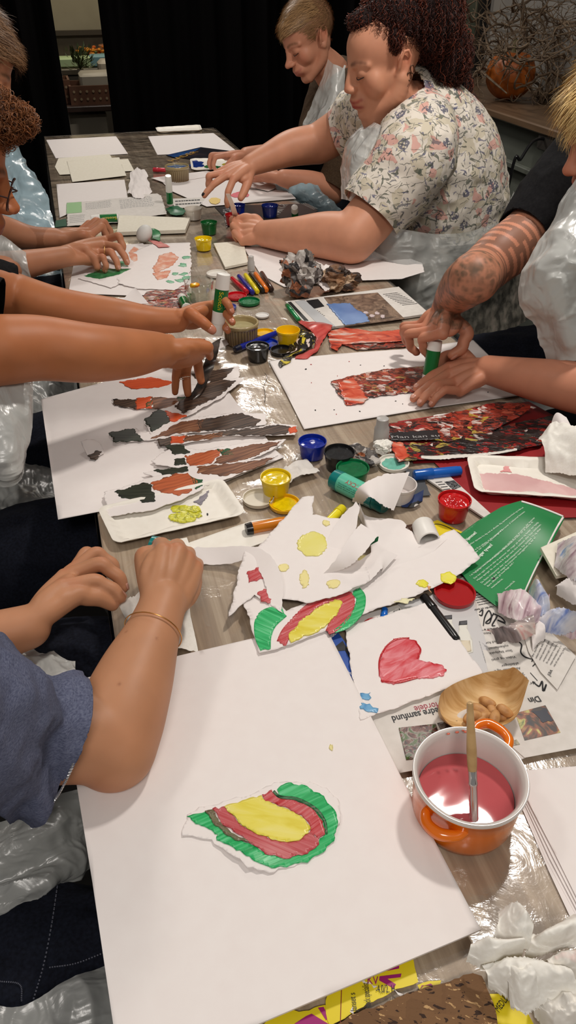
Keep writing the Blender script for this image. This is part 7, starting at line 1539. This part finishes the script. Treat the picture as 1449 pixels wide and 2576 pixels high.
# ================= B: ringed hands, brown hair, farther left
def person_B():
    base = s2l(186,128,96)
    wr = P(165,645,.055); el = P(-60,690,.06); wr2 = P(140,598,.050); el2 = P(-60,560,.07)
    h1 = hand(wr, P(268,602,.048), P(238,655,.030), [P(248,682,.012), P(305,640,.018), P(322,668,.010), P(298,682,.008), P(262,686,.008)], 1.08, (0,0,1), 1.05)
    h2 = hand(wr2, P(228,590,.045), P(205,580,.030), [P(230,625,.010), P(262,612,.012), P(275,604,.010), P(262,596,.010), P(245,590,.010)], 1.08, (0,0,1), 1.05)
    sh = Vector((-.46,1.80,1.0)); sh2 = Vector((-.46,2.2,1.0)); hc_ = Q(-88,150,1.95)
    hp, L, R = head_parts(hc_, (1,-.1,-.75), (.5,0,1))
    pr = hp+limb([hc_+Vector((-.05,0,-.05)), Vector((-.38,2.0,1.08)), Vector((-.46,2.0,.8))], [.055,.07,.13])
    pr += limb([sh, between(sh, el, .5), el], [.055,.05,.044])+limb([el, P(20,675,.058), P(100,658,.056), wr], [.044,.040,.031,.026], 22, 30)
    pr += limb([sh2, between(sh2, el2, .5), el2], [.055,.05,.044])+limb([el2, P(20,585,.065), P(80,598,.056), wr2], [.044,.040,.031,.026], 22, 30)
    def ex(V, N, C):      # darker hair on the far forearm
        a, b = np.array(el2), np.array(wr2); d = (b-a)/np.linalg.norm(b-a); t = (V-a)@d; dist = np.linalg.norm(V-a-np.outer(t, d), axis=1); m = (dist < .055) & (t > -.02) & (t < np.linalg.norm(b-a)-.01); C[m] = C[m]*np.array([.74,.70,.66]); return C
    o, V, N = body('person', 'brown-haired person with a gold ring, pressing painted scraps at the left', pr, base, skullcols(L, 1, s2l(150,80,70), s2l(80,58,40), base), .0024, 4, 7, extra=ex, hands=(h1, h2))
    nails_obj(h1[1], o, s2l(200,146,124))
    c = P(263,628,.045); pts = [P(258,621,.047), P(264,622,.056), P(264,632,.048), P(258,634,.036)]; V1, F1 = tubecurve([P(261,617,.040), P(263,618,.052), P(263,636,.050), P(260,640,.036)], .0012, 6, 24); tag(mesh('finger_ring', V1, F1, bsdf('gold2', s2l(220,170,90), .2, 1), o), 'gold ring')
    garment('shirt', limb([sh, between(sh, el, .55)], [.08,.065])+limb([sh2, between(sh2, el2, .55)], [.08,.065])+limb([sh, Vector((-.46,2.0,1.02)), sh2], [.085,.11,.085])+limb([Vector((-.47,2.0,1.0)), Vector((-.5,2.0,.6))], [.15,.16]), bsdf('grey_shirt', s2l(80,84,88), .9), o, .007, 6, wr=((.004, (16,16,16), 3, 'r'),))
    drape('apron', [[Q(-60,560,1.92), Q(0,590,1.92), Q(60,640,1.92)], [Q(-60,650,1.9), Q(10,650,1.9), Q(70,670,1.9)], [Q(-60,780,1.9), Q(20,760,1.9), Q(90,735,1.9)]], APRON, o, 40, 40, .008, (12,12,9), 3)
    drape('apron', [[PZ(30,690,.66), PZ(100,680,.66), PZ(165,690,.64)], [PZ(30,730,.64), PZ(100,730,.64), PZ(165,730,.62)], [PZ(20,775,.62), PZ(100,775,.62), PZ(168,770,.60)], [PZ(20,820,.6), PZ(100,820,.60), PZ(168,820,.58)]], APRONB, o, 40, 40, .008, (12,12,9), 6)
    r0 = [Q(40,370,2.35), Q(55,385,2.35), Q(75,410,2.35)]
    drape('apron', [[Q(0,330,2.6), Q(52,392,2.6), Q(60,400,2.6)], [Q(0,440,2.5), Q(60,430,2.5), Q(98,470,2.5)], [Q(0,520,2.4), Q(70,520,2.4), Q(126,540,2.4)], [Q(0,600,2.3), Q(80,590,2.3), Q(140,585,2.3)]], APRONB, o, 50, 50, .012, (10,8,8), 9)
    tr = limb([Vector((-.55,1.92,.56)), Vector((-.2,1.9,.56)), Vector((.02,1.9,.54)), Vector((.03,1.9,.1))], [.15,.10,.085,.06])+limb([Vector((-.55,2.12,.56)), Vector((-.2,2.2,.56)), Vector((.02,2.24,.54)), Vector((.03,2.2,.1))], [.15,.10,.085,.06])
    garment('trousers', tr, DENIM, o, .009, 6, wr=((.004, (20,20,20), 6, 'r'),))
    q = (V-np.array(hc_))@np.array(R); idx = np.where(hairmask(q, .050) & (np.linalg.norm(q, axis=1) < .14) & (q[:,2] > -.06))[0]
    Rm = np.array(R); fw = Rm[:,1]; up_ = Rm[:,2]
    hv, hf, hc = strands(V, N, idx, 9000, 3, lambda v, n: fw*1.0+up_*.25, .05, .0009, 5, .004, 5, .55); col = np.array(s2l(134,100,70))
    mesh('hair', hv, hf, HAIR, o, colattr=np.clip(col*hc[:,None], 0, 1))
    vols = [(L(0,.040,.076), (.055,.044,.024), 1), (L(0,-.02,.055), (.078,.088,.062), 1)]
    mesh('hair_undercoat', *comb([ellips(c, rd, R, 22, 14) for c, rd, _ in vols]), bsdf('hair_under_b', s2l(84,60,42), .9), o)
    return o
person_B()
# ================= E: tattooed person on the right
def person_E():
    base = s2l(196,134,106)
    wr = P(1120,778,.120); el = P(1192,700,.22); sh = Vector(Q(1400,520,1.32)); wr2 = P(1228,930,.050); el2 = P(1500,985,.075); sh2 = Vector((1.12,.98,1.02))
    h1 = hand(wr, P(1112,838,.112), P(1052,822,.080), [P(1126,898,.060), P(1084,900,.050), P(1056,892,.042), P(1040,876,.036), P(1026,858,.036)], 1.02, (-.4,-.2,1), 1.0, thumb_bul=(1,0,.4))
    h2 = hand(wr2, P(1130,922,.038), P(1148,985,.024), [P(1090,928,.020), P(1040,982,.016), P(1024,1016,.010), P(1052,1022,.009), P(1082,1024,.009)], 1.02, (0,0,1), 1.0)
    hc_ = Q(1576,300,1.15); hp, L, R = head_parts(hc_, (-1,0,-.45), (-.3,0,1))
    pr = hp+limb([hc_+Vector((.04,0,-.05)), Vector((1.10,1.15,1.08)), Vector((1.14,1.15,.8))], [.055,.07,.13])
    pr += limb([sh, Q(1330,590,1.30), Q(1262,640,1.27), Q(1215,680,1.25), el], [.062,.054,.050,.046,.044], 24, 36)+limb([el, P(1168,718,.19), P(1140,748,.15), wr], [.043,.042,.034,.0265], 24, 30)
    pr += limb([sh2, between(sh2, el2, .5), el2], [.055,.05,.045])+limb([el2, P(1400,965,.070), P(1300,945,.060), wr2], [.045,.041,.033,.0265], 24, 40)
    a0, b0 = np.array(sh), np.array(Q(1205,690,1.25)); a1, b1 = np.array(el), np.array(wr)
    def ex(V, N, C):
        ink = np.array(s2l(96,74,62)); d = (b0-a0)/np.linalg.norm(b0-a0); Ln = np.linalg.norm(b0-a0); t = (V-a0)@d; r0 = V-a0-np.outer(t, d); dist = np.linalg.norm(r0, axis=1)
        x, y, z = frame_of(Vector(d)); an = np.arctan2(r0@np.array(y), r0@np.array(x)); m = (dist < .075) & (t > .0) & (t < Ln+.02) & (V[:,0] > .7)
        # meander of rounded fingers running round the arm
        s_ = t/.0165+.25*np.sin(an*2); k = np.floor(s_); fr = s_-k; ph = (an+.9*(k % 3)+k*.37) % 1.9; band = (np.abs(fr-.5) < .24) & (np.abs(ph-.95) < .72+.1*np.sin(k*3)); mm = m & ~band; C[mm] = C[mm]*.35+ink*.65
        d1 = (b1-a1)/np.linalg.norm(b1-a1); t1 = (V-a1)@d1; L1 = np.linalg.norm(b1-a1); r1 = np.linalg.norm(V-a1-np.outer(t1, d1), axis=1); m1 = (r1 < .055) & (t1 > -.06) & (t1 < L1-.02)
        nz = fbm(V, 60, 4, 3); nz2 = ridge(V, 90, 8, 2); w = np.clip(.66+.4*nz-.45*np.clip(nz2, 0, 1), .1, .9)*m1; C = C*(1-w[:,None])+np.array(s2l(92,78,62))*w[:,None]
        m2 = (r1 < .055) & (np.abs(t1-L1+.018) < .007); C[m2] = C[m2]*.35+np.array(s2l(84,66,56))*.65
        for (px, py, rr) in ((1272,948,.006),(1290,955,.006),(1308,962,.007),(1325,967,.006),(1340,969,.004)):
            p = np.array(P(px, py, .078)); q = V-p; q = q[:,[0,1]]; w = .7*np.exp(-(q[:,0]**2/(rr*1.6)**2+q[:,1]**2/(rr*.6)**2))*(V[:,2] < T+.11); C = C*(1-w[:,None])+np.array(s2l(90,64,54))*w[:,None]
        return C
    o, V, N = body('person', 'blond tattooed person in a black T-shirt and plastic apron at the right edge', pr, base, skullcols(L, 1, s2l(186,80,84), s2l(150,110,80), tuple(np.array(base)*[1,.86,.84])), .0020, 4, 9, extra=ex, hands=(h1, h2))
    nails_obj(h1[1]+h2[1], o, s2l(206,150,130)); lashes(L, 1, o, s2l(70,44,34))
    garment('tshirt', limb([Vector(Q(1480,420,1.34)), sh, Q(1352,570,1.31), Q(1318,610,1.30)], [.085,.082,.072,.064], 24, 30)+limb([Q(1480,430,1.34), Vector((1.16,1.16,1.03)), sh2], [.09,.12,.09])+limb([Vector((1.14,1.15,1.0)), Vector((1.2,1.15,.6))], [.15,.16])+limb([sh2, between(sh2, el2, .55)], [.08,.065]), BTEE, o, .005, 5,
        cuts=((Q(1322,606,1.30), Q(1262,650,1.27)-Q(1380,545,1.31), .1), (between(sh2, el2, .5), el2-sh2, .1)), wr=((.003, (18,18,18), 3, 'r'),))
    drape('apron', [[Q(1449,470,1.12), Q(1500,440,1.1), Q(1590,440,1.1), Vector((1.00,1.10,1.02))], [Q(1385,590,1.10), Q(1450,560,1.06), Q(1540,530,1.06), Vector((1.01,1.06,.94))], [Q(1312,735,1.08), Q(1400,700,1.02), Q(1520,690,1.02), Vector((1.02,1.04,.86))], [Q(1345,815,1.06), Q(1420,800,1.0), Q(1520,800,1.0), Vector((1.02,1.02,.78))], [Q(1385,905,1.04), Q(1440,900,.99), Q(1520,910,.99), Vector((1.02,1.0,.70))]], APRON, o, 70, 60, .010, (12,12,9), 31)
    drape('apron', [[PZ(1180,960,.62), PZ(1300,880,.62), PZ(1420,800,.62)], [PZ(1240,1010,.60), PZ(1340,950,.62), PZ(1449,880,.62)], [PZ(1330,1080,.60), PZ(1420,1040,.62), PZ(1500,980,.62)], [PZ(1400,1160,.58), PZ(1460,1110,.6), PZ(1540,1050,.6)]], APRON2, o, 50, 50, .008, (14,14,14), 33)
    tr = limb([Vector((1.25,1.38,.58)), Vector((1.02,1.40,.60)), Vector((.80,1.40,.60)), Vector((.70,1.40,.55)), Vector((.68,1.40,.1))], [.15,.12,.105,.09,.06])+limb([Vector((1.25,1.08,.58)), Vector((1.0,1.06,.58)), Vector((.75,1.05,.57)), Vector((.70,1.04,.1))], [.15,.11,.09,.06])
    jz = garment('jeans', tr, DENIM, o, .007, 6, wr=((.004, (20,20,20), 6, 'r'),)); seam(jz, [(1266,726),(1262,760),(1235,790),(1180,818),(1140,828)], s2l(70,76,90))
    q = (V-np.array(hc_))@np.array(R); idx = np.where(hairmask(q, .050) & (np.linalg.norm(q, axis=1) < .14) & (q[:,2] > -.06))[0]; Rm = np.array(R); fw = Rm[:,1]; up_ = Rm[:,2]
    hv, hf, hc = strands(V, N, idx, 9000, 4, lambda v, n: fw*1.0-up_*.35, .062, .0010, 5, .002, 4, .42); mesh('hair', hv, hf, HAIR, o, colattr=np.clip(np.array(s2l(222,190,128))*hc[:,None], 0, 1))
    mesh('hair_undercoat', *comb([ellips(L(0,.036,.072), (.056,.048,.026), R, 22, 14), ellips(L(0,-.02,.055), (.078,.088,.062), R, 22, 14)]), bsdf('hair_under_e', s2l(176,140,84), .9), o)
    return o
person_E()
# ================= F: person in the floral top
def flower_mat():
    m = bsdf('floral_cloth', s2l(224,216,202), .6, spec=.3); t = m.node_tree; v = mapping(t, (1,1,1)); nz = noise(t, v, 26, 2); wv = t.nodes.new('ShaderNodeVectorMath'); wv.operation = 'MULTIPLY_ADD'
    nv_ = t.nodes.new('ShaderNodeTexNoise'); nv_.inputs['Scale'].default_value = 60; t.links.new(v, nv_.inputs['Vector']); t.links.new(nv_.outputs['Color'], wv.inputs[0]); wv.inputs[1].default_value = (.010,.010,.010); t.links.new(v, wv.inputs[2]); wv = wv.outputs[0]
    col = mix(t, noise(t, v, 8, 2), s2l(236,228,216), s2l(224,216,202))
    def vor(scale, rnd=1):
        o = t.nodes.new('ShaderNodeTexVoronoi'); o.inputs['Scale'].default_value = scale; o.inputs['Randomness'].default_value = rnd; t.links.new(wv, o.inputs['Vector']); return o
    def leaf(scale, w, L_, colr, keep, seed, fac=.85):
        nonlocal col
        mp = t.nodes.new('ShaderNodeVectorMath'); mp.operation = 'ADD'; t.links.new(wv, mp.inputs[0]); mp.inputs[1].default_value = (seed*1.3, seed*.7, seed*2.1)
        o = t.nodes.new('ShaderNodeTexVoronoi'); o.inputs['Scale'].default_value = scale; t.links.new(mp.outputs[0], o.inputs['Vector'])
        sb = t.nodes.new('ShaderNodeVectorMath'); sb.operation = 'SUBTRACT'; t.links.new(mp.outputs[0], sb.inputs[0]); t.links.new(o.outputs['Position'], sb.inputs[1])
        cs = t.nodes.new('ShaderNodeSeparateColor'); t.links.new(o.outputs['Color'], cs.inputs[0])
        # Position output is in texture space
        ro = t.nodes.new('ShaderNodeVectorRotate'); ro.rotation_type = 'EULER_XYZ'; cb = t.nodes.new('ShaderNodeCombineXYZ')
        for i in range(3): t.links.new(math_n(t, 'MULTIPLY', cs.outputs[i], 6.28), cb.inputs[i])
        t.links.new(sb.outputs[0], ro.inputs['Vector']); t.links.new(cb.outputs[0], ro.inputs['Rotation']); sx = t.nodes.new('ShaderNodeSeparateXYZ'); t.links.new(ro.outputs[0], sx.inputs[0])
        u = math_n(t, 'DIVIDE', sx.outputs[0], L_); vv = math_n(t, 'DIVIDE', math_n(t, 'ADD', sx.outputs[1], math_n(t, 'MULTIPLY', math_n(t, 'MULTIPLY', u, u), w*1.5)), w); q = math_n(t, 'ADD', math_n(t, 'MULTIPLY', u, u), math_n(t, 'MULTIPLY', vv, vv))
        msk = math_n(t, 'MULTIPLY', math_n(t, 'LESS_THAN', q, 1.0), math_n(t, 'LESS_THAN', cs.outputs[0], keep)); col = mix(t, math_n(t, 'MULTIPLY', msk, fac), col, colr)
    # soft beige blossoms, pink blossoms
    leaf(26, .018, .018, s2l(206,196,172), .6, 4, .8)
    leaf(21, .013, .016, s2l(222,170,158), .34, 1, .9)
    # grey-blue flower clusters: grainy discs
    o = vor(19); sc_ = t.nodes.new('ShaderNodeSeparateColor'); t.links.new(o.outputs['Color'], sc_.inputs[0]); d = math_n(t, 'LESS_THAN', o.outputs['Distance'], .26); g = vor(150); gg = math_n(t, 'GREATER_THAN', g.outputs['Distance'], .42)
    msk = math_n(t, 'MULTIPLY', math_n(t, 'MULTIPLY', d, math_n(t, 'LESS_THAN', sc_.outputs[1], .6)), gg); col = mix(t, math_n(t, 'MULTIPLY', msk, .85), col, s2l(86,88,112))
    leaf(38, .0016, .009, s2l(76,86,72), .62, 2, .8); leaf(42, .0019, .0065, s2l(98,100,110), .55, 3, .75); leaf(50, .0007, .010, s2l(70,74,66), .75, 5, .75); leaf(54, .0020, .004, s2l(92,94,126), .5, 6, .75); leaf(40, .0024, .0072, s2l(82,92,80), .45, 7, .75); leaf(45, .0007, .010, s2l(76,80,72), .7, 8, .75)
    t.links.new(col, t.nodes['Principled BSDF'].inputs['Base Color']); return m
def person_F():
    base = s2l(206,146,116)
    y0 = 2.05; hc_ = Q(966,152,2.05); hp, L, R = head_parts(hc_, (-1,-.06,-.30), (-.22,0,1), 1.04, 1.14, .75, .96)
    wr = P(668,588,.042); el = P(885,600,.070); sh = Vector(Q(1045,385,1.93))
    sh2 = Vector(Q(905,300,2.32)); el2 = Vector(Q(800,362,2.40)); wr2 = Vector(Q(632,415,2.36))
    h1 = hand(wr, P(612,560,.052), P(606,606,.022), [P(592,552,.060), P(594,560,.030), P(592,578,.018), P(594,594,.010), P(600,610,.008)], 1.0, (-.2,0,1), 1.22, thumb_bul=(0,1,.6))
    h2 = hand(wr2, Q(588,448,2.30), Q(548,432,2.36), [Q(596,522,2.26), Q(572,524,2.28), Q(510,498,2.30), Q(536,478,2.34), Q(545,468,2.37)], .98, (-.3,0,1), 1.15, thumb_bul=(1,-.3,0))
    pr = hp+limb([hc_+Vector((.035,0,-.06)), Q(1010,270,2.06), Q(1060,330,2.07), Q(1110,450,2.1)], [.062,.075,.11,.14], 24)
    pr += limb([sh, Q(990,480,1.93), el], [.072,.070,.064], 24, 30)+limb([el, P(820,592,.066), P(740,592,.055), wr], [.064,.060,.047,.036], 24, 40)
    pr += limb([sh2, Q(850,332,2.37), el2], [.066,.062,.058], 24, 24)+limb([el2, Q(735,372,2.39), Q(680,394,2.375), wr2], [.057,.052,.041,.031], 24, 34)
    ft = skullcols(L, 1.04, s2l(150,34,44), s2l(96,60,44), base)+[(P(870,625,.03), .05, tuple(np.array(base)*[1.0,.78,.70]), .5)]
    o, V, N = body('person', 'person with curly dark red hair in a white floral top, reaching over the table', pr, base, ft, .0023, 4, 11, hands=(h1, h2))
    nails_obj([h2[1][1]], o, (.012,.008,.010)); nails_obj(h1[1][:4], o, s2l(210,150,130)); lashes(L, 1.04, o)
    for i, (x, y, z) in enumerate(((-.082,-.010,-.036), (-.084,-.019,-.026), (-.086,-.029,-.014))):
        V1, F1 = tubecurve([L(x, y+.005*math.cos(a), z-.008+.009*math.sin(a)) for a in np.linspace(0, 6.283, 16)], .0016, 6, 40); mesh('earring', V1, F1, bsdf('earring_dark', s2l(90,60,44), .3, .6), o)
    FL = flower_mat()
    gp_ = limb([Q(1025,262,2.07), Q(1060,310,2.08), Q(1085,380,2.10), Q(1095,460,2.12), Q(1100,560,2.14)], [.088,.135,.175,.195,.205], 30, 30)
    gp_ += limb([Q(1060,262,2.12), Q(1120,330,2.16), Q(1160,420,2.18), Q(1165,520,2.18)], [.07,.10,.12,.14], 24, 24)
    gp_ += limb([Q(1050,330,2.0), sh, Q(1000,455,1.92), Q(935,535,1.91)], [.10,.105,.100,.088], 26, 30)
    gp_ += limb([Q(960,300,2.22), sh2, Q(862,345,2.36)], [.09,.084,.076], 24, 24)
    garment('floral_top', gp_, FL, o, .0048, 8, cuts=((Q(932,537,1.91), Q(885,600,1.91)-Q(985,470,1.93), .13), (Q(858,346,2.37), Q(800,362,2.4)-Q(905,318,2.33), .11), (Q(1100,588,2.05), (0,0,-1), .6), (Q(985,268,2.06), Vector(hc_)-Vector(Q(1045,330,2.07)), .10)),
        wr=((.0055, (7,13,9), 4, 'r'), (.0022, (30,30,30), 8, 'n')), th=.002)
    # apron: bib, skirt, strap
    drape('apron', [[Q(925,300,2.12), Q(945,310,2.0), Q(965,320,1.95)], [Q(872,360,2.12), Q(900,370,1.98), Q(945,385,1.93)], [Q(862,430,2.10), Q(880,440,1.97), Q(915,455,1.93)], [Q(866,500,2.06), Q(885,505,1.96), Q(900,515,1.93)]], APRON, o, 50, 40, .006, (10,10,10), 41)
    drape('apron', [[Q(870,560,1.97), Q(1000,575,1.86), Q(1140,590,1.85), Q(1290,545,2.0), Q(1320,520,2.1)], [Q(905,615,1.95), Q(1010,640,1.84), Q(1150,640,1.83), Q(1280,590,1.97), Q(1330,560,2.1)], [Q(960,680,1.9), Q(1040,700,1.82), Q(1130,690,1.81), Q(1260,640,1.95), Q(1330,600,2.1)], [Q(1010,770,1.86), Q(1060,790,1.80), Q(1130,770,1.80), Q(1230,720,1.93), Q(1330,660,2.1)]], APRON2, o, 60, 70, .010, (10,9,8), 44)
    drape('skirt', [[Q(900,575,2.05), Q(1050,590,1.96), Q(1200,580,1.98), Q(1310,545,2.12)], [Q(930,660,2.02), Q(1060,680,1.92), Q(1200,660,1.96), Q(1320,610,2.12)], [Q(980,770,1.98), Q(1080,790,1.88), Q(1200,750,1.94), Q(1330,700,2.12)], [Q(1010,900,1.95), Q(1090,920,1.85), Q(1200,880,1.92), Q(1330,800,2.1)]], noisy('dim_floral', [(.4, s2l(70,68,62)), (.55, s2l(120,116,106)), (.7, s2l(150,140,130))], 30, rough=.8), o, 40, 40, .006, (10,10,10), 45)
    drape('apron_tie', [[Q(1290,480,2.18), Q(1320,520,2.2), Q(1330,545,2.2)], [Q(1283,500,2.14), Q(1300,540,2.16), Q(1315,565,2.16)]], APRON, o, 20, 20, .003, (20,20,20), 46)
    # hair
    vols = [(L(0,-.045,.072), (.090,.092,.075), 2.2), (L(-.02,-.125,.05), (.085,.080,.095), 1.9), (L(-.02,-.160,-.04), (.06,.055,.075), 1.2), (Q(1150,215,2.10), (.040,.040,.045), .6), (Q(1175,262,2.10), (.028,.028,.030), .35), (L(0,.012,.088), (.066,.045,.035), .9), (L(-.058,-.008,.050), (.020,.032,.036), .5), (L(.058,-.008,.050), (.020,.032,.036), .3)]
    hv, hf, hc = curls(3000, 6, vols, .0040, 4.2, .0008, .085, (.35,0,-1), 34, 3); dk = np.array(s2l(48,22,18)); rd = np.array(s2l(120,56,36)); w = (hc[:,1]**2.2)[:,None]
    mesh('hair', hv, hf, HAIR, o, colattr=np.clip((dk*(1-w)+rd*w)*hc[:,:1], 0, 1))
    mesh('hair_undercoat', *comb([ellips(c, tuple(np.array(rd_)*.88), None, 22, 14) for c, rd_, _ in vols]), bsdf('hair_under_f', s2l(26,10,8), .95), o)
    return o
person_F()
# ================= G: man in brown shirt and apron
def person_G():
    base = s2l(200,140,112); hc_ = Q(776,92,2.95); hp, L, R = head_parts(hc_, (-1,-.22,-.62), (-.5,0,1), 1.02, .97, 1.1)
    sh = Vector((1.10,2.72,.99)); sh2 = Vector((1.08,3.12,1.0)); el = Vector(Q(835,480,2.66)); wr = P(712,448,.05)
    h1 = hand(wr, P(645,440,.06), P(650,425,.03), [P(610,455,.02), P(600,440,.02), P(600,430,.02), P(610,425,.02), P(620,420,.02)], 1.03)
    el2 = Vector((.95,3.05,.8)); wr2 = Vector((.70,3.0,.80)); h2 = hand(wr2, Vector((.62,2.97,.81)), Vector((.62,3.03,.79)), [Vector((.60,2.95,.76)), Vector((.57,2.96,.76)), Vector((.56,2.98,.76)), Vector((.565,3.0,.76)), Vector((.58,3.03,.76))], 1.03)
    pr = hp+limb([hc_+Vector((.04,0,-.05)), Q(850,205,2.97), Q(905,260,2.98), Vector((1.15,2.95,.85))], [.058,.066,.09,.13])
    pr += limb([sh, between(sh, el, .5), el], [.06,.054,.047])+limb([el, Q(780,462,2.66), wr], [.047,.043,.029], 22, 24)+limb([sh2, between(sh2, el2, .5), el2, wr2], [.06,.05,.046,.028], 22, 30)
    ft = skullcols(L, 1.02, s2l(176,96,88), s2l(110,74,50), base)
    for k in range(10):
        a = k/9; ft.append((L(-.058+.05*a, .0+.075*a, -.06-.035*a), .018, tuple(np.array(base)*[.86,.78,.72]), .25))
    def ex(V, N, C):
        q = (V-np.array(hc_))@np.array(R); m = hairmask(q, .060) & (np.linalg.norm(q, axis=1) < .14); C[m] = C[m]*.3+np.array(s2l(120,86,58))*.7; return C
    o, V, N = body('person', 'short-haired person in a brown shirt and plastic apron at the far right, looking down', pr, base, ft, .0024, 4, 13, extra=ex, hands=(h1, h2)); lashes(L, 1.02, o)
    garment('shirt', limb([Q(850,215,3.0), Vector((1.14,2.95,.95)), Vector((1.18,2.95,.6))], [.075,.16,.17], 24)+limb([Vector((1.10,2.8,1.02)), sh, between(sh, el, .5), between(sh, el, .98)], [.09,.088,.074,.066], 24, 24)+limb([Q(870,240,2.9), Vector((1.1,3.0,1.0)), sh2, between(sh2, el2, .8)], [.085,.09,.085,.06], 24, 24), BROWNC, o, .0055, 5,
        cuts=((between(sh, el, .97), el-sh, .09), (between(sh2, el2, .8), el2-sh2, .09), (Q(846,196,2.97), Vector(hc_)-Vector(Q(880,240,2.98)), .085)), wr=((.004, (14,14,14), 4, 'r'),))
    drape('apron', [[Q(828,150,2.86), Q(845,165,2.80), Q(866,175,2.80)], [Q(800,235,2.86), Q(835,240,2.76), Q(862,240,2.76)], [Q(772,295,2.86), Q(815,300,2.74), Q(850,300,2.74)], [Q(765,330,2.84), Q(800,350,2.72), Q(850,360,2.72)]], APRON, o, 40, 40, .006, (10,10,10), 51)
    drape('apron', [[Q(690,445,2.75), Q(740,440,2.7), Q(800,470,2.62)], [Q(700,470,2.7), Q(750,475,2.62), Q(820,500,2.56)], [Q(730,510,2.66), Q(790,510,2.56), Q(850,520,2.5)], [Q(770,545,2.62), Q(830,545,2.5), Q(880,545,2.46)]], APRONB, o, 40, 40, .010, (12,12,12), 52)
    V1, F1 = tubecurve([Q(868,165,2.86), Q(850,215,2.84), Q(834,262,2.82)], .004, 6, 20); mesh('apron_strap', V1, F1, WHITEP, o)
    q = (V-np.array(hc_))@np.array(R); idx = np.where(hairmask(q, .060) & (np.linalg.norm(q, axis=1) < .14) & (q[:,2] > -.07))[0]; Rm = np.array(R); fw = Rm[:,1]; up_ = Rm[:,2]
    lf = lambda v, n: fw*1.0+up_*.1
    hv, hf, hc = strands(V, N, idx, 11000, 6, lf, .020, .0006, 4, .001, 3, .35); mesh('hair', hv, hf, HAIR, o, colattr=np.clip(np.array(s2l(160,122,84))*hc[:,None], 0, 1))
    idx2 = idx[(q[idx,2] > .055) & (q[idx,1] > -.05)]; hv, hf, hc = strands(V, N, idx2, 5000, 7, lf, .034, .0008, 4, .002, 3, .55); mesh('hair', hv, hf, HAIR, o, colattr=np.clip(np.array(s2l(176,138,94))*hc[:,None], 0, 1))
    tr = limb([Vector((1.2,2.85,.56)), Vector((.9,2.8,.56)), Vector((.72,2.8,.54)), Vector((.7,2.8,.1))], [.15,.10,.085,.06])+limb([Vector((1.2,3.05,.56)), Vector((.9,3.1,.56)), Vector((.72,3.12,.54)), Vector((.7,3.1,.1))], [.15,.10,.085,.06])
    garment('trousers', tr, DENIM, o, .010, 6)
    return o
person_G()
# ---- things in hands
glue_w(P(563,688,.170), P(545,842,.052), .0135, 'glue stick held upright in the fist of the curly-haired person', cf=.24, lf=.60, word=[('Scotch', .27, .56, -.004, .0085, s2l(232,196,20))])
glue_w(P(1096,856,.088), P(1076,966,.008), .0130, 'glue stick held down on the strip by the tattooed person', cf=.22, lf=.78, word=None)
glue_w(P(378,1372,.060), P(440,1390,.055), .0135, 'teal glue stick mostly hidden in the fist of the blue-sleeved person', lab=s2l(96,196,166), cap=TEAL, cf=.3, lf=.9, group=None)
loft2('held_strip', [(536,862,.098),(515,910,.055),(498,960,.026),(462,1030,.008)], [(556,850,.104),(545,900,.06),(520,965,.028),(492,1010,.008)], noisy('umber_strip', [(.4, s2l(40,34,30)), (.6, s2l(90,74,64))], 40, rough=.25, bmp=.5, bd=.001), label='painted strip lifted between thumb and finger of the curly-haired person', cat='painted strip', seed=5, jag=.0004)
loft2('held_paper_strip', [(568,488,.150),(578,515,.11),(586,545,.060)], [(578,488,.150),(590,515,.11),(600,545,.060)], PAPER, label='small white paper strip held upright between both hands of the floral-top person', cat='paper', seed=5)
loft2('white_scrap', [(470,852,.010),(520,866,.020),(578,850,.014)], [(478,876,.006),(520,890,.008),(576,866,.006)], PAPER, label='curved white paper under the hand holding the glue stick', cat='paper', seed=6)
